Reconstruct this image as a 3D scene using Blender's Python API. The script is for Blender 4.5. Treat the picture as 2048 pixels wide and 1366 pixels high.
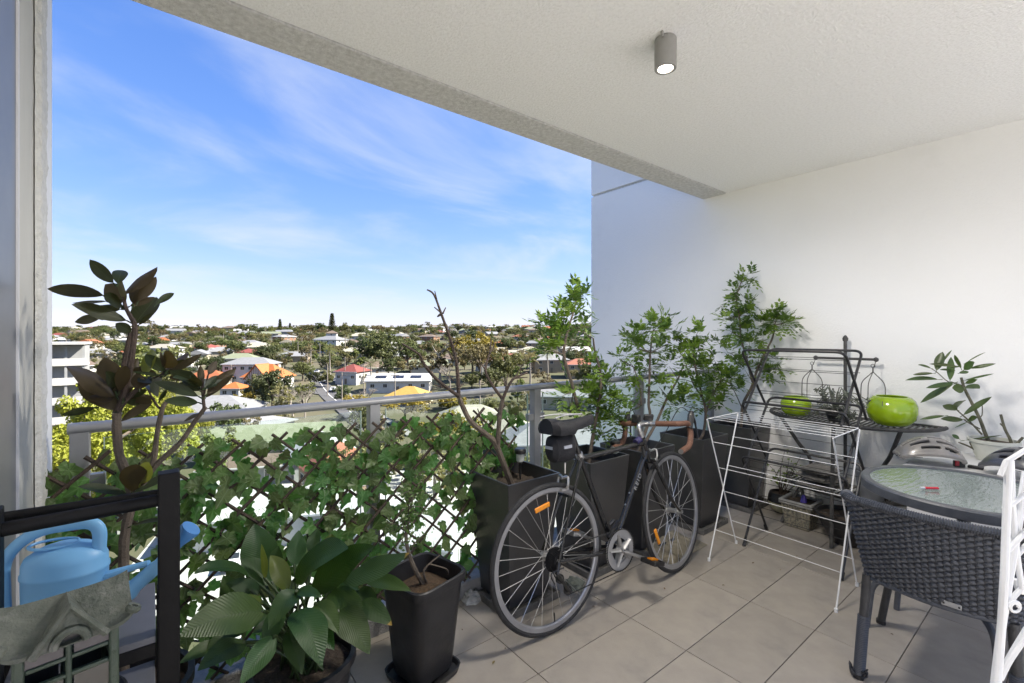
import bpy, math, random
from mathutils import Vector, Matrix, noise as mnoise
from math import sin, cos, pi, radians, sqrt, atan2, floor

for o in list(bpy.data.objects):
    bpy.data.objects.remove(o)
SC = bpy.context.scene
COL = SC.collection
V = Vector
rnd = random.Random(11)

# ------------------------------------------------------------------ camera
FPX, YAW, HORY, EYE = 920.0, radians(38.2), 672.0, 1.36
cam_d = bpy.data.cameras.new('camera')
cam_d.sensor_width = 36.0
cam_d.lens = FPX / 2048 * 36.0
cam_d.shift_y = -(683 - HORY) / 2048
cam_d.clip_start, cam_d.clip_end = 0.05, 9000
cam = bpy.data.objects.new('camera', cam_d)
COL.objects.link(cam)
cam.location = (0, 0, EYE)
cam.rotation_euler = (radians(90), 0, -YAW)
SC.camera = cam

# ------------------------------------------------------------------ sun, sky, exposure
SUN_EL, SUN_V = radians(44), V((0.85, -0.53, 0)).normalized()
sun_d = bpy.data.lights.new('sun', 'SUN')
sun_d.energy, sun_d.angle, sun_d.color = 2.4, radians(0.5), (1.0, 0.93, 0.82)
sun = bpy.data.objects.new('sun', sun_d)
COL.objects.link(sun)
sdir = V((SUN_V.x * cos(SUN_EL), SUN_V.y * cos(SUN_EL), sin(SUN_EL)))
sun.rotation_euler = (-sdir).to_track_quat('-Z', 'Y').to_euler()
sun.location = (0, -20, 40)

W = bpy.data.worlds.new('World')
SC.world = W
W.use_nodes = True
nt = W.node_tree
nt.nodes.clear()
def wn(t, **k):
    n = nt.nodes.new(t)
    for a, b in k.items(): setattr(n, a, b)
    return n
sky = wn('ShaderNodeTexSky')
sky.sky_type = 'NISHITA'
sky.sun_disc = False
sky.sun_elevation = SUN_EL
sky.sun_rotation = atan2(SUN_V.x, SUN_V.y)
sky.air_density, sky.dust_density, sky.ozone_density = 1.0, 0.3, 2.2
tc = wn('ShaderNodeTexCoord')
sep = wn('ShaderNodeSeparateXYZ')
nt.links.new(tc.outputs['Generated'], sep.inputs[0])
def wmath(op, a, b=None, clamp=False):
    n = wn('ShaderNodeMath', operation=op, use_clamp=clamp)
    for i, s in enumerate((a, b)):
        if s is None: continue
        if isinstance(s, (int, float)): n.inputs[i].default_value = s
        else: nt.links.new(s, n.inputs[i])
    return n.outputs[0]
den = wmath('ADD', wmath('MAXIMUM', sep.outputs['Z'], 0.0), 0.16)
cu = wmath('DIVIDE', sep.outputs['X'], den)
cv = wmath('DIVIDE', sep.outputs['Y'], den)
comb = wn('ShaderNodeCombineXYZ')
nt.links.new(cu, comb.inputs[0]); nt.links.new(cv, comb.inputs[1])
mp = wn('ShaderNodeMapping')
mp.inputs['Rotation'].default_value = (0, 0, radians(-12))
mp.inputs['Scale'].default_value = (0.7, 1.0, 1)
mp.inputs['Location'].default_value = (14.3, 6.1, 0)
nt.links.new(comb.outputs[0], mp.inputs[0])
n1 = wn('ShaderNodeTexNoise')
n1.inputs['Scale'].default_value = 1.15
n1.inputs['Detail'].default_value = 9
n1.inputs['Roughness'].default_value = 0.55
n1.inputs['Distortion'].default_value = 0.5
nt.links.new(mp.outputs[0], n1.inputs['Vector'])
rp = wn('ShaderNodeValToRGB')
rp.color_ramp.elements[0].position = 0.43
rp.color_ramp.elements[1].position = 0.76
rp.color_ramp.interpolation = 'EASE'
nt.links.new(n1.outputs[0], rp.inputs[0])
hs = wn('ShaderNodeHueSaturation')
hs.inputs['Saturation'].default_value = 1.12
tint = wn('ShaderNodeMix', data_type='RGBA', blend_type='MULTIPLY')
tint.inputs[0].default_value = 1.0
tint.inputs[7].default_value = (0.59, 0.585, 0.96, 1)
nt.links.new(sky.outputs[0], tint.inputs[6])
nt.links.new(tint.outputs[2], hs.inputs['Color'])
# bright horizon air rolls off instead of growing without limit
def vmath(op, a, b):
    n = wn('ShaderNodeVectorMath', operation=op)
    for i, q in enumerate((a, b)):
        if isinstance(q, tuple): n.inputs[i].default_value = q
        else: nt.links.new(q, n.inputs[i])
    return n.outputs[0]
roll = vmath('DIVIDE', hs.outputs[0], vmath('ADD', vmath('MULTIPLY', hs.outputs[0], (0.25, 0.25, 0.25)), (1.0, 1.0, 1.0)))
mix = wn('ShaderNodeMix', data_type='RGBA')
nt.links.new(wmath('MULTIPLY', rp.outputs[0], 0.66), mix.inputs[0])
nt.links.new(roll, mix.inputs[6])
mix.inputs[7].default_value = (1.65, 1.75, 1.95, 1)
bg = wn('ShaderNodeBackground')
bg.inputs['Strength'].default_value = 0.072
wo = wn('ShaderNodeOutputWorld')
nt.links.new(mix.outputs[2], bg.inputs[0])
nt.links.new(bg.outputs[0], wo.inputs[0])

vs = SC.view_settings
vs.view_transform, vs.look, vs.gamma, vs.use_curve_mapping = 'Standard', 'None', 1.0, False
vs.exposure = 2.9
SC.cycles.max_bounces = 10
SC.cycles.diffuse_bounces = 6
SC.cycles.transparent_max_bounces = 16
SC.cycles.caustics_reflective = SC.cycles.caustics_refractive = False

# ------------------------------------------------------------------ pixel (of the 2048 px photograph) to point in the place
FV = V((sin(YAW), cos(YAW), 0)); RV = V((cos(YAW), -sin(YAW), 0)); EYEV = V((0, 0, EYE))
def ray(x, y): return FV + RV * ((x - 1024) / FPX) + V((0, 0, (HORY - y) / FPX))
def FL(x, y, z=0.0):
    d = ray(x, y); return EYEV + d * ((z - EYE) / d.z)
def PY(x, y, Y):
    d = ray(x, y); return EYEV + d * (Y / d.y)
def PX(x, y, X):
    d = ray(x, y); return EYEV + d * (X / d.x)
def DP(x, y, D): return EYEV + ray(x, y) * D

# ------------------------------------------------------------------ materials
MATS = {}
def nodes_of(name):
    m = bpy.data.materials.new(name); m.use_nodes = True
    t = m.node_tree
    return m, t, t.nodes['Principled BSDF'], t.nodes['Material Output']
def lnk(t, a, b): t.links.new(a, b)
def M(name, col, rough=0.6, metal=0.0, col2=None, vs=4.0, bump=0.0, bs=60.0, spec=0.5, coat=0.0, detail=6.0,
      stain=None, ss=1.5, lo=0.35, hi=0.65, emit=None, estr=0.0, rvar=0.0, objrand=0.0, stretch=None):
    """procedural surface: two tones mixed by noise, optional stains, fine relief"""
    if name in MATS: return MATS[name]
    m, t, p, out = nodes_of(name)
    p.inputs['Base Color'].default_value = (*col, 1)
    p.inputs['Roughness'].default_value = rough
    p.inputs['Metallic'].default_value = metal
    p.inputs['Specular IOR Level'].default_value = spec
    p.inputs['Coat Weight'].default_value = coat
    tcn = t.nodes.new('ShaderNodeTexCoord')
    vec = tcn.outputs['Object']
    if stretch:
        mpn = t.nodes.new('ShaderNodeMapping'); mpn.inputs['Scale'].default_value = stretch
        lnk(t, vec, mpn.inputs[0]); vec = mpn.outputs[0]
    def nz(scale, det=detail, rg=0.6):
        n = t.nodes.new('ShaderNodeTexNoise'); n.inputs['Scale'].default_value = scale
        n.inputs['Detail'].default_value = det; n.inputs['Roughness'].default_value = rg
        lnk(t, vec, n.inputs['Vector']); return n
    def rmp(src, a, b):
        r = t.nodes.new('ShaderNodeMapRange'); r.inputs[1].default_value = a; r.inputs[2].default_value = b
        lnk(t, src, r.inputs[0]); return r.outputs[0]
    def mixc(fac, a, b):
        x = t.nodes.new('ShaderNodeMix'); x.data_type = 'RGBA'
        if isinstance(fac, float): x.inputs[0].default_value = fac
        else: lnk(t, fac, x.inputs[0])
        for i, s in ((6, a), (7, b)):
            if isinstance(s, tuple): x.inputs[i].default_value = (*s, 1)
            else: lnk(t, s, x.inputs[i])
        return x.outputs[2]
    c = None
    if col2 is not None:
        f = rmp(nz(vs).outputs[0], lo, hi)
        c = mixc(f, col, col2)
        if rvar:
            rr = t.nodes.new('ShaderNodeMapRange'); rr.inputs[3].default_value = rough - rvar; rr.inputs[4].default_value = rough + rvar
            lnk(t, f, rr.inputs[0]); lnk(t, rr.outputs[0], p.inputs['Roughness'])
    if stain is not None:
        f = rmp(nz(ss, 8.0, 0.7).outputs[0], 0.56, 0.74)
        c = mixc(f, c if c is not None else col, stain)
    if objrand:
        oi = t.nodes.new('ShaderNodeObjectInfo')
        h = t.nodes.new('ShaderNodeHueSaturation')
        r1 = t.nodes.new('ShaderNodeMapRange'); r1.inputs[3].default_value = 1 - objrand; r1.inputs[4].default_value = 1 + objrand
        lnk(t, oi.outputs['Random'], r1.inputs[0]); lnk(t, r1.outputs[0], h.inputs['Value'])
        if c is None: h.inputs['Color'].default_value = (*col, 1)
        else: lnk(t, c, h.inputs['Color'])
        c = h.outputs[0]
    if c is not None: lnk(t, c, p.inputs['Base Color'])
    if bump:
        b = t.nodes.new('ShaderNodeBump'); b.inputs['Strength'].default_value = min(1.0, bump)
        b.inputs['Distance'].default_value = 0.01
        lnk(t, nz(bs, 4.0).outputs[0], b.inputs['Height']); lnk(t, b.outputs[0], p.inputs['Normal'])
    if emit:
        p.inputs['Emission Color'].default_value = (*emit, 1); p.inputs['Emission Strength'].default_value = estr
    MATS[name] = m
    return m

def leaf_mat(name, col, col2, back=None, rough=0.45, transl=0.3, tcol=None, vs=6.0, veins=None, vcol=None, objrand=0.15, spec=0.5, bump=0.0, yellow=None):
    """two-sided leaf: tone noise, per-leaf variation, veins from the leaf's own UV, light let through"""
    if name in MATS: return MATS[name]
    m, t, p, out = nodes_of(name)
    N = t.nodes.new
    tcn = N('ShaderNodeTexCoord')
    nzn = N('ShaderNodeTexNoise'); nzn.inputs['Scale'].default_value = vs; nzn.inputs['Detail'].default_value = 4
    lnk(t, tcn.outputs['Object'], nzn.inputs['Vector'])
    mr = N('ShaderNodeMapRange'); mr.inputs[1].default_value = 0.35; mr.inputs[2].default_value = 0.65
    lnk(t, nzn.outputs[0], mr.inputs[0])
    def mixc(fac, a, b):
        x = N('ShaderNodeMix'); x.data_type = 'RGBA'
        lnk(t, fac, x.inputs[0])
        for i, s in ((6, a), (7, b)):
            if isinstance(s, tuple): x.inputs[i].default_value = (*s, 1)
            else: lnk(t, s, x.inputs[i])
        return x.outputs[2]
    def mth(op, a, b=None, clamp=False):
        n = N('ShaderNodeMath'); n.operation = op; n.use_clamp = clamp
        for i, s in enumerate((a, b)):
            if s is None: continue
            if isinstance(s, (int, float)): n.inputs[i].default_value = s
            else: lnk(t, s, n.inputs[i])
        return n.outputs[0]
    c = mixc(mr.outputs[0], col, col2)
    hgt = None
    if veins:
        sp = N('ShaderNodeSeparateXYZ'); lnk(t, tcn.outputs['UV'], sp.inputs[0])
        u, v = mth('SUBTRACT', sp.outputs[0], 0.5), sp.outputs[1]
        au = mth('ABSOLUTE', u)
        if veins == 'ivy':
            ang = mth('ARCTAN2', u, mth('SUBTRACT', v, 0.12)); aa = mth('ABSOLUTE', ang)
            rr = mth('SQRT', mth('ADD', mth('POWER', u, 2.0), mth('POWER', mth('SUBTRACT', v, 0.12), 2.0)))
            d = None
            for th in (0.0, 0.62, 1.35):
                e = mth('ABSOLUTE', mth('SUBTRACT', aa, th)); d = e if d is None else mth('MINIMUM', d, e)
            fac = mth('LESS_THAN', mth('MULTIPLY', d, rr), 0.012)
            c = mixc(mth('MULTIPLY', fac, 0.55), c, vcol)
        else:
            k, slope = veins
            st = mth('SINE', mth('MULTIPLY', mth('SUBTRACT', v, mth('MULTIPLY', au, slope)), k))
            hgt = st
            c = mixc(mth('MULTIPLY', mth('MAXIMUM', mth('SUBTRACT', st, 0.55), 0.0), 0.35), c, vcol)
            mid = mth('LESS_THAN', au, 0.018)
            c = mixc(mth('MULTIPLY', mid, 0.6), c, vcol)
    if yellow:
        sp2 = N('ShaderNodeSeparateXYZ'); lnk(t, tcn.outputs['UV'], sp2.inputs[0])
        f = mth('MULTIPLY', mth('GREATER_THAN', mth('ADD', sp2.outputs[1], mth('MULTIPLY', nzn.outputs[0], 0.3)), 1.06), 0.85)
        c = mixc(f, c, yellow)
    if objrand:
        oi = N('ShaderNodeObjectInfo'); h = N('ShaderNodeHueSaturation')
        r1 = N('ShaderNodeMapRange'); r1.inputs[3].default_value = 1 - objrand * 1.4; r1.inputs[4].default_value = 1 + objrand * 1.4
        lnk(t, oi.outputs['Random'], r1.inputs[0]); lnk(t, r1.outputs[0], h.inputs['Value'])
        r2 = N('ShaderNodeMapRange'); r2.inputs[3].default_value = 0.5 - objrand * 0.12; r2.inputs[4].default_value = 0.5 + objrand * 0.12
        w = mth('FRACT', mth('MULTIPLY', oi.outputs['Random'], 7.31)); lnk(t, w, r2.inputs[0]); lnk(t, r2.outputs[0], h.inputs['Hue'])
        lnk(t, c, h.inputs['Color']); c = h.outputs[0]
    top = c
    if back:
        g = N('ShaderNodeNewGeometry')
        c = mixc(g.outputs['Backfacing'], c, back)
    lnk(t, c, p.inputs['Base Color'])
    p.inputs['Roughness'].default_value = rough
    p.inputs['Specular IOR Level'].default_value = spec
    if hgt is not None and bump:
        b = N('ShaderNodeBump'); b.inputs['Strength'].default_value = bump; b.inputs['Distance'].default_value = 0.004
        lnk(t, hgt, b.inputs['Height']); lnk(t, b.outputs[0], p.inputs['Normal'])
    tr = N('ShaderNodeBsdfTranslucent')
    if tcol: tr.inputs[0].default_value = (*tcol, 1)
    else: lnk(t, top, tr.inputs[0])
    ms = N('ShaderNodeMixShader'); ms.inputs[0].default_value = transl
    lnk(t, p.outputs[0], ms.inputs[1]); lnk(t, tr.outputs[0], ms.inputs[2]); lnk(t, ms.outputs[0], out.inputs[0])
    MATS[name] = m
    return m

def glass_mat(name, tint=(0.9, 0.95, 0.93), refl=0.08, rough=0.0):
    """thin clear pane: see-through with a fresnel reflection"""
    if name in MATS: return MATS[name]
    m, t, p, out = nodes_of(name)
    t.nodes.remove(p)
    tr = t.nodes.new('ShaderNodeBsdfTransparent'); tr.inputs[0].default_value = (*tint, 1)
    gl = t.nodes.new('ShaderNodeBsdfGlossy'); gl.inputs['Roughness'].default_value = rough
    fr = t.nodes.new('ShaderNodeLayerWeight'); fr.inputs[0].default_value = 0.5
    pw = t.nodes.new('ShaderNodeMath'); pw.operation = 'POWER'; pw.inputs[1].default_value = 4.0; lnk(t, fr.outputs['Facing'], pw.inputs[0])
    ad = t.nodes.new('ShaderNodeMath'); ad.operation = 'MULTIPLY_ADD'; ad.inputs[1].default_value = 0.35; ad.inputs[2].default_value = 0.03; lnk(t, pw.outputs[0], ad.inputs[0])
    ms = t.nodes.new('ShaderNodeMixShader')
    lnk(t, ad.outputs[0], ms.inputs[0]); lnk(t, tr.outputs[0], ms.inputs[1]); lnk(t, gl.outputs[0], ms.inputs[2]); lnk(t, ms.outputs[0], out.inputs[0])
    MATS[name] = m
    return m

# ------------------------------------------------------------------ mesh building
ORG = {}
def link(o, parent=None):
    COL.objects.link(o)
    if parent is not None: o.parent = parent
    return o
def tag(o, label=None, cat=None, group=None, kind=None):
    if label: o['label'] = label
    if cat: o['category'] = cat
    if group: o['group'] = group
    if kind: o['kind'] = kind
    return o
def thing(name, label, cat, loc=(0, 0, 0), group=None, rz=0.0):
    o = bpy.data.objects.new(name, None)
    o.empty_display_size = 0.1
    link(o); o.location = loc; o.rotation_euler = (0, 0, rz)
    ORG[o.name] = V(loc)
    return tag(o, label, cat, group)

def frames(pts):
    """tangent and two normals at each point, carried along without twist"""
    out = []; n = len(pts); pn = None
    for i in range(n):
        a = pts[max(0, i - 1)]; b = pts[min(n - 1, i + 1)]
        t = (b - a)
        t = t.normalized() if t.length > 1e-9 else V((0, 0, 1))
        if pn is None:
            up = V((0, 0, 1)) if abs(t.z) < 0.9 else V((1, 0, 0))
            pn = t.cross(up).normalized()
        else:
            pn = (pn - t * pn.dot(t))
            pn = pn.normalized() if pn.length > 1e-9 else t.orthogonal().normalized()
        out.append((t, pn, t.cross(pn)))
    return out

class MB:
    def __init__(s): s.v = []; s.f = []; s.uv = {}
    def add(s, vs, fs):
        b = len(s.v); s.v.extend(V(x) for x in vs); s.f.extend(tuple(i + b for i in q) for q in fs); return b
    def box(s, c, d, R=None):
        c = V(c); h = V(d) / 2; R = R or Matrix.Identity(3)
        vs = [c + R @ V((x * h.x, y * h.y, z * h.z)) for x in (-1, 1) for y in (-1, 1) for z in (-1, 1)]
        s.add(vs, [(0, 1, 3, 2), (4, 6, 7, 5), (0, 4, 5, 1), (2, 3, 7, 6), (0, 2, 6, 4), (1, 5, 7, 3)]); return s
    def tube(s, pts, r, n=8, caps=True, closed=False, flat=1.0):
        pts = [V(p) for p in pts]; k = len(pts)
        rs = [r] * k if isinstance(r, (int, float)) else list(r)
        fr = frames(pts)
        if closed:
            fr = []
            for i in range(k):
                t = (pts[(i + 1) % k] - pts[i - 1]).normalized(); fr.append([t, None, None])
            pn = fr[0][0].orthogonal().normalized()
            for q in fr:
                pn = (pn - q[0] * pn.dot(q[0])).normalized(); q[1] = pn; q[2] = q[0].cross(pn)
        vs = []
        for p, (t, a, b), q in zip(pts, fr, rs):
            for j in range(n):
                w = 2 * pi * j / n
                vs.append(p + a * (cos(w) * q) + b * (sin(w) * q * flat))
        fs = []
        for i in range(k if closed else k - 1):
            i2 = (i + 1) % k
            for j in range(n):
                j2 = (j + 1) % n
                fs.append((i * n + j, i * n + j2, i2 * n + j2, i2 * n + j))
        if caps and not closed:
            fs.append(tuple(range(n - 1, -1, -1))); fs.append(tuple((k - 1) * n + j for j in range(n)))
        s.add(vs, fs); return s
    def lathe(s, prof, n=24, c=(0, 0, 0), R=None, cap0=True, cap1=True, sq=None):
        c = V(c); R = R or Matrix.Identity(3); vs = []
        for (r, z) in prof:
            for j in range(n):
                w = 2 * pi * j / n
                x, y = cos(w), sin(w)
                if sq:
                    k = (abs(x) ** sq + abs(y) ** sq) ** (-1.0 / sq); x *= k; y *= k
                vs.append(c + R @ V((x * r, y * r, z)))
        fs = [(i * n + j, i * n + (j + 1) % n, (i + 1) * n + (j + 1) % n, (i + 1) * n + j) for i in range(len(prof) - 1) for j in range(n)]
        if cap0: fs.append(tuple(range(n - 1, -1, -1)))
        if cap1: fs.append(tuple((len(prof) - 1) * n + j for j in range(n)))
        s.add(vs, fs); return s
    def quad(s, *p): s.add(p, [tuple(range(len(p)))]); return s
    def taper(s, c, a, b, h, z0=0.0, n=None):
        """square frustum: half size a at the bottom, b at the top"""
        c = V(c)
        vs = [c + V((sx * q, sy * q, z)) for q, z in ((a, z0), (b, z0 + h)) for sx, sy in ((-1, -1), (1, -1), (1, 1), (-1, 1))]
        s.add(vs, [(3, 2, 1, 0), (4, 5, 6, 7), (0, 1, 5, 4), (1, 2, 6, 5), (2, 3, 7, 6), (3, 0, 4, 7)]); return s
    def mesh(s, name, mat, off=V((0, 0, 0)), smooth=True):
        me = bpy.data.meshes.new(name)
        me.from_pydata([tuple(q - off) for q in s.v], [], s.f)
        if smooth:
            me.polygons.foreach_set('use_smooth', [True] * len(me.polygons))
            try: me.set_sharp_from_angle(angle=radians(35))
            except Exception: pass
        if s.uv:
            lay = me.uv_layers.new(name='UVMap')
            for l in me.loops:
                lay.data[l.index].uv = s.uv.get(l.vertex_index, (0.5, 0.5))
        me.materials.append(mat)
        me.update()
        return me
    def blade(s, base, tip, width, arch=V((0, 0, 0)), nrm=V((0, -1, 0)), fold=0.25, nseg=9, ncr=4, peak=0.42, sharp=1.0, wave=0.0, stalk=0.0):
        '''a leaf blade: mid line bowed by arch, folded along it, UV u across and v along'''
        base, tip = V(base), V(tip); b0 = len(s.v)
        ctrl = (base + tip) / 2 + V(arch)
        ph = rnd.uniform(0, 6.28)
        for i in range(nseg + 1):
            t = i / nseg
            p = base * (1 - t) ** 2 + ctrl * (2 * t * (1 - t)) + tip * t * t
            d = ((ctrl - base) * (2 * (1 - t)) + (tip - ctrl) * (2 * t)).normalized()
            sd = d.cross(V(nrm)); sd = sd.normalized() if sd.length > 1e-5 else d.orthogonal().normalized()
            up = sd.cross(d)
            e = math.log(0.5) / math.log(peak)
            w = width * 0.5 * max(0.0, sin(pi * min(1.0, t ** e))) ** (0.75 * sharp) + width * 0.012
            for j in range(-ncr // 2, ncr // 2 + 1):
                u = j / (ncr / 2)
                off = sd * (u * w) + up * (abs(u) * w * fold + sin(t * 9 + ph + (1.5 if u > 0 else 0)) * wave * abs(u) * w)
                s.uv[len(s.v)] = (0.5 + u * 0.5 * (w / (width * 0.5)), t)
                s.v.append(p + off)
        n = ncr + 1
        for i in range(nseg):
            for j in range(ncr):
                s.f.append((b0 + i * n + j, b0 + i * n + j + 1, b0 + (i + 1) * n + j + 1, b0 + (i + 1) * n + j))
        return s
    def build(s, name, mat, parent=None, local=False, smooth=True, bevel=0.0, kind=None, label=None):
        off = V((0, 0, 0)) if (local or parent is None) else ORG.get(parent.name, V((0, 0, 0)))
        o = bpy.data.objects.new(name, s.mesh(name, mat, off, smooth))
        link(o, parent)
        ORG[o.name] = off
        if bevel: bev(o, bevel)
        if kind: o['kind'] = kind
        if label: o['label'] = label
        return o
    def single(s, name, mat, label=None, cat=None, group=None, kind=None, smooth=True, bevel=0.0):
        """a thing that is one mesh; its origin goes to the middle of its base"""
        xs = [q.x for q in s.v]; ys = [q.y for q in s.v]; zs = [q.z for q in s.v]
        off = V(((min(xs) + max(xs)) / 2, (min(ys) + max(ys)) / 2, min(zs)))
        o = bpy.data.objects.new(name, s.mesh(name, mat, off, smooth))
        link(o); o.location = off; ORG[o.name] = off
        if bevel: bev(o, bevel)
        return tag(o, label, cat, group, kind)
def bev(o, w, seg=2):
    m = o.modifiers.new('edge', 'BEVEL'); m.width = w; m.segments = seg; m.limit_method = 'ANGLE'; m.angle_limit = radians(40)
def child(name, me, parent, loc=(0, 0, 0), rot=(0, 0, 0), scale=(1, 1, 1)):
    o = bpy.data.objects.new(name, me); link(o, parent)
    o.location = loc; o.rotation_euler = rot; o.scale = scale
    ORG[o.name] = ORG.get(parent.name, V((0, 0, 0))) if parent else V(loc)
    return o
def arc(c, r, a0, a1, n, ax=V((1, 0, 0)), ay=V((0, 0, 1))):
    c = V(c); return [c + ax * (cos(a0 + (a1 - a0) * i / n) * r) + ay * (sin(a0 + (a1 - a0) * i / n) * r) for i in range(n + 1)]
def smooth_path(pts, n=6):
    """Catmull-Rom through the points"""
    pts = [V(p) for p in pts]; out = []
    for i in range(len(pts) - 1):
        p0 = pts[max(0, i - 1)]; p1 = pts[i]; p2 = pts[i + 1]; p3 = pts[min(len(pts) - 1, i + 2)]
        for k in range(n):
            t = k / n
            out.append(0.5 * ((2 * p1) + (p2 - p0) * t + (2 * p0 - 5 * p1 + 4 * p2 - p3) * t * t + (3 * p1 - p0 - 3 * p2 + p3) * t ** 3))
    out.append(pts[-1]); return out
def round_path(pts, r, n=5):
    """polyline with its corners rounded to radius about r"""
    pts = [V(p) for p in pts]; out = [pts[0]]
    for i in range(1, len(pts) - 1):
        a, b, c = pts[i - 1], pts[i], pts[i + 1]
        u = (a - b); w = (c - b); q = min(r, u.length * 0.49, w.length * 0.49)
        p = b + u.normalized() * q; s_ = b + w.normalized() * q
        for k in range(n + 1):
            t = k / n; out.append(p * (1 - t) ** 2 + b * (2 * t * (1 - t)) + s_ * t * t)
    out.append(pts[-1]); return out
def lerp(a, b, t): return a + (b - a) * t
def rot_to(direction, up=V((0, 0, 1))):
    """matrix whose local Y runs along direction and local Z is as near up as can be"""
    y = V(direction).normalized(); x = y.cross(up)
    if x.length < 1e-5: x = y.orthogonal()
    x.normalize(); z = x.cross(y)
    return Matrix((x, y, z)).transposed()

# ================================================================== the balcony shell
m_render = M('white_render', (0.88, 0.88, 0.875), 0.75, col2=(0.86, 0.86, 0.855), vs=1.3, bump=0.35, bs=95, stain=(0.80, 0.80, 0.79), ss=0.9)
m_ceil = M('ceiling_texture', (0.90, 0.90, 0.895), 0.85, col2=(0.83, 0.83, 0.82), vs=70, bump=0.75, bs=95, lo=0.44, hi=0.66)
m_edge = M('bare_concrete_soffit', (0.72, 0.715, 0.70), 0.9, col2=(0.52, 0.515, 0.50), vs=40, bump=0.9, bs=120, stain=(0.60, 0.60, 0.58), ss=3)
m_grout = M('grout', (0.15, 0.138, 0.122), 0.9, bump=0.4, bs=200)
m_tile = M('porcelain_tile', (0.350, 0.315, 0.272), 0.5, col2=(0.305, 0.276, 0.240), vs=7, bump=0.12, bs=220, objrand=0.05, stain=(0.245, 0.228, 0.205), ss=3.2, rvar=0.08)
m_conc = M('kerb_concrete', (0.27, 0.265, 0.255), 0.85, col2=(0.20, 0.195, 0.19), vs=18, bump=0.7, bs=140)
m_alu = M('grey_powder_coat', (0.27, 0.275, 0.285), 0.38, col2=(0.235, 0.24, 0.25), vs=9, rvar=0.06)
m_alu2 = M('dark_window_frame', (0.19, 0.195, 0.205), 0.4, col2=(0.16, 0.165, 0.175), vs=5)
m_glass = glass_mat('clear_glass')
XR, XL, YB, YO = 3.96, -0.27, -1.6, 2.25

fb = MB().box(((XL + XR) / 2, (YB + 2.02) / 2, -0.131), (XR - XL, 2.02 - YB, 0.25))
floor_o = fb.single('balcony_floor', m_grout, kind='structure', smooth=False)
tile_me = MB().box((0, 0, 0), (0.5905, 0.2895, 0.012)).mesh('tile', m_tile, smooth=False)
i0, i1 = int(math.ceil((XL - 1.229) / 0.594)) - 1, int(floor((XR - 1.229) / 0.594))
for i in range(i0, i1 + 1):
    for j in range(-3, 11):
        x0, x1 = max(XL + .002, 1.2305 + .594 * i), min(XR - .002, 1.2305 + .594 * i + .5905)
        y1, y0 = min(2.018, 1.3895 + .293 * (1 - j) ), max(YB + .002, 1.3895 + .293 * (1 - j) - .2895)
        if x1 - x0 < .02 or y1 - y0 < .02: continue
        fx, fy = (x1 - x0) / .5905, (y1 - y0) / .2895
        t = child('tile', tile_me, floor_o, V(((x0 + x1) / 2, (y0 + y1) / 2, -0.0062 + rnd.uniform(-.0004, .0004))) - floor_o.location, scale=(fx, fy, 1))
        t.modifiers.new('edge', 'BEVEL').width = 0.0012

kerb = MB().box(((XL + XR) / 2, 2.1355, -0.09), (XR - XL, 0.229, 0.34)).single('kerb', m_conc, kind='structure', bevel=.008)
cl = MB().box((1.6, (YB + 2.0) / 2, 2.762), (6.2, 2.0 - YB, 0.30)).single('ceiling', m_ceil, kind='structure', smooth=False)
be = MB()
be.box((1.6, 2.1115, 2.755), (6.2, 0.211, 0.30))
be.box((1.6, 2.003, 2.765), (6.2, 0.006, 0.29))
be.single('ceiling_edge', m_edge, kind='structure', smooth=False, bevel=.004)

MB().box((2.0, -4.62, -.16), (13, 6.0, .30)).single('roof_terrace', M('pale_terrace_paving', (.61, .62, .64), .8, col2=(.56, .57, .59), vs=2, bump=.2, bs=60), kind='structure', smooth=False)  # pale slab added behind the camera, out of view, to bounce sunlight onto the ceiling
rw = thing('rendered_wall', 'tall smooth white rendered wall rising beside the planters and plant rack', 'wall', (XR + .1, 1, 0))
MB().box((XR + .1, (YB + 3.57) / 2, -8.53), (0.2, 3.57 - YB, 22.94)).build('lower_panel', m_render, rw, smooth=False, bevel=.004)
MB().box((XR + .112, (YB + 3.57) / 2, 2.952), (0.176, 3.57 - YB - .02, 0.024)).build('shadow_groove', m_edge, rw, smooth=False)
MB().box((XR + .1, (YB + 3.57) / 2, 4.98), (0.2, 3.57 - YB, 4.03)).build('upper_panel', m_render, rw, smooth=False, bevel=.004)

# left: end of the wall with the door frame let into it
lw = thing('door_wall_end', 'pale wall end with rough render edge beside the grey door frame', 'wall', (XL - .1, 2.0, 0))
m_beige = M('beige_render', (0.56, 0.55, 0.50), 0.8, col2=(0.47, 0.465, 0.42), vs=3, bump=0.2, bs=60, stain=(0.38, 0.38, 0.35), ss=2.2, stretch=(1, 1, .3))
m_rough = M('rough_render_edge', (0.70, 0.70, 0.67), 0.9, col2=(0.60, 0.60, 0.57), vs=40, bump=1.0, bs=70)
MB().box((XL - .1, 1.83, 1.0), (0.2, 0.22, 3.2)).build('wall_reveal', m_beige, lw, smooth=False)
re_ = MB()
n, mcol = 420, 9
for k in range(n + 1):
    z = -.6 + 3.2 * k / n
    for q in range(mcol + 1):
        t = q / mcol
        nz_ = mnoise.noise(V((t * 4, z * 26, 1.7))) * .5 + mnoise.noise(V((t * 9, z * 70, 6.1))) * .35
        ed = 4 * t * (1 - t)
        yo_ = mnoise.noise(V((z * 18, 3.3 if q < 4 else 8.8, 0))) * .007 * (1 - ed)
        re_.v.append(V((XL + .003 + .012 * min(1, ed * 2.5) + .008 * nz_ * min(1, ed * 3), 1.938 + .124 * t + yo_, z)))
re_.f = [(k * (mcol + 1) + q, k * (mcol + 1) + q + 1, (k + 1) * (mcol + 1) + q + 1, (k + 1) * (mcol + 1) + q) for k in range(n) for q in range(mcol)]
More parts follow.
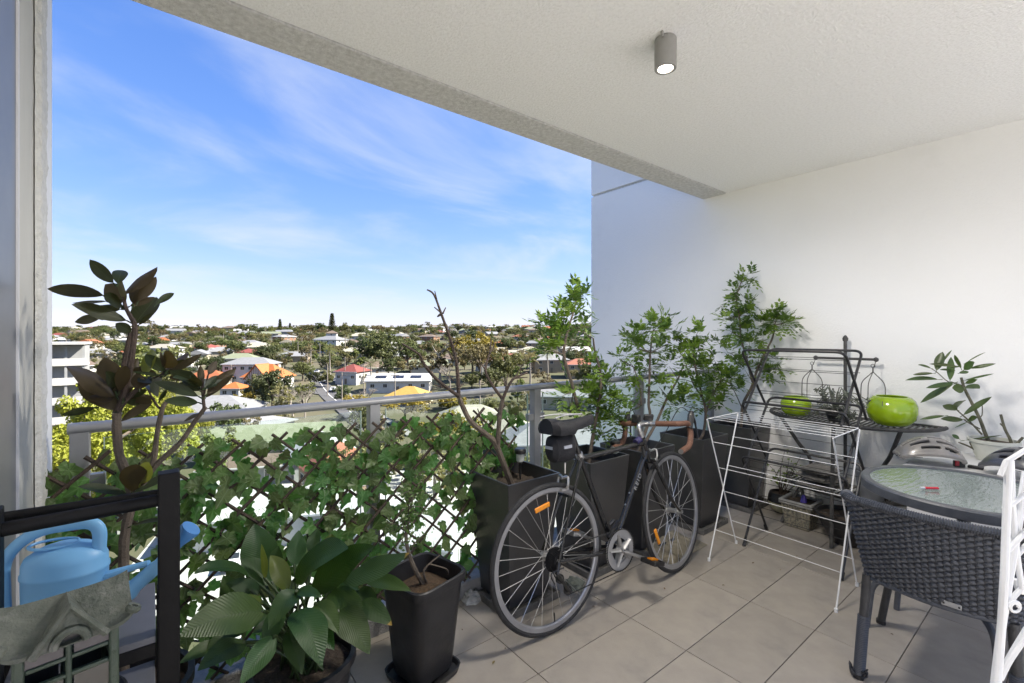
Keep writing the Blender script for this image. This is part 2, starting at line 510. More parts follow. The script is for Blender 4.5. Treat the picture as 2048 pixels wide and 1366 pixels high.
MB().box((XL - .1, 2.0, 1.0), (0.2, 0.12, 3.2)).build('wall_core', m_rough, lw, smooth=False)
re_.build('render_edge', m_rough, lw)
MB().box((XL - .1, 2.165, 1.0), (0.2, 0.21, 3.2)).build('wall_face', m_render, lw, smooth=False, bevel=.004)
dw = thing('sliding_door', 'dark sliding glass door in a grey metal frame', 'door', (XL - .05, 1.0, 0))
MB().box((XL - .05, 1.625, 1.3), (0.10, 0.19, 2.6)).build('door_frame', m_alu2, dw, smooth=False, bevel=.003)
MB().box((XL - .045, 1.7165, 1.3), (0.10, 0.007, 2.6)).build('seal', M('white_seal', (.75, .76, .78), .5), dw, smooth=False)
MB().box((XL - .07, 1.46, 1.3), (0.02, .13, 2.6)).build('pane', M('dark_door_glass', (.012, .014, .016), .08, spec=.6), dw, smooth=False)
MB().box((XL - .07, -.10, 1.3), (0.02, 2.98, 2.6)).build('white_blind', M('white_blind', (.80, .79, .77), .8, col2=(.76, .75, .73), vs=3), dw, smooth=False)  # white board added out of view to reflect daylight back into the balcony

# railing
rl = thing('balcony_railing', 'grey metal balcony railing with rounded handrail and clear glass panels', 'railing', (1.9, 2.12, 0.08))
RZ = 1.068
hp = [V((-.215, 2.12, RZ - .018)), V((XR - .002, 2.12, RZ - .018))]
hr = MB()
prof = [(cos(2 * pi * k / 20) * .032, sin(2 * pi * k / 20) * .019) for k in range(20)]
vs_ = []
for x in (-.215, XR - .002):
    for (a, b) in prof: vs_.append(V((x, 2.12 + a, RZ - .019 + b)))
hr.add(vs_, [(j, (j + 1) % 20, 20 + (j + 1) % 20, 20 + j) for j in range(20)] + [tuple(range(19, -1, -1)), tuple(range(20, 40))])
hr.build('handrail', m_alu, rl)
PXS = [-.185, .832, 1.848, 2.878, 3.905]
for x in PXS:
    po = MB().box((x, 2.12, (RZ - .03 + .08) / 2), (.05, .05, RZ - .03 - .08)).build('post', m_alu, rl, smooth=False, bevel=.003)
    MB().box((x, 2.12, .085), (.11, .10, .01)).build('base_plate', m_alu, po, smooth=False, bevel=.002)
m_gedge = M('glass_edge', (.45, .55, .50), .2)
for a, b in zip(PXS[:-1], PXS[1:]):
    g = MB().box(((a + b) / 2, 2.12, .56), (b - a - .125, .010, .90)).build('glass_panel', m_glass, rl, smooth=False)
    for x in (a + .0605, b - .0605):
        MB().box((x, 2.12, .56), (.003, .0102, .90)).build('pane_edge', m_gedge, g, smooth=False)
        for z in (.25, .87):
            MB().box((lerp(x, a if x < (a + b) / 2 else b, .5), 2.12, z), (.07, .03, .04)).build('clamp', m_alu, g, smooth=False, bevel=.002)

# ceiling light
cp = FL(1331, 78, 2.612)
clt = thing('ceiling_light', 'small grey cylinder downlight fixed to the textured ceiling', 'lamp', (cp.x, cp.y, 2.612))
m_lampg = M('lamp_housing', (.30, .295, .28), .45, col2=(.27, .265, .25), vs=20)
r_ = .045
hz = MB()
hz.lathe([(r_ * .93, 2.612), (r_ * .93, 2.606), (r_, 2.606), (r_, 2.490), (r_ * .97, 2.485), (r_ * .70, 2.485), (r_ * .66, 2.492), (r_ * .60, 2.505)], 40, (cp.x, cp.y, 0), cap1=False)
hz.build('housing', m_lampg, clt)
MB().lathe([(r_ * .62, 2.500), (r_ * .55, 2.496), (0.002, 2.496)], 32, (cp.x, cp.y, 0), cap0=False).build('bulb', M('lit_bulb', (1, 1, 1), .4, emit=(1.0, .86, .66), estr=9.0), clt)
for a in (0.4, 3.6):
    MB().box((cp.x + cos(a) * .064, cp.y + sin(a) * .0505, 2.600), (.010, .010, .022)).build('screw', m_lampg, clt, bevel=.002)
sp = bpy.data.lights.new('downlight', 'SPOT')
sp.energy, sp.color, sp.spot_size, sp.spot_blend, sp.shadow_soft_size = 18.0, (1.0, .94, .86), radians(178), .5, .14
so = bpy.data.objects.new('downlight', sp); link(so, clt); so.location = (0, 0, 2.478 - 2.612)

# ================================================================== the suburb beyond
def interp(x, tab):
    if x <= tab[0][0]: return tab[0][1]
    for (a, b), (c, d) in zip(tab[:-1], tab[1:]):
        if x <= c: return b + (d - b) * (x - a) / (c - a)
    return tab[-1][1]
TZ = [(-9000, -20.6), (60, -20.6), (90, -20.2), (120, -19.6), (150, -18.4), (200, -14.9), (260, -11.4), (340, -7.4), (430, -.6), (520, 5.0), (600, 8.2), (690, 7.4), (800, -4), (1100, -20), (9000, -60)]
def terr(x, y):
    d = x * FV.x + y * FV.y; l = x * RV.x + y * RV.y
    n = mnoise.noise(V((x * .006, y * .006, 3.3))) * 1.6 * min(1, max(0, (d - 160) / 200))
    return interp(d, TZ) + n + (l * .004 if d > 250 else 0) * min(1, (d - 250) / 200 if d > 250 else 0)
def EX(px, D, dz=0.0):
    p = (FV + RV * ((px - 1024) / FPX)) * D
    return V((p.x, p.y, terr(p.x, p.y) + dz))

m_ground = M('dry_grass_ground', (.060, .068, .028), .95, col2=(.095, .083, .050), vs=.06, detail=10, stain=(.045, .060, .020), ss=.02, bump=.3, bs=3)
gm = MB()
ds = [-3000, -400, -60, 0, 30] + list(range(40, 720, 20)) + [740, 780, 830, 900, 1000, 1200, 1600, 2600, 5000]
ls = [-5000, -2500, -1500] + list(range(-1000, 400, 30)) + [450, 700, 1400, 3000, 5000]
for d in ds:
    for l in ls:
        p = FV * d + RV * l; gm.v.append(V((p.x, p.y, terr(p.x, p.y))))
nl = len(ls)
gm.f = [(i * nl + j, i * nl + j + 1, (i + 1) * nl + j + 1, (i + 1) * nl + j) for i in range(len(ds) - 1) for j in range(nl - 1)]
gm.f = [tuple(reversed(q)) for q in gm.f]
g_o = gm.build('ground', m_ground); g_o['kind'] = 'structure'

# pale yard and street
m_yard = M('pale_concrete_yard', (.44, .43, .41), .8, col2=(.38, .37, .355), vs=.25, bump=.2, bs=8, stain=(.28, .275, .265), ss=.12)
m_asph = M('asphalt', (.085, .085, .085), .85, col2=(.07, .07, .07), vs=.4, bump=.3, bs=12)
m_path = M('concrete_footpath', (.22, .215, .20), .85, col2=(.19, .185, .18), vs=.5)
m_line = M('road_paint', (.75, .75, .72), .7, col2=(.6, .6, .58), vs=2)
def ribbon(name, pts, w, mat, dz, kind='structure'):
    pts = smooth_path(pts, 8); mb = MB(); prev = None
    for i, p in enumerate(pts):
        a = pts[max(0, i - 1)]; b = pts[min(len(pts) - 1, i + 1)]
        t = V((b.x - a.x, b.y - a.y, 0)).normalized(); s = V((t.y, -t.x, 0)) * (w / 2)
        for k in (-1, -.33, .33, 1):
            q = p + s * k; mb.v.append(V((q.x, q.y, max(terr(q.x, q.y), terr(p.x, p.y)) + dz)))
        if i:
            b0 = (i - 1) * 4
            for k in range(3): mb.f.append((b0 + k, b0 + k + 1, b0 + k + 5, b0 + k + 4))
    o = mb.build(name, mat)
    if kind: o['kind'] = kind
    return o
yard = MB()
yp = [EX(150, 34), EX(1250, 30), EX(1230, 74), EX(420, 74)]
ycorn = [(p.x, p.y) for p in yp]
for i in range(13):
    for j in range(9):
        a = V(yp[0]).lerp(yp[1], i / 12); b = V(yp[3]).lerp(yp[2], i / 12); q = a.lerp(b, j / 8)
        yard.v.append(V((q.x, q.y, terr(q.x, q.y) + .15)))
yard.f = [(i * 9 + j, (i + 1) * 9 + j, (i + 1) * 9 + j + 1, i * 9 + j + 1) for i in range(12) for j in range(8)]
yo = yard.build('yard_pavement', m_yard); yo['kind'] = 'structure'
st = [EX(760, 98), EX(700, 125), EX(655, 155), EX(632, 190), EX(618, 206)]
ribbon('street', st, 5.8, m_asph, .25)
ribbon('side_street', [EX(655, 155), EX(560, 168), EX(470, 176)], 7, m_asph, .21)
ribbon('centre_line', st, .22, m_line, .30)
side = [p + V((RV.x, RV.y, 0)) * 6.6 for p in st]
ribbon('footpath', side, 1.8, m_path, .32)

# ---- trees
tr_mats = {
    'dark': leaf_mat('foliage_dark', (.055, .075, .024), (.105, .118, .036), rough=.6, transl=.36, vs=.35, objrand=.22),
    'mid': leaf_mat('foliage_mid', (.090, .108, .030), (.160, .158, .050), rough=.6, transl=.38, vs=.35, objrand=.22),
    'olive': leaf_mat('foliage_olive', (.140, .125, .050), (.220, .180, .080), rough=.65, transl=.38, vs=.35, objrand=.2),
    'bright': leaf_mat('foliage_bright', (.20, .23, .024), (.33, .33, .034), rough=.55, transl=.35, vs=.25, objrand=.1),
    'yellow': leaf_mat('foliage_yellow', (.200, .170, .020), (.300, .230, .022), rough=.6, transl=.3, vs=.5, objrand=.12),
    'lime': leaf_mat('foliage_lime', (.120, .160, .030), (.210, .230, .055), rough=.6, transl=.3, vs=.6, objrand=.12),
}
m_bark = M('bark', (.13, .105, .08), .9, col2=(.085, .07, .055), vs=1.5, bump=.5, bs=8)
m_bark2 = M('pale_bark', (.30, .27, .23), .9, col2=(.20, .175, .15), vs=1.5, bump=.4, bs=8)
def crown_mesh(seed, kind, n, leaf, mat):
    r = random.Random(seed); mb = MB(); lobes = []
    if kind == 'round':
        for k in range(15):
            a = r.uniform(0, 2 * pi); q = sqrt(r.random()) * .34
            lobes.append((V((cos(a) * q, sin(a) * q, .62 + r.uniform(-.24, .20) * (1 - q))), r.uniform(.11, .19)))
        lobes.append((V((0, 0, .55)), .27))
    elif kind == 'wide':
        for k in range(18):
            a = r.uniform(0, 2 * pi); q = sqrt(r.random()) * .56
            lobes.append((V((cos(a) * q, sin(a) * q, .66 + r.uniform(-.2, .18) * (1 - q * .8))), r.uniform(.10, .19)))
    elif kind == 'loose':
        for k in range(14):
            a = r.uniform(0, 2 * pi); q = sqrt(r.random()) * .32
            lobes.append((V((cos(a) * q, sin(a) * q, r.uniform(.24, .93))), r.uniform(.07, .14)))
    elif kind == 'tall':
        for k in range(15):
            z = r.uniform(.15, .95); q = (.22 * (1 - abs(z - .45) * 1.3)) * r.random(); a = r.uniform(0, 2 * pi)
            lobes.append((V((cos(a) * q, sin(a) * q, z)), r.uniform(.07, .13)))
    elif kind == 'bush':
        for k in range(12):
            a = r.uniform(0, 2 * pi); q = sqrt(r.random()) * .5
            lobes.append((V((cos(a) * q, sin(a) * q, r.uniform(.2, .7) * (1 - q * .6))), r.uniform(.14, .26)))
    tot = sum(l[1] ** 2 for l in lobes)
    for c, rad in lobes:
        sub = [(c + V((r.gauss(0, 1), r.gauss(0, 1), r.gauss(0, 1))).normalized() * rad * r.uniform(.55, 1.0), rad * r.uniform(.25, .45)) for _ in range(9)]
        for _ in range(int(n * rad * rad / tot)):
            sc, sr = r.choice(sub)
            d = V((r.gauss(0, 1), r.gauss(0, 1), r.gauss(0, 1))).normalized()
            p = sc + d * sr * r.random() ** .4
            nrm = (d * .7 + V((r.gauss(0, .6), r.gauss(0, .6), r.gauss(.35, .6)))).normalized()
            a = nrm.orthogonal().normalized(); a = (Matrix.Rotation(r.uniform(0, 6.28), 3, nrm) @ a); b = nrm.cross(a)
            s = leaf * r.uniform(.6, 1.35)
            mb.quad(p - a * s, p - b * s * .55 + nrm * s * .12, p + a * s, p + b * s * .55 + nrm * s * .12)
    return mb.mesh('crown', mat, smooth=False), lobes
def limbs_mesh(seed, lobes, mat, top=.45, rad=.028):
    r = random.Random(seed); mb = MB()
    mb.tube([V((0, 0, -.03)), V((r.uniform(-.01, .01), .0, top * .5)), V((r.uniform(-.02, .02), r.uniform(-.02, .02), top))], [rad * 1.25, rad * .85, rad * .6], 7)
    for c, q in lobes[:11]:
        s = V((0, 0, top * r.uniform(.55, 1)))
        mb.tube([s, s.lerp(c, .5) + V((r.uniform(-.03, .03), r.uniform(-.03, .03), .02)), c], [rad * .5, rad * .32, rad * .12], 5, caps=False)
    return mb.mesh('trunk', mat)
def bare_mesh(seed, mat, fine=5):
    r = random.Random(seed); mb = MB()
    def grow(p, d, ln, rad, lev):
        q = p + d * ln; m_ = p.lerp(q, .5) + V((r.uniform(-1, 1), r.uniform(-1, 1), r.uniform(-.3, .6))) * ln * .09
        mb.tube([p, m_, q], [rad, rad * .8, rad * .6], 5 if lev < 2 else 3, caps=False)
        if lev >= fine: return
        for _ in range(3 if lev else 4):
            nd = (d + V((r.uniform(-.85, .85), r.uniform(-.85, .85), r.uniform(-.15, .5)))).normalized()
            grow(m_.lerp(q, r.uniform(.2, 1)), nd, ln * r.uniform(.55, .8), rad * .55, lev + 1)
    grow(V((0, 0, -.02)), V((0, 0, 1)), .30, .026, 0)
    return mb.mesh('branches', mat)
def palm_meshes(seed, mat, n=26, droop=1.0):
    r = random.Random(seed); tk = MB()
    path = [V((0, 0, -.02)), V((.01, .0, .35)), V((.0, .015, .78))]
    tk.tube(path, [.026, .020, .017], 7)
    cr = MB()
    for k in range(n):
        a = 2 * pi * k / n + r.uniform(-.15, .15); el = r.uniform(-.35, 1.25); ln = r.uniform(.24, .33)
        p = V((0, .015, .78)); d = V((cos(a) * cos(el), sin(a) * cos(el), sin(el))); prev = None
        for i in range(9):
            side = d.cross(V((0, 0, 1))); side = side.normalized() if side.length > 1e-4 else V((1, 0, 0))
            w = .055 * sin(pi * (i + .6) / 9.6)
            for sg in (-1, 1):
                tip = p + d * .025 + side * sg * w - V((0, 0, 1)) * w * .55
                cr.quad(p, p + d * .013, tip, tip - d * .006)
            p = p + d * (ln / 9); d = (d - V((0, 0, .11 * droop))).normalized()
    return tk.mesh('trunk', m_bark2), cr.mesh('fronds', mat, smooth=False)
def pine_meshes(seed, mat):
    r = random.Random(seed); tk = MB().tube([V((0, 0, 0)), V((0, 0, 1))], [.016, .003], 6); cr = MB()
    for k in range(17):
        z = .14 + .82 * k / 17; ln = .19 * (1 - z) ** .7 + .02
        for j in range(7):
            a = 2 * pi * j / 7 + k * .4 + r.uniform(-.1, .1)
            for i in range(16):
                t = (i + .5) / 16; p = V((cos(a) * ln * t, sin(a) * ln * t, z + .05 * t * t - .01))
                for _ in range(6):
                    d = V((r.gauss(0, 1), r.gauss(0, 1), r.gauss(0, .6))).normalized(); b = d.orthogonal().normalized(); s = .017; p = p + V((r.uniform(-.01, .01), r.uniform(-.01, .01), r.uniform(-.008, .008)))
                    cr.quad(p - d * s, p - b * s * .4, p + d * s, p + b * s * .4)
    return tk.mesh('trunk', m_bark), cr.mesh('crown', mat, smooth=False)
TREES = {}
def reg(key, seed, kind, n, leaf, mt, bark=None, top=.45, rad=.028):
    cm, lb = crown_mesh(seed, kind, n, leaf, tr_mats[mt]); TREES[key] = (limbs_mesh(seed, lb, bark or m_bark, top, rad), cm)
for i in range(3): reg('dark%d' % i, 20 + i, 'round', 3400, .026, 'dark')
for i in range(3): reg('mid%d' % i, 30 + i, 'round', 3400, .027, 'mid')
for i in range(3): reg('olive%d' % i, 40 + i, 'loose', 2300, .022, 'olive', m_bark2, .6, .02)
for i in range(2): reg('wide%d' % i, 50 + i, 'wide', 4200, .026, ('mid', 'olive')[i], top=.5)
reg('yellow0', 60, 'wide', 4200, .026, 'yellow'); reg('yellow1', 61, 'bush', 2600, .04, 'yellow', top=.3)
for i in range(2): reg('lime%d' % i, 64 + i, 'tall', 3200, .024, 'lime', top=.5, rad=.015)
for i in range(2): reg('bush%d' % i, 70 + i, 'bush', 2200, .042, ('mid', 'dark')[i], top=.25, rad=.03)
TREES['bare0'] = (bare_mesh(80, m_bark2), None); TREES['bare1'] = (bare_mesh(81, m_bark2), None)
TREES['palm0'] = palm_meshes(90, tr_mats['mid']); TREES['palm1'] = palm_meshes(91, tr_mats['olive'], 20, 1.4)
TREES['pine0'] = pine_meshes(95, tr_mats['dark'])
TDESC = {'dark': ('evergreen_tree', 'dense dark green tree'), 'mid': ('leafy_tree', 'rounded mid green tree'), 'olive': ('gum_tree', 'loose olive gum tree'),
         'wide': ('spreading_tree', 'broad flat crowned tree'), 'yellow': ('yellow_tree', 'golden yellow leafed tree'), 'lime': ('upright_tree', 'slender upright lime green tree'),
         'bush': ('shrub', 'low rounded green shrub'), 'bare': ('bare_tree', 'leafless grey tree'), 'palm': ('palm_tree', 'palm with drooping fronds'), 'pine': ('norfolk_pine', 'tall tiered dark pine on the ridge')}
def tree(key, p, H, where, wx=1.0, group=None, label=None):
    k = key.rstrip('0123456789'); nm, ds_ = TDESC[k]
    t = thing(nm, label or (ds_ + ' ' + where), 'shrub' if k == 'bush' else 'tree', p, group if group else (ds_ + ' ' + where), rz=rnd.uniform(0, 6.28))
    a, b = TREES[key]; s = (H * wx, H * wx, H)
    if a: child('trunk' if b else 'branches', a, t, scale=s)
    if b: child('fronds' if k == 'palm' else 'crown', b, t, scale=s)
    return t

# ---- houses
HL = []
def wallm(n, c):
    c = tuple(x * .75 for x in c)
    return M('wall_' + n, c, .8, col2=tuple(x * .88 for x in c), vs=.7, bump=.2, bs=10, stain=tuple(x * .75 for x in c), ss=.3)
def roofm(n, c):
    c = tuple(x * .70 for x in c)
    return M('roof_' + n, c, .62, col2=tuple(x * .82 for x in c), vs=1.2, bump=.6, bs=5, stain=tuple(x * .68 for x in c), ss=.35, rvar=.08)
WALLS = {'white': wallm('white', (.66, .65, .62)), 'cream': wallm('cream', (.52, .47, .36)), 'grey': wallm('grey', (.36, .37, .37)), 'tan': wallm('tan', (.42, .34, .24)), 'brick': wallm('brick', (.30, .17, .11))}
ROOFS = {'grey': roofm('grey', (.30, .305, .31)), 'white': roofm('white', (.60, .60, .58)), 'terracotta': roofm('terracotta', (.40, .135, .05)), 'red': roofm('red', (.27, .07, .05)), 'orange': roofm('orange', (.52, .17, .04)),
         'cream': roofm('cream', (.46, .43, .34)), 'green': roofm('green', (.27, .30, .19)), 'brown': roofm('brown', (.20, .15, .11)), 'yellow': roofm('yellow', (.55, .36, .08)), 'salmon': roofm('salmon', (.42, .15, .085))}
m_pane = M('house_window_glass', (.03, .035, .04), .12, spec=.6)
m_trim = M('window_trim', (.62, .62, .60), .6)
m_solar = M('solar_panel', (.02, .025, .04), .2, spec=.6)
win_me = MB().box((0, -.03, 0), (1.5, .10, 1.3)).mesh('window', m_trim, smooth=False)
pane_me = MB().box((-.34, -.085, 0), (.62, .03, 1.12)).box((.34, -.085, 0), (.62, .03, 1.12)).mesh('pane', m_pane, smooth=False)
door_me = MB().box((0, -.04, 0), (.95, .10, 2.05)).mesh('door', M('house_door', (.16, .13, .10), .6), smooth=False)
def roof_mb(w, d, h, rh, ov, kind):
    mb = MB(); W2, D2 = w / 2 + ov, d / 2 + ov; t = .18
    if kind == 'flat':
        mb.box((0, 0, h + .2), (2 * W2, 2 * D2, .4)); return mb
    swap = D2 > W2
    A, B = (D2, W2) if swap else (W2, D2)
    rx = max(.02, A - B * (.95 if kind == 'hip' else 0)) if kind != 'pyramid' else .02
    def q(x, y, z): return V((y, x, z)) if swap else V((x, y, z))
    vs = [q(-A, -B, h), q(A, -B, h), q(A, B, h), q(-A, B, h), q(-rx, 0, h + rh), q(rx, 0, h + rh)]
    lo = [v - V((0, 0, t)) for v in vs[:4]]
    fs = [(0, 1, 5, 4), (2, 3, 4, 5), (1, 2, 5), (3, 0, 4), (6, 7, 1, 0), (7, 8, 2, 1), (8, 9, 3, 2), (9, 6, 0, 3), (9, 8, 7, 6)]
    if swap: fs = [tuple(reversed(f)) for f in fs]
    mb.add(vs + lo, fs); return mb
def house(p, w, d, h, roof, rh, wall, rcol, rz, label, group=None, ov=.6, storeys=1, nwin=3, name='house', solar=0, chimney=False, sidewin=2, below=1.5):
    t = thing(name, label, 'house', p, group, rz)
    HL.append((p.x, p.y, '%s roofed %s house' % (rcol, wall)))
    MB().box((0, 0, (h - below) / 2), (w, d, h + below)).build('wall', WALLS[wall], t, local=True, smooth=False)
    ro = roof_mb(w, d, h, rh, ov, roof).build('roof', ROOFS[rcol], t, local=True, smooth=False)
    if chimney: MB().box((w * .2, d * .12, h + rh * .8), (.7, .7, 1.6)).build('chimney', WALLS['brick'], ro, local=True, smooth=False)
    if roof != 'flat':
        MB().box((0, -d / 2 - ov + .01, h - .1), (w + 2 * ov, .14, .22)).build('gutter', m_trim, ro, local=True, smooth=False)
    for k in range(solar):
        a = math.atan2(rh, d / 2 + ov); R = Matrix.Rotation(a, 3, 'X'); x = -w * .28 + k * (w * .56 / max(1, solar - 1)) if solar > 1 else 0
        MB().box((x, -(d / 2 + ov) * .5, h + rh * .5 + .14), (w * .17, 1.7, .08), R).build('solar_panel', m_solar, ro, local=True, smooth=False)
    fh = h / storeys
    for s in range(storeys):
        z = fh * s + fh * .58
        for k in range(nwin):
            x = -w / 2 + w * (k + .5) / nwin
            if s == 0 and k == nwin // 2 and nwin > 2:
                child('door', door_me, t, (x, -d / 2, 1.03)); continue
            wo_ = child('window', win_me, t, (x, -d / 2, z), scale=(1 if w / nwin > 2 else .6, 1, 1))
            child('pane', pane_me, wo_)
        for sd in (-1, 1):
            for k in range(sidewin):
                y = -d / 2 + d * (k + .5) / sidewin
                wo_ = child('window', win_me, t, (sd * w / 2, y, z), (0, 0, sd * pi / 2))
                child('pane', pane_me, wo_)
    return t
RZF = -YAW
HG = []   # (D, lateral, radius) of built things, so that the scattered ones keep clear
def occ(p, r): HG.append((p.x, p.y, r))
def free(p, r): return all((p.x - a) ** 2 + (p.y - b) ** 2 > (r + c) ** 2 for a, b, c in HG)
def spec_house(px, D, w, d, h, roof, rh, wall, rcol, turn, label, **k):
    p = EX(px, D); occ(p, max(w, d) * .5); return house(p, w, d, h, roof, rh, wall, rcol, RZF + radians(turn), label, **k)
for q in st: occ(q, 7)

# left apartment block with deep balconies
ab = EX(58, 72); zt = EYE - (684 - HORY) / FPX * 72
apt = thing('apartment_block', 'white flat roofed apartment block with recessed balconies above the leafy tree', 'building', (ab.x, ab.y, ab.z), rz=RZF + radians(38))
occ(ab, 12)
Ht = zt - ab.z
MB().box((-2.5, 4.5, Ht / 2 - .3), (9, 9, Ht - .6)).build('wall', WALLS['white'], apt, local=True, smooth=False)
MB().box((-.7, 3.6, Ht - .25), (14.6, 12.4, .35)).build('roof', ROOFS['white'], apt, local=True, smooth=False)
MB().box((4.2, 3.8, Ht / 2 - .3), (4.4, 7.6, Ht - .6)).build('rear_wall', WALLS['grey'], apt, local=True, smooth=False)
for k in range(6):
    z = Ht - .6 - 3.1 * (k + 1)
    MB().box((4.3, 1.2, z), (4.8, 5.6, .25)).build('balcony_slab', WALLS['white'], apt, local=True, smooth=False)
    MB().box((4.3, -1.55, z + .55), (4.8, .12, 1.0)).build('balcony_parapet', WALLS['white'], apt, local=True, smooth=False)
    for x in (2.4, 4.3, 6.4):
        MB().box((x, -1.3, z + 1.55), (.3, .3, 2.9)).build('column', WALLS['grey'], apt, local=True, smooth=False)
    for x in (-5, -2.6, -.2):
        wo_ = child('window', win_me, apt, (x, 0, z + 1.7)); child('pane', pane_me, wo_)

# the buildings one can tell apart
spec_house(418, 168, 13, 9, 3.4, 'hip', 2.6, 'cream', 'terracotta', 8, 'cream house under a wide terracotta hip roof beside the long grey roofed hall', nwin=4)
spec_house(360, 205, 12, 9, 5.6, 'hip', 2.0, 'white', 'grey', 15, 'two storey white house with grey hip roof behind the terracotta roof', storeys=2, nwin=4)
spec_house(330, 262, 16, 10, 5.8, 'hip', 2.2, 'white', 'cream', -10, 'wide white house with cream roof high on the left slope', storeys=2, nwin=5)
spec_house(505, 178, 17, 10, 7.2, 'hip', 2.4, 'white', 'grey', 6, 'long pale two storey building with grey roof behind the orange gable', storeys=2, nwin=6)
gp = EX(537, 163); occ(gp, 9)
gh = house(gp, 13, 10, 4.6, 'hip', 4.4, 'white', 'orange', RZF + radians(-8), 'white house with bright orange roof and half timbered front gable', nwin=4, chimney=True)
gmb = MB(); gmb.add([V((-4.2, -6.4, 4.2)), V((4.2, -6.4, 4.2)), V((0, -6.4, 8.9)), V((-4.2, 0, 4.2)), V((4.2, 0, 4.2)), V((0, 0, 8.9))], [(0, 1, 2), (0, 2, 5, 3), (2, 1, 4, 5), (1, 0, 3, 4)])
go = gmb.build('gable', WALLS['white'], gh, local=True, smooth=False)
for sg in (-1, 1):
    R = Matrix.Rotation(sg * math.atan2(4.7, 4.2), 3, 'Y'); MB().box((sg * 2.2, -3.4, 6.62), (6.9, 7.0, .2), R).build('gable_roof', ROOFS['orange'], go, local=True, smooth=False)
for k in range(-4, 5):
    hh = 4.4 * (1 - abs(k) / 5.0)
    MB().box((k * .8, -6.44, 4.3 + hh / 2), (.16, .10, hh)).build('batten', M('dark_timber', (.09, .085, .06), .7), go, local=True, smooth=False)
spec_house(470, 150, 6, 6, 3, 'hip', 1.8, 'white', 'orange', 0, 'small white cottage with orange roof beside the half timbered gable', nwin=2)
spec_house(400, 112, 26, 14, 3.6, 'hip', 3.0, 'grey', 'grey', 12, 'long grey hall with broad grey metal roof below the orange roofs', nwin=6)
spec_house(455, 96, 22, 13, 3.4, 'hip', 2.4, 'grey', 'grey', -14, 'low grey building with wide pale metal roof in front of the long hall', nwin=5)
spec_house(548, 84, 20, 11, 3.0, 'gable', 2.6, 'cream', 'green', 16, 'low building with a mossy green tiled gable roof just below the handrail', nwin=4)
spec_house(505, 70, 12, 6, 2.8, 'gable', 1.0, 'grey', 'brown', 16, 'dark roofed shed beside the mossy green tiled roof', nwin=2)
spec_house(640, 74, 9, 9, 3.6, 'pyramid', 3.0, 'grey', 'white', 34, 'grey house with pale pyramid roof beside the brick red pyramid roof', nwin=2)
spec_house(678, 64, 8.5, 8.5, 4.2, 'pyramid', 3.2, 'tan', 'salmon', 38, 'house with a steep brick red pyramid roof seen above the ivy', nwin=2)
spec_house(706, 176, 9, 9, 4.6, 'hip', 2.6, 'white', 'red', -16, 'white house with dark red hip roof beside the solar panel house', nwin=3)
spec_house(800, 160, 21, 9, 3.9, 'gable', 2.2, 'white', 'white', 4, 'long white house with three dark solar panels on its white roof', nwin=5, solar=3)
spec_house(820, 138, 11, 9, 2.6, 'hip', 2.6, 'cream', 'yellow', -12, 'low house under a mustard yellow hip roof', nwin=3)
spec_house(662, 300, 18, 11, 8.4, 'hip', 2.4, 'white', 'grey', -20, 'three storey white block with grey roof among the trees', storeys=3, nwin=4)
spec_house(715, 262, 17, 10, 4, 'hip', 2.2, 'cream', 'cream', 10, 'cream house with long cream roof above the red roofed house', nwin=4)
spec_house(942, 104, 14, 10, 3.2, 'hip', 2.6, 'tan', 'cream', 10, 'tan house with pale cream hip roof behind the bare potted tree', nwin=3)
spec_house(1000, 92, 11, 9, 3.2, 'hip', 2.8, 'tan', 'cream', -18, 'low tan house with a cream tiled roof beside the glass panel', nwin=3)
spec_house(1120, 84, 20, 12, 3.4, 'hip', 2.8, 'grey', 'grey', 4, 'wide grey roofed house beyond the railing post', nwin=4)
spec_house(1150, 132, 22, 8, 3.6, 'gable', 1.6, 'cream', 'grey', -6, 'long cream house with low grey roof beside the white wall', nwin=5)
spec_house(1165, 190, 14, 9, 5.4, 'hip', 2.2, 'tan', 'salmon', 0, 'two storey tan house with salmon roof among palms', storeys=2, nwin=3)
spec_house(1000, 250, 26, 9, 4.2, 'gable', 1.4, 'white', 'cream', 3, 'very long white house with pale roof on the right slope', nwin=7)
# white flat roofed sheds and cars down in the yard
for i, (px, D, w, d, tn) in enumerate([(560, 52, 15, 9, 12), (820, 47, 14, 9, -20), (380, 56, 12, 9, 30)]):
    spec_house(px, D, w, d, 3.4, 'gable', 1.1, 'white', 'white', tn, ['white shed with a low white metal roof behind the ivy screen', 'broad white garage with pale metal roof below the railing post', 'white workshop with white metal roof beside the leafy tree'][i], nwin=3, name='shed')

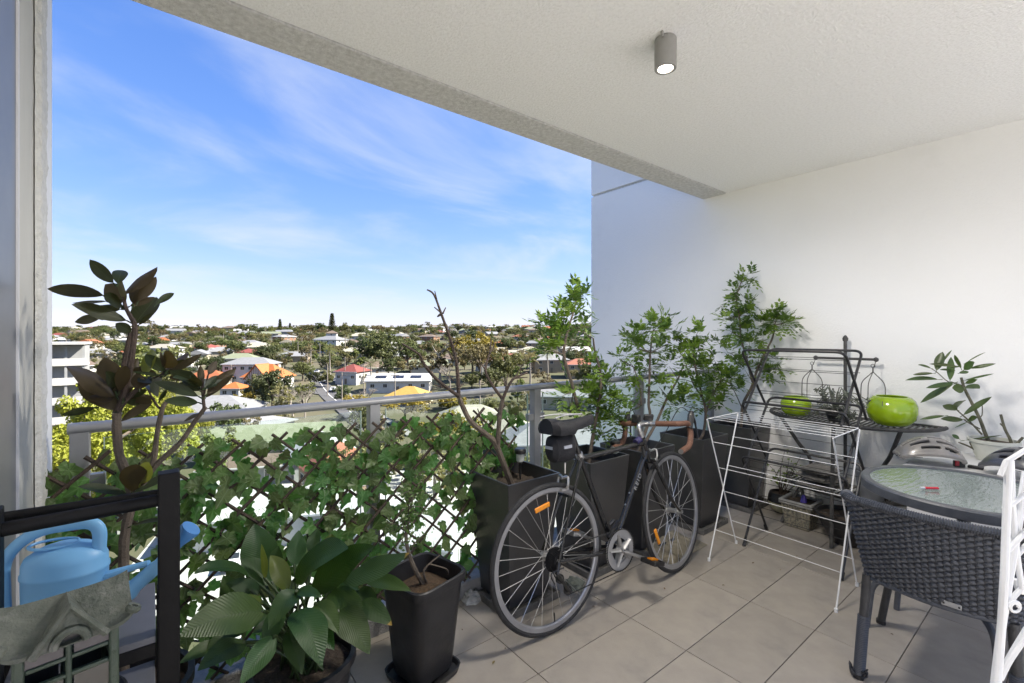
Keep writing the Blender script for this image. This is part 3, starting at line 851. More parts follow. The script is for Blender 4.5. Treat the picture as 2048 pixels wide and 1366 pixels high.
def car(p, rz, body, label):
    t = thing('parked_car', label, 'car', p, 'cars parked along the street', rz)
    b = MB(); pr = [(-2.1, .35), (-2.15, .8), (-1.95, .95), (-1.2, 1.0), (-.75, 1.42), (.75, 1.45), (1.35, 1.02), (2.1, .88), (2.15, .4)]
    vs = [V((x, s * (.84 if z < 1.1 else .68), z)) for s in (-1, 1) for x, z in pr]; k = len(pr)
    b.add(vs, [tuple(range(k - 1, -1, -1)), tuple(range(k, 2 * k))] + [(i, (i + 1) % k, (i + 1) % k + k, i + k) for i in range(k)])
    b.build('body', body, t, local=True, smooth=False, bevel=.06)
    g = MB()
    for s in (-1, 1):
        g.quad(V((-1.05, s * .80, 1.02)), V((1.15, s * .80, 1.04)), V((.70, s * .715, 1.38)), V((-.70, s * .715, 1.36)))
    g.quad(V((1.36, -.62, 1.04)), V((1.36, .62, 1.04)), V((.83, .58, 1.42)), V((.83, -.58, 1.42)))
    g.quad(V((-1.22, -.62, 1.02)), V((-1.22, .62, 1.02)), V((-.83, .58, 1.38)), V((-.83, -.58, 1.38)))
    g.build('window', m_pane, t, local=True, smooth=False)
    for x in (-1.35, 1.35):
        for s in (-1, 1):
            R = Matrix.Rotation(pi / 2, 3, 'X')
            MB().lathe([(.31, -.1), (.33, -.06), (.33, .06), (.31, .1)], 14, (x, s * .80, .33), R).build('wheel', M('car_tyre', (.02, .02, .02), .8), t, local=True)
    return t
cw = M('white_car_paint', (.72, .72, .72), .25, coat=.6); cs = M('silver_car_paint', (.40, .41, .42), .25, metal=.3, coat=.6); cr_ = M('red_car_paint', (.35, .03, .03), .25, coat=.6)
for px, D, off, paint, lb in [(650, 158, 2.8, cw, 'white car parked at the kerb of the street bend'), (633, 176, 3.2, cs, 'silver car parked behind the white car on the street'), (622, 198, 2.6, cw, 'white car at the top of the street between the palms')]:
    p = EX(px, D); c = car(p + V((RV.x * off, RV.y * off, .3)), RZF + pi / 2 + radians(14), paint, lb); occ(p, 4)
for px, D, a, paint, lb in [(700, 41, 20, cw, 'white car in the pale yard behind the ivy'), (905, 40, -30, cs, 'silver car in the pale yard beside the planters'), (930, 58, 60, cr_, 'red car in the pale yard beyond the lattice'), (470, 44, 70, cw, 'white car in the yard near the leafy tree')]:
    p = EX(px, D, .2); car(p, radians(a), paint, lb)['group'] = 'cars in the yard'

# power poles with wires
m_pole = M('timber_pole', (.28, .25, .21), .85, col2=(.22, .19, .16), vs=2)
poles = []
for i, (px, D) in enumerate([(684, 128), (655, 150), (690, 172), (622, 205), (640, 232), (596, 250), (604, 300), (575, 330), (728, 150), (790, 128), (462, 150), (960, 110)]):
    p = EX(px, D); H = 10.5
    t = thing('power_pole', 'weathered timber power pole with crossarm along the street', 'pole', p, 'power poles along the street', rz=RZF + rnd.uniform(-.4, .4))
    MB().tube([V((0, 0, -.3)), V((0, 0, H))], [.17, .12], 8).build('pole', m_pole, t, local=True)
    MB().box((0, 0, H - .8), (2.2, .12, .14)).build('crossarm', m_pole, t, local=True, smooth=False)
    poles.append(p + V((0, 0, H - .72)))
m_wire = M('power_wire', (.05, .05, .05), .6)
for a, b in ((0, 1), (1, 3), (3, 5), (5, 6), (6, 7), (0, 9), (8, 2), (2, 4)):
    mb = MB(); pa, pb = poles[a], poles[b]
    for s in (-.9, .9):
        o_ = V((RV.x, RV.y, 0)) * s
        mb.tube([pa + o_ + (pb - pa) * (k / 10) - V((0, 0, sin(pi * k / 10) * .7)) for k in range(11)], .025, 4)
    mb.single('power_wires', m_wire, 'pair of thin black wires strung between power poles', 'wires', 'wires between the power poles')

# trees with a place of their own
def tr(key, px, D, H, where, wx=1.0, label=None, dz=0):
    p = EX(px, D, dz); occ(p, H * .3 * wx); return tree(key, p, H, where, wx, label=label)
big, blobes = crown_mesh(5, 'wide', 80000, .0085, tr_mats['bright'])
TREES['bright0'] = (limbs_mesh(5, blobes, m_bark, .45, .03), big); TDESC['bright'] = ('fig_tree', 'huge bright yellow green leafy tree')
tr('bright0', 70, 36, 20.4, 'standing close below the railing end', .80, dz=.2)
tr('bright0', 300, 62, 15.5, 'behind the ivy screen, paler and smaller', .75)
tr('mid1', 285, 92, 21.0, 'beside the apartment block', .85)
tr('lime0', 255, 80, 20.0, 'against the apartment block', 1.1)
tr('lime1', 418, 58, 10.0, 'beside the mossy green roof', .9); tr('lime0', 452, 58, 10.5, 'between the mossy green roof and the dark shed', .9)
tr('dark0', 455, 84, 10.5, 'in front of the grey metal roofs', .8); tr('olive1', 495, 86, 9.5, 'in front of the grey metal roofs', .9)
tr('yellow1', 490, 138, 6.5, 'by the orange roofed cottage', .9)
tr('dark1', 545, 122, 12.5, 'below the half timbered gable', 1.0); tr('mid0', 525, 128, 11, 'below the half timbered gable', 1.0)
tr('bare0', 585, 112, 13.5, 'beside the street bend', .9); tr('bare1', 610, 118, 11, 'on the kerb, lower than the other by the street bend', .9); tr('olive0', 560, 104, 10.5, 'beside the street bend', 1.0)
tr('palm0', 742, 158, 12.5, 'in front of the solar panel house', 1.0); tr('palm0', 660, 196, 13, 'on the street verge', 1.0); tr('palm1', 622, 214, 10, 'on the street verge', 1.0); tr('palm0', 690, 285, 16, 'beside the three storey block', .9)
tr('yellow0', 810, 112, 7.5, 'below the mustard roof', 1.25); tr('yellow0', 730, 118, 6.5, 'below the red roofed house', 1.2); tr('yellow1', 905, 128, 8, 'beside the mustard roof', 1.0)
tr('bare1', 725, 128, 8.5, 'in front of the solar panel house', 1.0)
tr('dark2', 765, 215, 19, 'behind the solar panel house', 1.15); tr('dark0', 735, 225, 16, 'behind the dark red hip roof and the palm', 1.0); tr('mid2', 815, 215, 16, 'behind the solar panel house', .9)
tr('olive2', 880, 178, 19, 'behind the bare potted tree', 1.2); tr('wide1', 960, 172, 17, 'behind the bare potted tree', 1.0); tr('bare0', 900, 160, 14, 'behind the bare potted tree', 1.0); tr('yellow0', 945, 185, 20, 'behind the bare potted tree', .9)
tr('dark1', 985, 150, 10, 'above the cream roofs', 1.2); tr('mid0', 1010, 165, 14, 'above the cream roofs', 1.0); tr('palm1', 1060, 158, 15, 'above the grey roofed house', 1.0); tr('palm0', 1095, 175, 15, 'beside the salmon roofed tan house', 1.0); tr('lime0', 1035, 140, 11, 'above the cream roofs', 1.0)
tr('olive0', 1080, 138, 10, 'above the grey roofed house', 1.3); tr('mid1', 1175, 160, 12, 'beside the white wall', .8)
tr('wide0', 720, 60, 9, 'in the yard edge behind the ivy', 1.0); tr('olive1', 870, 62, 11, 'in the yard edge behind the ivy', 1.1); tr('yellow0', 900, 74, 9.5, 'in the yard edge behind the ivy', 1.3); tr('bare0', 830, 66, 10, 'in the yard edge behind the ivy', 1.1); tr('olive2', 790, 72, 10, 'in the yard edge behind the ivy', 1.2); tr('mid2', 1070, 62, 8, 'between the grey roofed house and the yard', 1.0); tr('dark2', 730, 88, 9, 'beside the brick red pyramid roof', 1.0)
tr('bare1', 960, 78, 9, 'in front of the cream roofs', 1.2)
tr('pine0', 664, 500, 24, '', 1.0, label='tallest tiered dark pine on the ridge beside the round trees'); tr('pine0', 560, 540, 18, '', .9, label='small tiered dark pine on the ridge near the flat topped tree'); tr('pine0', 580, 545, 13, '', 1.0, label='shortest tiered pine on the ridge between roofs')
tr('wide0', 492, 500, 15, 'on the ridge crest', 1.15); tr('dark1', 640, 490, 14, 'on the ridge beside the tall pine', 1.2); tr('mid1', 690, 500, 14, 'on the ridge beside the tall pine', 1.1); tr('wide0', 625, 500, 12, 'on the ridge left of the tall pine', 1.1)
tr('olive0', 296, 420, 20, 'standing above the left slope', 1.1); tr('olive2', 405, 460, 15, 'on the left part of the ridge', 1.0); tr('olive1', 860, 500, 15, 'on the ridge above the bare potted tree', 1.0)

# the slope: houses and trees scattered in rows, each a thing of its own
hr_ = random.Random(77)
HW = ['white', 'cream', 'grey', 'tan', 'white', 'brick']; HR = ['grey', 'white', 'cream', 'terracotta', 'brown', 'grey', 'red', 'cream', 'green', 'brown', 'grey']
nh = 0
D = 205.0
while D < 640:
    px = 95 + hr_.uniform(0, 60)
    while px < 1190:
        jD = D + hr_.uniform(-9, 9); p = EX(px, jD)
        w, d = hr_.uniform(11, 17), hr_.uniform(8, 11)
        if free(p, w * .55) and hr_.random() < .80 and nh < 150:
            two = hr_.random() < .4; wc, rc = hr_.choice(HW), hr_.choice(HR); kd = 'gable' if hr_.random() < .3 else 'hip'
            far = 'on the ridge' if D > 470 else ('on the upper slope' if D > 330 else 'on the lower slope')
            lab = '%s %s house with %s %s roof %s' % ('two storey' if two else 'single storey', wc, rc, kd, far)
            house(p, w, d, 5.6 if two else 3.1, kd, hr_.uniform(1.6, 2.6), wc, rc, RZF + radians(hr_.choice([-70, -25, 0, 10, 20, 75]) + hr_.uniform(-8, 8)), lab, group=lab, storeys=2 if two else 1, nwin=3 if D < 420 else 2, sidewin=1)
            occ(p, w * .5); nh += 1
        px += (w + hr_.uniform(6, 17)) / D * FPX
    D += 26 + D * .035
kinds = ['dark0', 'dark1', 'dark2', 'mid0', 'mid1', 'mid2', 'olive0', 'olive1', 'olive2', 'wide0', 'wide1', 'mid1', 'palm0', 'bare0', 'bush0', 'bush1', 'lime0']
cnt = {}
D = 118.0
while D < 660:
    px = (95 if D > 176 else 590) + hr_.uniform(0, 40)
    while px < 1190:
        jD = D + hr_.uniform(-10, 10); p = EX(px, jD); key = hr_.choice(kinds); k = key.rstrip('0123456789')
        H = hr_.uniform(6, 11) * (1 if D > 176 else .7) * (.45 if k == 'bush' else 1)
        if free(p, 1.7 if D > 176 else 3.0) and hr_.random() < .85:
            wh = 'on the ridge' if D > 470 else ('on the upper slope' if D > 330 else 'on the lower slope')
            size = 'tall ' if H > 10.2 else ('low ' if H < 8 and k != 'bush' else '')
            nb = min(HL, key=lambda q: (q[0] - p.x) ** 2 + (q[1] - p.y) ** 2)
            sd_ = (nb[0] - p.x) * FV.x + (nb[1] - p.y) * FV.y
            rel = 'before' if sd_ > 9 else ('behind' if sd_ < -9 else 'beside')
            tree(key, p, H, wh, hr_.uniform(1.05, 1.55), group='%s %s' % (TDESC[k][1], wh), label='%s%s %s a %s %s' % (size, TDESC[k][1], rel, nb[2], wh)); occ(p, 1.7)
        px += hr_.uniform(5, 12) / D * FPX
    D += 13 + D * .03

# ================================================================== ivy screen on the railing
m_lath = M('brown_willow_lath', (.070, .048, .033), .8, col2=(.045, .032, .024), vs=30, bump=.5, bs=150)
tl = thing('ivy_trellis', 'expanding willow lattice covered with green ivy leaves, standing against the railing', 'trellis', (.68, 2.04, .08))
TX0, TX1, TZ0, TZ1 = -.262, 1.63, .085, .965
lr = random.Random(31)
for sgn, yy in ((1, 2.032), (-1, 2.043)):
    ang = radians(43); dx, dz = cos(ang), sin(ang) * sgn
    nx, nz = -dz, dx
    c0 = []
    for X, Z in ((TX0, TZ0), (TX1, TZ0), (TX0, TZ1), (TX1, TZ1)): c0.append(X * nx + Z * nz)
    c = min(c0) + .05
    while c < max(c0):
        # clip the line n.p = c to the rectangle
        ts = []
        px_, pz_ = nx * c, nz * c
        for lim, comp, base in ((TX0, dx, px_), (TX1, dx, px_), (TZ0, dz, pz_), (TZ1, dz, pz_)):
            t = (lim - base) / comp; x, z = px_ + dx * t, pz_ + dz * t
            if TX0 - 1e-4 <= x <= TX1 + 1e-4 and TZ0 - 1e-4 <= z <= TZ1 + 1e-4: ts.append(t)
        if len(ts) >= 2 and max(ts) - min(ts) > .08:
            a, b = min(ts), max(ts) + lr.uniform(-.01, .02)
            P = lambda t: V((px_ + dx * t + lr.uniform(-.002, .002), yy + lr.uniform(-.002, .002), pz_ + dz * t))
            k = max(3, int((b - a) / .12))
            mb = MB().tube([P(a + (b - a) * i / k) for i in range(k + 1)], [lr.uniform(.0055, .0072) for _ in range(k + 1)], 6)
            mb.build('lath', m_lath, tl)
        c += .094
ivy_mats = [leaf_mat('ivy_leaf', (.050, .125, .028), (.090, .180, .042), back=(.09, .18, .06), rough=.42, transl=.45, tcol=(.20, .42, .07), vs=14, veins='ivy', vcol=(.20, .30, .12), objrand=.3),
            leaf_mat('pale_ivy_leaf', (.085, .165, .045), (.115, .195, .058), back=(.11, .19, .07), rough=.42, transl=.45, tcol=(.22, .40, .08), vs=14, veins='ivy', vcol=(.25, .34, .16), objrand=.25),
            leaf_mat('dull_ivy_leaf', (.060, .090, .026), (.095, .120, .036), back=(.09, .12, .045), rough=.5, transl=.35, tcol=(.20, .24, .06), vs=14, veins='ivy', vcol=(.17, .2, .10), objrand=.25)]
def ivy_mesh(seed, mat):
    r = random.Random(seed)
    out = [(0, -.06), (.16, -.16), (.34, -.10), (.50, .06), (.36, .20), (.42, .46), (.24, .50), (.16, .70), (0, 1.0)]
    out = [(x * r.uniform(.88, 1.1), y + r.uniform(-.03, .03)) for x, y in out]
    pts = out + [(-x * r.uniform(.9, 1.1), y + r.uniform(-.03, .03)) for x, y in reversed(out[1:-1])]
    mb = MB(); cx = V((0, .30, .0)); mb.v.append(cx); mb.uv[0] = (.5, .5 * .42 + .12)
    fold = r.uniform(.05, .25); curl = r.uniform(-.3, .15)
    for i, (x, y) in enumerate(pts):
        mb.v.append(V((x, y, abs(x) * fold + curl * (y - .3) ** 2 - .05 * (1 if i % 2 else 0)))); mb.uv[i + 1] = (.5 + x * .5, .12 + (y + .16) * .42 + .1)
    n = len(pts); mb.f = [(0, 1 + i, 1 + (i + 1) % n) for i in range(n)]
    # leaf stalk
    mb.tube([V((0, -.02, 0)), V((.02, -.25, -.06)), V((.03, -.45, -.14))], .012, 4)
    return mb
ivy_mbs = [(ivy_mesh(200 + i, None), ivy_mats[(0, 0, 1, 1, 2, 0)[i]]) for i in range(6)]
ivy_mes = [a.mesh('leaf', m, smooth=False) for a, m in ivy_mbs]
def ivy_place(r):
    while True:
        x = r.uniform(TX0 - .02, TX1 + .02); z = r.uniform(TZ0, TZ1 - .005)
        dens = .58 + .42 * max(0, min(1, (z - .35) / .45))
        if r.random() < dens: break
    y = r.choice([2.018, 2.022, 2.028, 2.052, 2.058, 2.064]) + r.uniform(-.006, .006)
    s = r.uniform(.050, .080)
    R = Matrix.Rotation(r.gauss(0, .45), 3, 'Z') @ Matrix.Rotation(radians(90) + r.gauss(-.15, .4), 3, 'X') @ Matrix.Rotation(r.gauss(pi, 1.0), 3, 'Z')
    return V((x, y, z)), R, s
lr = random.Random(8)
for k in range(300):
    p, R, s = ivy_place(lr)
    o = child('leaf', lr.choice(ivy_mes), tl, p - V(tl.location)); o.rotation_euler = R.to_euler(); o.scale = (s, s, s)
for mi in range(3):
    mb = MB()
    for k in range(185):
        p, R, s = ivy_place(lr); src = lr.choice([a for a, m in ivy_mbs if m is ivy_mats[mi]])
        b0 = len(mb.v); mb.add([p + R @ (q * s) for q in src.v], src.f)
        for i, uvv in src.uv.items(): mb.uv[b0 + i] = uvv
    mb.build('ivy_foliage', ivy_mats[mi], tl, smooth=False, kind='stuff')

# ================================================================== tall planters in a row and their plants
m_plant = M('charcoal_planter', (.050, .049, .049), .34, col2=(.036, .036, .038), vs=3, bump=.08, bs=90, spec=.65, coat=.15, stain=(.070, .068, .066), ss=5)
m_tray = M('dusty_tray', (.13, .125, .115), .8, col2=(.07, .068, .065), vs=22, bump=.3, bs=90, stain=(.24, .23, .21), ss=9)
m_soil = M('potting_soil', (.045, .033, .025), .95, col2=(.09, .068, .05), vs=60, bump=1.0, bs=110)
def planter(c, label, z0=.028):
    c = V((c[0], c[1], 0))
    t = thing('tall_planter', label, 'planter', c, None)
    a, b, h, th = .125, .172, .622, .012
    mb = MB(); ring = lambda q, z: [c + V((sx * q, sy * q, z)) for sx, sy in ((-1, -1), (1, -1), (1, 1), (-1, 1))]
    mb.add(ring(a, z0) + ring(b, z0 + h) + ring(b - th, z0 + h) + ring(b - th - .006, z0 + h - .10),
           [(3, 2, 1, 0)] + [(i, (i + 1) % 4, 4 + (i + 1) % 4, 4 + i) for i in range(4)] + [(4 + i, 4 + (i + 1) % 4, 8 + (i + 1) % 4, 8 + i) for i in range(4)] + [(8 + i, 8 + (i + 1) % 4, 12 + (i + 1) % 4, 12 + i) for i in range(4)])
    mb.build('pot_body', m_plant, t, smooth=False, bevel=.003)
    so_ = MB(); q = b - th - .005; n = 8
    for i in range(n + 1):
        for j in range(n + 1):
            x, y = -q + 2 * q * i / n, -q + 2 * q * j / n
            so_.v.append(c + V((x, y, z0 + h - .075 + .018 * mnoise.noise(V((x * 20 + c.x, y * 20, c.y))) + rnd.uniform(-.003, .003))))
    so_.f = [(i * (n + 1) + j, (i + 1) * (n + 1) + j, (i + 1) * (n + 1) + j + 1, i * (n + 1) + j + 1) for i in range(n) for j in range(n)]
    so_.build('soil', m_soil, t)
    tr_ = MB(); w = .165
    tr_.box(c + V((0, 0, .009)), (2 * w, 2 * w, .014))
    for sx, sy, lx, ly in ((1, 0, .012, 2 * w + .012), (-1, 0, .012, 2 * w + .012), (0, 1, 2 * w - .012, .012), (0, -1, 2 * w - .012, .012)):
        tr_.box(c + V((sx * w, sy * w, .019)), (lx, ly, .036))
    tr_.build('tray', m_tray, t, smooth=False, bevel=.002)
    return t
PLC = [(1.505, 1.895), (2.09, 1.905), (2.525, 1.875), (3.13, 1.825), (3.775, 1.80)]
PLL = ['charcoal tapered planter holding the leafless branched tree', 'charcoal tapered planter behind the bicycle saddle', 'charcoal tapered planter behind the bicycle head tube', 'charcoal tapered planter behind the bicycle front wheel', 'charcoal tapered planter in the corner behind the black drying rack']
for c, l in zip(PLC, PLL): planter(c, l)

m_stem = M('grey_brown_stem', (.14, .112, .086), .85, col2=(.09, .072, .056), vs=25, bump=.5, bs=120)
m_stem_dark = M('dark_twig', (.075, .052, .040), .85, col2=(.045, .033, .027), vs=25, bump=.5, bs=120)
def pp(lst, Y, dy=0.0, o=(0, 0), s=1.0):
    """photo points (crop origin o, scale s) to a path at depth Y, wandering by dy towards its end"""
    n = max(1, len(lst) - 1); out = []
    for i, (x, y) in enumerate(lst):
        p = PY(o[0] + x * s, o[1] + y * s, Y + dy * i / n)
        out.append(p if p.x < 3.80 else PX(o[0] + x * s, o[1] + y * s, 3.80))
    return out
def limb(mb, path, r0, r1, seg=4, n=7):
    sp = smooth_path(path, seg); k = len(sp) - 1
    mb.tube(sp, [lerp(r0, r1, i / k) * rnd.uniform(.93, 1.08) for i in range(k + 1)], n)
# bare tree in the first planter
bt = thing('bare_potted_tree', 'leafless brown branched small tree growing in the first tall planter', 'tree', (1.505, 1.89, .575))
O2, S2 = (780, 560), .2928
tk = MB()
limb(tk, [V((1.50, 1.89, .55))] + pp([(735, 1150)], 1.89, 0, O2, S2), .019, .016)
limb(tk, pp([(735, 1150), (700, 1090), (560, 975), (500, 870), (470, 795)], 1.89, .03, O2, S2), .016, .011)
limb(tk, pp([(735, 1150), (748, 950), (770, 815)], 1.89, -.03, O2, S2), .014, .010)
tk.build('trunk', m_stem, bt)
for lst, dy, r0, r1 in [([(470, 795), (458, 600), (430, 460), (350, 230), (300, 100), (252, 66)], .06, .010, .0035), ([(470, 795), (430, 765), (320, 680), (230, 570), (198, 508), (85, 436)], -.10, .010, .004),
                        ([(770, 815), (700, 720), (652, 618), (680, 500), (692, 398)], .06, .009, .0035), ([(770, 815), (795, 755), (830, 690), (870, 662), (940, 632)], -.05, .009, .004)]:
    mb = MB(); limb(mb, pp(lst, 1.91 if dy > 0 else 1.86, dy, O2, S2), r0, r1); mb.build('branch', m_stem_dark, bt)
tw = MB()
for lst in [[(350, 225), (302, 185)], [(362, 228), (381, 188)], [(430, 460), (452, 438)], [(425, 540), (393, 480)], [(456, 600), (470, 565)], [(440, 690), (398, 655)], [(465, 742), (502, 706)], [(830, 690), (870, 640), (906, 574)], [(790, 745), (803, 640)], [(788, 722), (770, 676)], [(640, 1000), (598, 878)], [(850, 670), (938, 664)], [(900, 650), (888, 605)], [(655, 615), (612, 560)], [(682, 500), (705, 460), (715, 400)], [(330, 180), (306, 75)], [(350, 225), (325, 250), (350, 240)], [(204, 512), (205, 500)], [(380, 735), (300, 716)]]:
    limb(tw, pp(lst, 1.89, .02, O2, S2), .0045, .0022, 3, 5)
tw.build('twigs', m_stem_dark, bt)

# small leaved bushes in the other planters
mur = [leaf_mat('orange_jasmine_leaf', (.085, .155, .020), (.150, .230, .034), rough=.38, transl=.34, tcol=(.26, .42, .04), vs=9, objrand=.0),
       leaf_mat('dark_jasmine_leaf', (.048, .100, .017), (.082, .145, .027), rough=.38, transl=.25, tcol=(.09, .19, .02), vs=9, objrand=.0)]
def sprig(mb, p, d, r, ln=.085, lf=.043):
    d = d.normalized(); sd = d.cross(V((0, 0, 1))); sd = sd.normalized() if sd.length > 1e-4 else V((1, 0, 0)); up = sd.cross(d)
    mb.tube([p, p + d * ln], .0011, 3, caps=False)
    for i in range(4):
        q = p + d * (ln * (.25 + .25 * i)) - V((0, 0, .006 * i))
        for s in ((-1, 1) if i < 3 else (0,)):
            dd = (d * (.55 if s else 1) + sd * s * .85 + up * r.uniform(-.15, .35) + V((0, 0, -.12))).normalized()
            w = dd.cross(up).normalized() * lf * r.uniform(.22, .28); L = lf * r.uniform(.8, 1.15); h = up * lf * .06
            mb.add([q, q + dd * L * .42 + w + h, q + dd * L, q + dd * L * .42 - w + h, q + dd * L * .45 - h * .6], [(0, 4, 1), (4, 2, 1), (0, 3, 4), (4, 3, 2)])
def bush(name, label, base, Y, stems, clusters, o, s, seed, dens=1.0, r0=.012, depth=.5):
    r = random.Random(seed); t = thing(name, label, 'plant', base)
    st_ = MB()
    for lst, dy, ra in stems: limb(st_, ([V(base)] if ra >= r0 else []) + pp(lst, Y, dy, o, s), ra, ra * .4)
    for cx, cy, cr in clusters:
        c = pp([(cx, cy)], Y, 0, o, s)[0]
        near = min(stems, key=lambda q: min((a - cx) ** 2 + (b - cy - 30) ** 2 for a, b in q[0]))
        a, b = min(near[0], key=lambda q: (q[0] - cx) ** 2 + (q[1] - cy - 30) ** 2)
        limb(st_, [pp([(a, b)], Y, 0, o, s)[0], c], .0035, .0015, 3, 4)
    st_.build('stems', m_stem, t)
    for mi in (0, 1):
        fo = MB()
        for cx, cy, cr in clusters:
            D = (pp([(cx, cy)], Y, 0, o, s)[0] - EYEV).dot(FV); rad = cr * s * D / FPX * .85
            n = max(3, int(dens * 8.5 * (rad / .06) ** 2 * (1 if mi == 0 else .7)))
            c = pp([(cx, cy)], Y + r.uniform(-.08, .08), 0, o, s)[0]
            for _ in range(n):
                d = V((r.gauss(0, 1), r.gauss(0, .8), r.gauss(.25, .9))).normalized()
                q = c + d * rad * r.random() ** .6 * .75
                if q.x > 3.87: continue
                d.x = min(d.x, .2)
                sprig(fo, q, d + V((0, 0, r.uniform(-.3, .5))), r, r.uniform(.065, .095))
        fo.build('foliage', mur[mi], t, smooth=False, kind='stuff')
    return t
O3, S3 = (1180, 530), .2929
bush('jasmine_bush', 'small leaved bush with one tall tufted stem and one bare cut stem', (2.09, 1.905, .575), 1.90,
     [([(1290, 900), (1240, 700), (1188, 508), (1214, 345), (1250, 230), (1290, 60)], .0, .011), ([(1380, 1100), (1432, 800), (1440, 650), (1402, 500), (1388, 398)], -.05, .012), ([(1235, 900), (1250, 760)], .05, .006)],
     [(1290, 75, 60), (1320, 115, 45), (1250, 160, 70), (1200, 190, 55), (1150, 215, 40), (1290, 190, 50), (1220, 270, 70), (1120, 330, 70), (1065, 310, 40), (1090, 390, 60), (1150, 400, 80), (1300, 320, 60), (1330, 365, 40), (1270, 420, 50), (1100, 480, 60), (1170, 470, 60), (1050, 480, 30),
      (1440, 620, 60), (1490, 640, 40), (1380, 590, 50), (1460, 710, 70), (1400, 690, 50), (1220, 800, 70), (1180, 790, 40), (1350, 790, 90), (1480, 790, 80), (1400, 870, 90), (1530, 830, 60), (1500, 930, 80), (1300, 880, 60), (1440, 990, 80), (1540, 1000, 60)], O2, S2, 41)
bush('jasmine_bush', 'rounded small leaved bush behind the bicycle handlebar stem', (2.525, 1.875, .575), 1.87,
     [([(405, 1050), (400, 950), (405, 800), (412, 600), (432, 450)], .0, .012), ([(440, 1100), (530, 900), (600, 780), (640, 680)], -.04, .012), ([(350, 960), (340, 840), (300, 700)], .04, .007)],
     [(330, 470, 70), (430, 430, 70), (510, 450, 70), (510, 360, 35), (430, 395, 40), (560, 440, 45), (240, 620, 50), (330, 570, 80), (280, 520, 50), (550, 530, 70), (450, 590, 80), (300, 740, 70), (540, 690, 70), (420, 720, 60), (360, 850, 70), (230, 900, 60), (560, 960, 60), (250, 1010, 60), (470, 830, 50), (200, 640, 30)], O3, S3, 42)
bush('jasmine_bush', 'dense small leaved bush behind the bicycle front wheel', (3.13, 1.825, .575), 1.82,
     [([(770, 1160), (790, 1000), (760, 870), (720, 700), (700, 560)], .0, .013), ([(790, 1000), (840, 880), (900, 780)], -.05, .008), ([(765, 900), (700, 800), (650, 660)], .05, .007)],
     [(660, 490, 50), (735, 480, 60), (740, 440, 30), (700, 590, 80), (775, 570, 45), (690, 700, 80), (780, 720, 90), (850, 650, 45), (740, 850, 90), (840, 820, 90), (920, 780, 80), (880, 950, 60), (760, 960, 50), (640, 960, 35), (640, 900, 30), (980, 760, 50), (1030, 850, 45), (620, 600, 50), (870, 880, 60), (640, 780, 60)], O3, S3, 43)
bush('jasmine_bush', 'tallest small leaved bush with a side limb behind the black drying rack', (3.775, 1.80, .575), 1.78,
     [([(1035, 1060), (1045, 950), (1105, 830), (1140, 720), (1195, 600), (1245, 500), (1262, 410)], -.05, .014), ([(1110, 800), (1072, 650), (1032, 500), (1020, 350), (1000, 230), (1030, 120)], .0, .009), ([(1040, 980), (990, 870), (960, 820)], .05, .005)],
     [(1055, 75, 40), (1115, 85, 40), (1040, 130, 40), (985, 180, 50), (955, 250, 55), (1040, 245, 55), (930, 370, 45), (1010, 380, 70), (1090, 340, 55), (1090, 265, 40), (955, 450, 55), (1060, 460, 65), (1090, 540, 65), (880, 540, 30), (945, 600, 45), (1250, 390, 85), (1180, 405, 55), (1330, 400, 65), (1285, 315, 45), (1390, 380, 30), (1180, 500, 45), (1270, 645, 50), (1215, 700, 55), (1290, 700, 35), (1210, 765, 45), (1000, 680, 55), (1060, 720, 45), (960, 790, 55), (1150, 640, 40)], O3, S3, 44)

# solar stake lights in the planters
m_blk = M('black_plastic', (.018, .018, .019), .35, col2=(.026, .026, .027), vs=20)
m_clear = M('frosted_plastic', (.55, .58, .55), .25, col2=(.45, .48, .45), vs=20)
def stake(p, h, label):
    t = thing('solar_stake_light', label, 'lamp', p)
    MB().lathe([(.003, -.04), (.006, .0), (.006, h - .06)], 8, p).build('stake', m_blk, t)
    MB().lathe([(.012, h - .06), (.022, h - .05), (.024, h - .012), (.022, h - .01)], 16, p).build('lens', m_clear, t)
    MB().lathe([(.022, h - .012), (.032, h - .008), (.033, h + .012), (.026, h + .018)], 18, p).build('cap', m_blk, t)
stake(V((1.60, 1.96, .60)), .125, 'black capped solar stake light in the bare tree planter')
stake(V((2.21, 1.80, .59)), .12, 'black capped solar stake light in the planter under the bicycle top tube')

# ================================================================== plant with brown backed leaves behind the shelf
m_pot = M('black_pot', (.014, .014, .016), .45, col2=(.022, .022, .024), vs=12, bump=.1, bs=60, rvar=.08)
mag = leaf_mat('glossy_dark_leaf', (.011, .021, .008), (.019, .032, .011), back=(.046, .034, .018), rough=.5, spec=.3, transl=.12, tcol=(.22, .16, .03), vs=10, veins=(70, .5), vcol=(.05, .075, .03), objrand=.25)
mag_y = leaf_mat('yellow_green_leaf', (.10, .13, .015), (.15, .17, .02), back=(.12, .11, .03), rough=.35, transl=.35, tcol=(.35, .38, .03), vs=10, veins=(70, .5), vcol=(.14, .17, .04), objrand=.1)
mp_ = thing('magnolia_plant', 'tall potted plant with glossy dark leaves backed in brown beside the wall end', 'plant', (-.06, 1.76, 0))
MB().lathe([(.12, 0), (.125, .01), (.16, .30), (.172, .305), (.172, .335), (.155, .335), (.15, .28)], 28, (-.06, 1.76, 0), cap1=False).build('pot', m_pot, mp_)
MB().lathe([(.152, .285), (.08, .295), (.002, .30)], 20, (-.06, 1.76, 0), cap0=False).build('soil', m_soil, mp_)
O5, S5 = (60, 500), .2928
O6, S6 = (60, 780), .344
tk = MB()
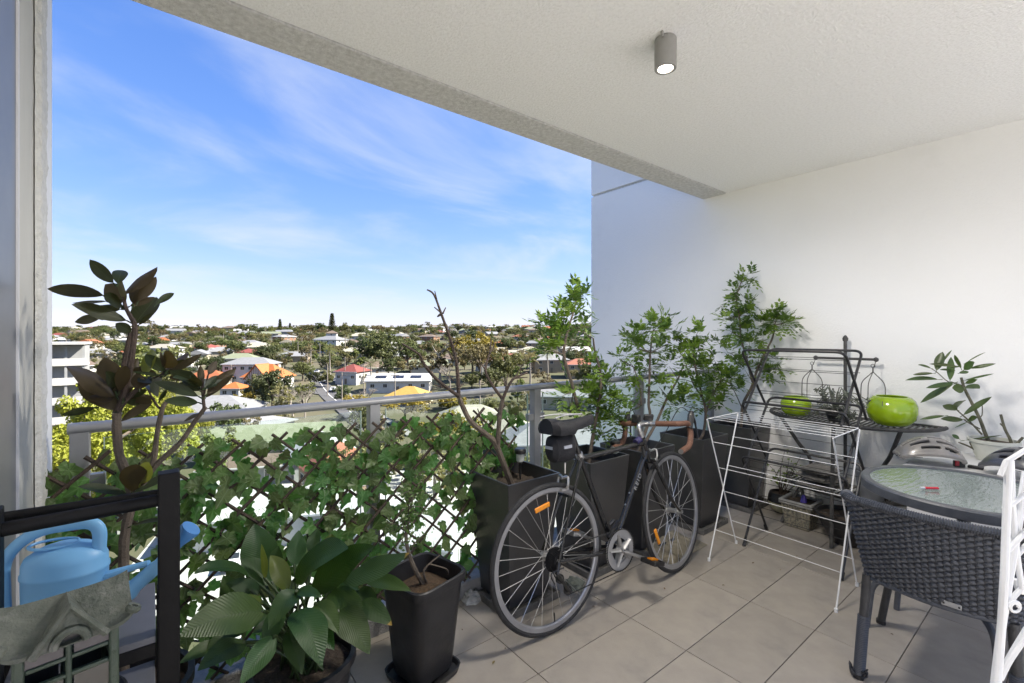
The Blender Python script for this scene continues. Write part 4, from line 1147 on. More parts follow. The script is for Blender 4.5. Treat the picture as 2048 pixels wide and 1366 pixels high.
limb(tk, [V((-.06, 1.76, .28))] + pp([(545, 1000), (555, 820), (590, 640), (565, 500), (520, 380), (505, 230), (505, 130)], 1.76, -.02, O6, S6), .0135, .0105, 5, 9)
limb(tk, pp([(590, 640), (690, 480), (722, 400), (740, 250), (770, 110), (795, 70)], 1.76, .04, O6, S6), .009, .006)
limb(tk, pp([(590, 660), (720, 450), (870, 310), (960, 180), (1020, 100)], 1.74, -.08, O6, S6), .009, .006)
tk.build('trunk', m_stem, mp_)
bk = MB()
limb(bk, pp([(592, 1110), (640, 800), (690, 560)], 1.76, .05, O5, S5), .010, .006)
limb(bk, pp([(600, 1100), (655, 950), (702, 680), (716, 520), (690, 460), (655, 395), (640, 320)], 1.74, -.03, O5, S5), .0095, .004)
limb(bk, pp([(600, 1090), (720, 960), (850, 880), (905, 850), (930, 810)], 1.74, -.05, O5, S5), .008, .004)
limb(bk, pp([(925, 1040), (885, 1080), (830, 1000), (800, 940)], 1.80, 0, O5, S5), .005, .002)
limb(bk, pp([(1190, 1080), (1180, 980), (1178, 880)], 1.66, 0, O5, S5), .005, .003)
limb(bk, pp([(1180, 1040), (1215, 860), (1230, 840)], 1.66, 0, O5, S5), .003, .0015)
bk.build('branches', m_stem_dark, mp_)
def leaves(root, lst, o, s, Y, mat, seed, w=.38, stalk=True, flipmat=None, fold=.18, archk=.10, dyr=.10):
    r = random.Random(seed)
    for e in lst:
        (bx, by), (tx, ty) = e[0], e[1]; side = e[2] if len(e) > 2 else 'g'; wk = e[3] if len(e) > 3 else w
        y0 = Y + r.uniform(-.03, .03); y1 = y0 + r.uniform(-dyr, dyr)
        b, t = PY(o[0] + bx * s, o[1] + by * s, y0), PY(o[0] + tx * s, o[1] + ty * s, y1)
        L = (t - b).length
        mid = (b + t) / 2; view = (EYEV - mid).normalized()
        nr = (view + V((r.gauss(0, .3), r.gauss(0, .3), r.gauss(.25, .3)))).normalized()
        if 'b' in side: nr = -nr
        mb = MB().blade(b, t, L * wk, arch=V((0, 0, 1)) * L * archk * r.uniform(-.4, 1.3) + nr * L * r.uniform(-.06, .06), nrm=nr, fold=fold * r.uniform(.5, 1.5), wave=.06, peak=.5)
        if stalk:
            d = (b - t).normalized(); mb.tube([b, b + d * L * .12 - V((0, 0, L * .03))], .0022, 5)
        mb.build('leaf', flipmat if 'y' in side else mat, root)
leaves(mp_, [((570, 225), (408, 65), 'g', .42), ((505, 312), (118, 265), 'g', .24), ((620, 372), (512, 235), 'b', .55), ((600, 232), (630, 138), 'g', .4), ((645, 305), (870, 115), 'b', .33), ((740, 350), (862, 182), 'b', .35), ((705, 370), (770, 195), 'b', .34), ((712, 512), (866, 322), 'g', .5), ((660, 482), (283, 372), 'g', .28), ((525, 352), (288, 362), 'g', .2), ((475, 470), (305, 492), 'g', .24), ((862, 372), (985, 295), 'g', .32), ((742, 512), (845, 432), 'g', .25), ((690, 560), (585, 500), 'g', .7),
     ((582, 1000), (247, 800), 'b', .42), ((578, 1095), (340, 860), 'b', .50), ((585, 965), (505, 732), 'b', .42), ((445, 1075), (213, 1130), 'g', .28), ((610, 965), (655, 790), 'b', .35), ((640, 1010), (735, 735), 'b', .25), ((620, 1172), (838, 1042), 'b', .28), ((650, 1035), (782, 1048), 'g', .28), ((690, 1010), (800, 960), 'g', .3)], O5, S5, 1.74, mag, 3, flipmat=mag_y)
leaves(mp_, [((915, 830), (790, 712), 'g', .42), ((800, 850), (832, 680), 'gy', .42), ((905, 800), (893, 665), 'b', .4), ((920, 805), (965, 698), 'b', .42), ((940, 822), (1085, 700), 'b', .2), ((945, 842), (1175, 708), 'b', .2), ((745, 950), (730, 838), 'b', .55), ((838, 885), (878, 992), 'b', .5), ((895, 860), (700, 832), 'g', .16), ((885, 1030), (930, 955), 'g', .35), ((820, 960), (745, 905), 'g', .4)], O5, S5, 1.70, mag, 5, flipmat=mag_y)
leaves(mp_, [((1150, 885), (955, 825), 'g', .30), ((1150, 912), (975, 872), 'g', .28), ((1160, 962), (985, 925), 'g', .24), ((1150, 1000), (848, 903), 'g', .24), ((1150, 1042), (915, 1030), 'g', .24), ((1208, 985), (1405, 812), 'b', .30), ((1198, 1010), (1388, 848), 'b', .18), ((1218, 850), (1278, 758), 'b', .32), ((1190, 1090), (1320, 1050), 'g', .08), ((1170, 1120), (1050, 1170), 'b', .2)], O5, S5, 1.66, mag, 7)
leaves(mp_, [((572, 612), (278, 562), 'g', .30), ((592, 590), (620, 432), 'b', .5), ((640, 545), (692, 420), 'by', .4), ((600, 645), (258, 655), 'g', .22), ((600, 600), (905, 440), 'g', .18), ((545, 690), (400, 740), 'g', .3), ((590, 790), (760, 760), 'g', .2)], O6, S6, 1.72, mag, 9, flipmat=mag_y)

ex = random.Random(17)
def extra(cx, cy, n, R, Y, o, s):
    out = []
    for k in range(n):
        a = ex.uniform(-.35, pi + .35); b = ex.uniform(.10, .25) * R; L = R * ex.uniform(.65, 1.05)
        out.append(((cx + cos(a) * b, cy - sin(a) * b), (cx + cos(a) * (b + L), cy - sin(a) * (b + L) * .8), 'g' if ex.random() < .62 else 'b', ex.uniform(.24, .40)))
    return out
leaves(mp_, extra(650, 400, 6, 190, 0, O5, S5), O5, S5, 1.76, mag, 31); leaves(mp_, extra(610, 1010, 7, 230, 0, O5, S5), O5, S5, 1.78, mag, 33)
leaves(mp_, extra(900, 860, 7, 190, 0, O5, S5), O5, S5, 1.72, mag, 35); leaves(mp_, extra(1175, 960, 5, 180, 0, O5, S5), O5, S5, 1.66, mag, 37)

# ================================================================== peace lily
lily_m = [leaf_mat('lily_leaf', (.022, .058, .012), (.036, .078, .018), rough=.40, spec=.4, transl=.22, tcol=(.12, .22, .02), vs=6, veins=(150, .45), vcol=(.026, .060, .017), objrand=.22, bump=.18),
          leaf_mat('yellowing_lily_leaf', (.075, .110, .015), (.11, .145, .018), rough=.35, transl=.35, tcol=(.30, .36, .03), vs=6, veins=(150, .45), vcol=(.12, .16, .03), objrand=.1, bump=.18),
          leaf_mat('edge_burnt_lily_leaf', (.022, .055, .016), (.036, .075, .022), rough=.46, transl=.22, tcol=(.12, .22, .02), vs=6, veins=(150, .45), vcol=(.045, .085, .03), objrand=.1, bump=.18, yellow=(.35, .22, .03))]
LC = V((.40, 1.63, 0))
ly = thing('peace_lily', 'peace lily with broad arching ribbed leaves in a round black pot', 'plant', LC)
MB().lathe([(.115, 0), (.12, .012), (.155, .27), (.168, .275), (.168, .30), (.152, .30), (.148, .24)], 28, LC, cap1=False).build('pot', m_pot, ly)
MB().lathe([(.149, .255), (.002, .262)], 20, LC, cap0=False).build('soil', m_soil, ly)
O4, S4 = (340, 980), .293
r = random.Random(15)
pet = MB()
# base px, tip px, depth of base, depth of tip, width, material, arch
for (bx, by), (tx, ty), d0, d1, w, mi, ar in [
        ((630, 590), (575, 232), 1.72, 1.78, .50, 0, .02), ((652, 610), (624, 368), 1.66, 1.66, .16, 1, .02), ((800, 690), (685, 448), 1.58, 1.60, .36, 1, .14), ((545, 600), (165, 575), 1.62, 1.45, .27, 0, .20), ((850, 520), (880, 275), 1.74, 1.80, .42, 0, .03), ((955, 430), (1012, 258), 1.80, 1.85, .40, 0, .03), ((1085, 410), (1102, 300), 1.85, 1.88, .75, 1, .02),
        ((845, 620), (1215, 400), 1.60, 1.50, .34, 0, .14), ((965, 710), (1400, 385), 1.56, 1.50, .26, 0, .10), ((1175, 620), (1635, 430), 1.55, 1.50, .25, 2, -.05), ((1330, 620), (1645, 690), 1.60, 1.55, .22, 0, .10), ((880, 690), (672, 955), 1.42, 1.30, .40, 0, .22), ((860, 700), (1035, 735), 1.40, 1.38, .30, 0, .16),
        ((650, 830), (62, 1000), 1.40, 1.20, .38, 0, .12), ((720, 1000), (478, 1330), 1.34, 1.22, .36, 0, .06), ((870, 820), (1035, 1205), 1.42, 1.30, .42, 0, .22), ((1140, 830), (1362, 1122), 1.48, 1.40, .42, 0, .18), ((1280, 790), (1515, 925), 1.52, 1.46, .34, 2, .16), ((520, 1040), (188, 1235), 1.40, 1.25, .34, 0, .10), ((420, 1060), (62, 1185), 1.42, 1.30, .30, 0, .12), ((470, 830), (362, 585), 1.62, 1.62, .48, 0, .02),
        ((1275, 690), (1418, 810), 1.60, 1.55, .42, 0, .14), ((640, 770), (440, 735), 1.52, 1.46, .42, 1, .06), ((760, 900), (560, 980), 1.46, 1.4, .40, 0, .10), ((990, 780), (1150, 980), 1.46, 1.40, .40, 0, .16), ((1000, 640), (1290, 680), 1.62, 1.58, .34, 0, .12), ((560, 700), (330, 810), 1.58, 1.5, .36, 0, .12), ((800, 960), (900, 1260), 1.40, 1.34, .34, 0, .1), ((700, 560), (740, 380), 1.72, 1.74, .44, 0, .02), ((620, 700), (380, 640), 1.6, 1.55, .34, 0, .1), ((700, 880), (420, 930), 1.5, 1.4, .36, 0, .14), ((900, 900), (1120, 1090), 1.46, 1.38, .38, 0, .14), ((1080, 700), (1330, 900), 1.55, 1.48, .36, 0, .16), ((560, 900), (250, 1090), 1.48, 1.36, .36, 0, .14), ((760, 800), (640, 1110), 1.42, 1.32, .36, 0, .12), ((960, 560), (1120, 330), 1.72, 1.74, .34, 0, .08), ((700, 640), (480, 470), 1.68, 1.66, .38, 0, .06)]:
    b, t = DP(O4[0] + bx * S4, O4[1] + by * S4, d0), DP(O4[0] + tx * S4, O4[1] + ty * S4, d1)
    L = (t - b).length; nr = (V((0, 0, 1)) * .8 + (EYEV - b).normalized() + V((r.gauss(0, .25), r.gauss(0, .25), 0))).normalized()
    MB().blade(b, t, L * w * 1.28, arch=V((0, 0, 1)) * L * ar * 1.3, nrm=nr, fold=.22 * r.uniform(.4, 1.4), nseg=14, ncr=6, peak=.42, sharp=1.15, wave=.10).build('leaf', lily_m[mi], ly)
    c = V((LC.x + r.uniform(-.06, .06), LC.y + r.uniform(-.06, .06), .26))
    pet.tube(smooth_path([c, c.lerp(b, .55) + V((0, 0, .06 * L / .3)), b, b.lerp(t, .06) + V((0, 0, .0))], 4), [.005] * 10 + [.0035, .003, .0025], 6)
pet.build('stalks', leaf_mat('lily_stalk', (.03, .06, .018), (.045, .08, .025), rough=.4, transl=.1), ly)

# ================================================================== small square pot with a twiggy bush
SPc = V((.865, 1.68, 0)); Rz = Matrix.Rotation(radians(14), 3, 'Z')
sq = thing('square_pot', 'black rounded square pot on a saucer with a twiggy half bare bush', 'plant pot', SPc)
MB().lathe([(0.0862, .022), (0.0915, .03), (0.1232, .37), (0.1338, .375), (0.1364, .385), (0.1364, .408), (0.1320, .412), (0.1232, .408), (0.1197, .36), (0.1144, .32)], 48, SPc, Rz, cap1=False, sq=6).build('pot_body', m_pot, sq)
MB().lathe([(0.1038, .002), (0.1126, .004), (0.1197, .030), (0.1144, .030), (0.1074, .012), (0.0018, .010)], 48, SPc, Rz, sq=6, cap1=False).build('saucer', m_pot, sq)
MB().lathe([(0.1179, .335), (0.0704, .350), (0.0018, .362)], 40, SPc, Rz, cap0=False, sq=6).build('soil', M('straw_soil', (.12, .075, .04), .95, col2=(.06, .04, .025), vs=70, bump=1, bs=130), sq)
r = random.Random(21)
tb = thing('twiggy_bush', 'small twiggy bush with sparse tiny dark leaves growing from the square pot', 'plant', (SPc.x, SPc.y, .35))
st_ = MB(); fo = MB()
limb(st_, [V((SPc.x + .01, SPc.y, .34)), PY(826, 1130, 1.69), PY(812, 1080, 1.70), PY(818, 1040, 1.71), PY(826, 990, 1.72)], .010, .004)
limb(st_, [V((SPc.x + .02, SPc.y, .35)), PY(848, 1140, 1.66), PY(880, 1110, 1.66)], .006, .002)
limb(st_, [PY(860, 1128, 1.66), PY(893, 1138, 1.62), PY(896, 1150, 1.62)], .003, .0015)
for k in range(26):
    a = PY(815 + r.uniform(-6, 8), r.uniform(985, 1100), 1.70); b = a + V((r.uniform(-.09, .10), r.uniform(-.07, .07), r.uniform(-.02, .09)))
    limb(st_, [a, a.lerp(b, .5) + V((r.uniform(-.015, .015), 0, .01)), b], .0024, .001, 3, 4)
    for i in range(16):
        q = a.lerp(b, r.uniform(.25, 1.05)) + V((r.gauss(0, .014), r.gauss(0, .014), r.gauss(0, .014)))
        d = V((r.gauss(0, 1), r.gauss(0, 1), r.gauss(0, 1))).normalized(); w = d.orthogonal().normalized(); L = r.uniform(.012, .022)
        fo.quad(q, q + d * L * .5 + w * L * .3, q + d * L, q + d * L * .5 - w * L * .3)
st_.build('stems', m_stem, tb); fo.build('foliage', mur[1], tb, smooth=False, kind='stuff')
# little pots on the floor behind the shelf
sp1 = thing('pebble_pot', 'small black pot filled with white pebbles beside the peace lily', 'plant pot', (.17, 1.62, 0))
MB().lathe([(.07, 0), (.09, .20), (.095, .20), (.095, .215), (.084, .215), (.08, .19)], 24, (.17, 1.62, 0), cap1=False).build('pot_body', m_pot, sp1)
pb = MB()
for k in range(90):
    a, q = r.uniform(0, 6.28), sqrt(r.random()) * .074; s = r.uniform(.006, .010)
    pb.lathe([(s * .1, -s), (s * .8, -s * .5), (s, 0), (s * .8, s * .5), (s * .1, s)], 7, (.17 + cos(a) * q, 1.62 + sin(a) * q, .197 + r.uniform(0, .008)))
pb.build('pebbles', M('white_pebble', (.55, .56, .58), .6, col2=(.38, .39, .41), vs=40), sp1, kind='stuff')
sp2 = thing('terracotta_pot', 'brown terracotta pot tucked under the peace lily leaves', 'plant pot', (.26, 1.53, 0))
MB().lathe([(.06, 0), (.085, .20), (.095, .20), (.095, .235), (.084, .235), (.08, .20)], 24, (.26, 1.53, 0), cap1=False).build('pot_body', M('terracotta', (.17, .075, .045), .8, col2=(.11, .05, .035), vs=12, bump=.2), sp2)
MB().lathe([(.082, .21), (.002, .215)], 18, (.26, 1.53, 0), cap0=False).build('soil', m_soil, sp2)

# ================================================================== bicycle leaning on the planters
m_frame = M('black_gloss_frame', (.012, .012, .013), .22, coat=.5, spec=.5)
m_tyre = M('tyre_rubber', (.016, .016, .017), .75, col2=(.026, .026, .027), vs=40, bump=.2, bs=200)
m_silver = M('brushed_silver', (.58, .58, .58), .32, metal=.85, col2=(.50, .50, .50), vs=20)
m_rim = M('silver_rim', (.36, .36, .37), .38, metal=.6, col2=(.30, .30, .31), vs=12)
m_tape = M('brown_bar_tape', (.17, .082, .050), .65, col2=(.12, .057, .036), vs=40, bump=.5, bs=120)
m_orange = M('amber_reflector', (.75, .26, .01), .25, coat=.5)
m_nylon = M('black_nylon', (.009, .009, .012), .7, col2=(.015, .015, .019), vs=30, bump=.4, bs=250)
m_steel_d = M('dark_steel', (.06, .06, .062), .4, metal=.8)
A_, B_ = FL(1090, 1274), FL(1352, 1141)
uB = (B_ - A_).normalized(); nB = V((-uB.y, uB.x, 0)); thB = radians(4.0)
vB = V((0, 0, cos(thB))) + nB * sin(thB); wB = uB.cross(vB)
def BK(u, v, w=0.0): return A_ + uB * u + vB * v + wB * w
bike = thing('bicycle', 'black road bicycle with brown bar tape leaning against the planters', 'bicycle', A_.lerp(B_, .5))
RA, BBp, ST, HT, HB, FA = (.05, .337), (.475, .272), (.268, .775), (.757, .795), (.800, .690), (1.012, .337)
WR = .337
STEER = radians(9)
hax = (BK(*HT) - BK(*HB)).normalized()
hR = Matrix.Rotation(STEER, 3, hax)
def BF(u, v, w=0.0):           # points that turn with the fork
    o = BK(*HB); return o + hR @ (BK(u, v, w) - o)
def wheel(name, cuv, fn, rear):
    c = fn(*cuv); ax = (fn(cuv[0], cuv[1], 1) - c).normalized(); e1 = (fn(cuv[0] + 1, cuv[1]) - c).normalized(); e2 = ax.cross(e1)
    e2 = -e2 if e2.z < 0 else e2
    ring = lambda r, n: [c + e1 * (cos(2 * pi * k / n) * r) + e2 * (sin(2 * pi * k / n) * r) for k in range(n)]
    t = MB().tube(ring(WR - .0125, 72), .0125, 10, closed=True).build('tyre_and_wheel' if 0 else name, m_tyre, bike)
    rm = MB(); prof = [(WR - .022, .009), (WR - .040, .0085), (WR - .046, .004), (WR - .046, -.004), (WR - .040, -.0085), (WR - .022, -.009)]
    n = 72
    for k in range(n):
        for (r, w) in prof: rm.v.append(c + (e1 * cos(2 * pi * k / n) + e2 * sin(2 * pi * k / n)) * r + ax * w)
    m_ = len(prof)
    rm.f = [(k * m_ + j, k * m_ + (j + 1) % m_, ((k + 1) % n) * m_ + (j + 1) % m_, ((k + 1) % n) * m_ + j) for k in range(n) for j in range(m_)]
    rm.build('rim', m_rim, t)
    hubw = .032 if not rear else .028
    hb = MB(); hb.tube([c - ax * .052, c + ax * .052], .007, 10)
    hb.tube([c - ax * hubw, c + ax * hubw], .013, 14)
    for s in (-1, 1): hb.tube([c + ax * s * (hubw - .002), c + ax * s * (hubw + .002)], .024, 18)
    hb.tube([c + ax * .050, c + ax * .060], .010, 8); hb.tube([c - ax * .050, c - ax * .060], .010, 8)
    hb.build('hub', m_silver, t)
    ns = 28
    for k in range(ns):
        a = 2 * pi * k / ns; s = 1 if k % 2 else -1; off = (.85 if (k // 2) % 2 else -.85)
        p0 = c + ax * s * hubw + (e1 * cos(a + off) + e2 * sin(a + off)) * .021
        p1 = c + (e1 * cos(a) + e2 * sin(a)) * (WR - .045)
        MB().tube([p0, p1], .00125, 4, caps=False).build('spoke', m_silver, t)
    va = -pi / 2 + .04
    MB().tube([c + (e1 * cos(va) + e2 * sin(va)) * (WR - .046), c + (e1 * cos(va) + e2 * sin(va)) * (WR - .085)], .0028, 6).build('valve', m_steel_d, t)
    ra = radians(100) if rear else radians(200)
    rc = c + (e1 * cos(ra) + e2 * sin(ra)) * (WR - .095) + ax * .012; tn = (-e1 * sin(ra) + e2 * cos(ra)); rd = (e1 * cos(ra) + e2 * sin(ra))
    R = Matrix((tn, rd, ax)).transposed()
    MB().box(rc, (.090, .024, .010), R).build('reflector', m_orange, t, bevel=.006)
    return c, ax, e1, e2
rc_, rax, re1, re2 = wheel('rear_wheel', RA, BK, True)
wheel('front_wheel', FA, BF, False)
fr = MB()
fr.tube([BK(*BBp, -.035), BK(*BBp, .035)], .021, 16)
fr.tube([BK(*BBp), BK(*ST)], .0145, 14)
fr.tube([BK(ST[0] + .005, ST[1] - .022), BK(HT[0] + .008, HT[1] - .030)], .0135, 14)
fr.tube([BK(*BBp), BK(HB[0] - .012, HB[1] + .030)], .0155, 14)
fr.tube([BK(*HB), BK(*HT)], .0175, 14)
for s in (-1, 1):
    fr.tube(smooth_path([BK(BBp[0] - .02, BBp[1], s * .022), BK(.25, .30, s * .045), BK(RA[0], RA[1], s * .062)], 4), [.0105] * 4 + [.009] * 5, 10)
    fr.tube([BK(ST[0] + .003, ST[1] - .015, s * .014), BK(.16, .56, s * .042), BK(RA[0], RA[1], s * .062)], [.0075, .0075, .006], 8)
fr.tube([BK(.155, .60, -.042), BK(.155, .60, .042)], .006, 8)
fr.build('frame', m_frame, bike)
fk = MB()
for s in (-1, 1):
    fk.tube(smooth_path([BF(HB[0] + .012, HB[1] - .035, s * .028), BF(HB[0] + .075, .52, s * .045), BF(.935, .41, s * .05), BF(FA[0], FA[1], s * .05)], 5), [.012] * 6 + [.010] * 5 + [.0075] * 5, 10)
fk.tube([BF(HB[0] + .012, HB[1] - .033, -.030), BF(HB[0] + .012, HB[1] - .033, .030)], .014, 10)
fk.tube([BF(HB[0] + .008, HB[1] - .03), BF(HT[0], HT[1] + .01)], .012, 10)
fk.build('fork', m_frame, bike)
# stem and bar
BARU, BARV = .835, .862
smb = MB()
smb.tube([BF(HT[0] - .001, HT[1] + .003), BF(HT[0] - .012, HT[1] + .030)], .017, 14)
smb.tube(smooth_path([BF(HT[0] - .01, HT[1] + .02), BF(HT[0] - .022, HT[1] + .058), BF(HT[0], HT[1] + .072), BF(BARU, BARV)], 4), .0125, 12)
smb.tube([BF(BARU, BARV, -.028), BF(BARU, BARV, .028)], .017, 14)
smb.tube([BF(BARU, BARV, -.055), BF(BARU, BARV, .055)], .0135, 12)
smb.build('stem', m_silver, bike)
for s in (-1, 1):
    W2 = .195
    path = round_path([BF(BARU, BARV, s * .055), BF(BARU, BARV, s * W2), BF(BARU + .085, BARV - .005, s * (W2 + .008)), BF(BARU + .088, BARV - .065, s * (W2 + .012)), BF(BARU + .050, BARV - .125, s * (W2 + .016)), BF(BARU - .060, BARV - .138, s * (W2 + .016))], .045, 7)
    h = MB().tube(path, .0155, 12).build('handlebar', m_tape, bike)
    MB().tube([path[-1], path[-1] + (path[-1] - path[-2]).normalized() * .004], .0135, 12).build('bar_end_plug', m_silver, h)
    q = BF(BARU + .092, BARV + .012, s * (W2 + .010))
    bh = MB().tube(smooth_path([BF(BARU + .075, BARV - .035, s * (W2 + .01)), BF(BARU + .100, BARV - .005, s * (W2 + .01)), BF(BARU + .125, BARV + .035, s * (W2 + .008)), BF(BARU + .135, BARV + .055, s * (W2 + .008))], 4), [.018] * 5 + [.019] * 4 + [.015] * 3 + [.010], 10).build('brake_hood', m_blk, bike)
    MB().tube(smooth_path([BF(BARU + .135, BARV + .045, s * (W2 + .008)), BF(BARU + .155, BARV - .01, s * (W2 + .012)), BF(BARU + .150, BARV - .10, s * (W2 + .02))], 5), [.008] * 6 + [.006] * 4 + [.005], 8, flat=.6).build('brake_lever', m_steel_d, bh)
    MB().tube(smooth_path([BF(BARU + .13, BARV + .05, s * (W2 - .004)), BF(BARU + .10, BARV + .075, s * .15), BF(BARU + .05, BARV - .05, s * .08), BF(HB[0] + .04, HB[1] + .02, s * .01)], 8), .0025, 6).build('brake_cable', m_blk, bike)
MB().box(BF(BARU - .005, BARV + .036, .012), (.055, .018, .036), Matrix.Rotation(radians(-35), 3, 'Z') @ Matrix.Rotation(radians(25), 3, 'X')).build('bike_computer', m_blk, bike, bevel=.004)
MB().box(BF(BARU - .01, BARV + .03, -.065), (.03, .05, .045)).build('front_lamp', m_blk, bike, bevel=.006)
# seat post, saddle, bag
tdir = (BK(*ST) - BK(*BBp)).normalized()
SP_ = BK(*ST) + tdir * .115
MB().tube([BK(*ST), SP_], .0135, 12).build('seat_post', m_steel_d, bike)
MB().tube([BK(*ST) - tdir * .022, BK(*ST) + tdir * .006], .019, 14).build('seat_clamp', m_silver, bike)
sd = MB(); nU, nW = 16, 10
SU0, SU1, SV = .062, .370, .965
for i in range(nU + 1):
    t = i / nU; u = lerp(SU0, SU1, t)
    hw = .078 * (1 - t) ** 1.1 + .020 if t > .12 else .098 * sin(pi / 2 * (t + .06) / .18)
    hw = min(hw, .085) * (1 if t < .94 else .75)
    for j in range(nW + 1):
        a = -pi * .62 + 2 * pi * .62 * j / nW
        sd.v.append(BK(u, SV + .012 * cos(pi * (t - .5)) * -1 + (cos(a) - 1) * (.046 if t < .5 else .034) + .008 * (t < .2) * cos(a), sin(a) * hw))
n = nW + 1
sd.f = [(i * n + j, (i + 1) * n + j, (i + 1) * n + j + 1, i * n + j + 1) for i in range(nU) for j in range(nW)] + [tuple(range(nW, -1, -1)), tuple(nU * n + j for j in range(n))]
sdo = sd.build('saddle', m_nylon, bike)
MB().tube(smooth_path([BK(SU0 + .012, SV + .012, -.055), BK(.15, SV + .016, -.035), BK(.24, SV + .010, -.012), BK(.30, SV + .006, 0), BK(.24, SV + .010, .012), BK(.15, SV + .016, .035), BK(SU0 + .012, SV + .012, .055)], 6), .0045, 6, flat=.7).build('saddle_trim', M('light_grey_trim', (.42, .42, .43), .6), sdo)
rl_ = MB()
for s in (-1, 1): rl_.tube([BK(.12, SV - .045, s * .022), BK(.20, SV - .062, s * .022), BK(.28, SV - .060, s * .022), BK(.345, SV - .030, s * .012)], .0038, 6)
rl_.build('saddle_rails', m_steel_d, sdo)
bgm = MB().lathe([(.004, -.072), (.040, -.070), (.060, -.052), (.064, 0), (.058, .055), (.034, .074), (.004, .076)], 22, BK(.148, SV - .140, .0), Matrix((wB, vB, -uB)).transposed() @ Matrix.Diagonal((.80, 1.05, 1.0)), sq=3.0)
bgo = bgm.build('saddle_bag', m_nylon, bike)
MB().box(BK(.148, SV - .130, .0515), (.050, .014, .004), Matrix((uB, vB, wB)).transposed()).build('reflective_strip', M('reflective_grey', (.36, .38, .44), .4), bgo)
MB().box(BK(.073, SV - .13, .0), (.004, .014, .05), Matrix((uB, vB, wB)).transposed()).build('reflective_strip', M('reflective_grey', (.36, .38, .44), .4), bgo)
MB().box(BK(.17, SV - .062, .0), (.06, .03, .05), Matrix((uB, vB, wB)).transposed()).build('bag_strap', m_nylon, bgo, bevel=.006)
# drive train
def ringplate(c, ax, e1, e2, r0, r1, th, n, teeth=0, name='chainring', mat=m_silver, par=bike):
    mb = MB(); N = n * (2 if teeth else 1)
    for k in range(N):
        a = 2 * pi * k / N; rr = r1 - (teeth if k % 2 else 0); d = e1 * cos(a) + e2 * sin(a)
        mb.v += [c + d * rr + ax * th, c + d * r0 + ax * th, c + d * r0 - ax * th, c + d * rr - ax * th]
    for k in range(N):
        b, q = k * 4, ((k + 1) % N) * 4
        for j in range(4): mb.f.append((b + j, b + (j + 1) % 4, q + (j + 1) % 4, q + j))
    return mb.build(name, mat, par, smooth=False)
bc = BK(*BBp)
m_cr = M('grey_chainring', (.42, .42, .42), .42, metal=.5, col2=(.36, .36, .36), vs=15)
ring1 = ringplate(bc + wB * .048, wB, uB, vB, .066, .1035, .0018, 52, .004, mat=m_cr)
ringplate(bc + wB * .054, wB, uB, vB, .0985, .1055, .0012, 52, .004, 'chain_teeth', m_steel_d, ring1)
ringplate(bc + wB * .043, wB, uB, vB, .055, .078, .0018, 40, .003, 'inner_ring', m_cr, ring1)
sp_ = MB()
for k in range(5):
    a = radians(100 + 72 * k); d = uB * cos(a) + vB * sin(a)
    sp_.tube([bc + wB * .050 + d * .012, bc + wB * .049 + d * .080], [.022, .014], 8, flat=.3)
sp_.tube([bc + wB * .03, bc + wB * .062], .018, 16)
sp_.build('spider', m_cr, ring1)
ca = radians(-27); cd = uB * cos(ca) + vB * sin(ca)
for s, d in ((1, cd), (-1, -cd)):
    p0, p1 = bc + wB * s * .066, bc + wB * s * .072 + d * .170
    cr = MB().tube([p0 - d * .012, p0, p0.lerp(p1, .5), p1, p1 + d * .010], [.012, .0155, .0115, .0125, .010], 10, flat=.7).build('crank', m_silver, bike)
    MB().tube([p0 - wB * s * .004, p0 + wB * s * .013], .0085, 10).build('axle_bolt', m_steel_d, cr)
    pd = MB(); pc = p1 + wB * s * .055; R = Matrix((uB, vB, wB)).transposed() @ Matrix.Rotation(radians(-14), 3, 'Z')
    for q in (-1, 1):
        pd.box(pc + R @ V((q * .036, 0, 0)), (.008, .022, .085), R); pd.box(pc + R @ V((0, 0, q * .042)), (.078, .020, .008), R)
    pd.tube([p1, pc + wB * s * .045], .009, 10); pd.box(pc, (.03, .018, .07), R)
    pe = pd.build('pedal', m_steel_d if s > 0 else m_silver, bike, bevel=.002)
    MB().box(pc + R @ V((0, .0135, 0)), (.05, .006, .03), R).build('pedal_reflector', m_orange, pe)
cs_ = MB()
for i, rr in enumerate((.055, .050, .045, .040, .035, .030, .026)):
    k = 36
    cs_.tube([rc_ + wB * (.030 + i * .0042), rc_ + wB * (.0315 + i * .0042)], rr, 28)
cs_.build('cassette', M('black_steel', (.022, .022, .023), .45, metal=.6), bike, smooth=False)
dr = MB(); j1, j2 = BK(RA[0] + .015, RA[1] - .085, .045), BK(RA[0] + .060, RA[1] - .150, .045)
for j in (j1, j2): dr.tube([j - wB * .006, j + wB * .006], .021, 14)
dr.tube([BK(RA[0], RA[1], .06), BK(RA[0] - .018, RA[1] - .045, .066), j1 + wB * .010], .010, 8)
dr.tube([j1 + wB * .010, j2 + wB * .010], .008, 8)
dr.tube(smooth_path([BK(RA[0] + .02, RA[1] - .03, .07), BK(RA[0] - .055, RA[1] - .035, .07), BK(RA[0] - .03, RA[1] - .09, .06)], 5), .003, 6)
dr.build('rear_derailleur', m_steel_d, bike)
fd = MB().box(BK(.435, .385, .047), (.10, .016, .014), Matrix((uB, vB, wB)).transposed() @ Matrix.Rotation(radians(35), 3, 'Z'))
fd.tube([BK(.44, .40, .02), BK(.46, .42, .03)], .010, 8).build('front_derailleur', m_steel_d, bike)
cw_ = wB * .047
top0, top1 = rc_ + wB * .044 + vB * .040 + uB * .01, bc + cw_ + vB * .102
lo0, lo1 = bc + cw_ - vB * .102, j2 + vB * -.021
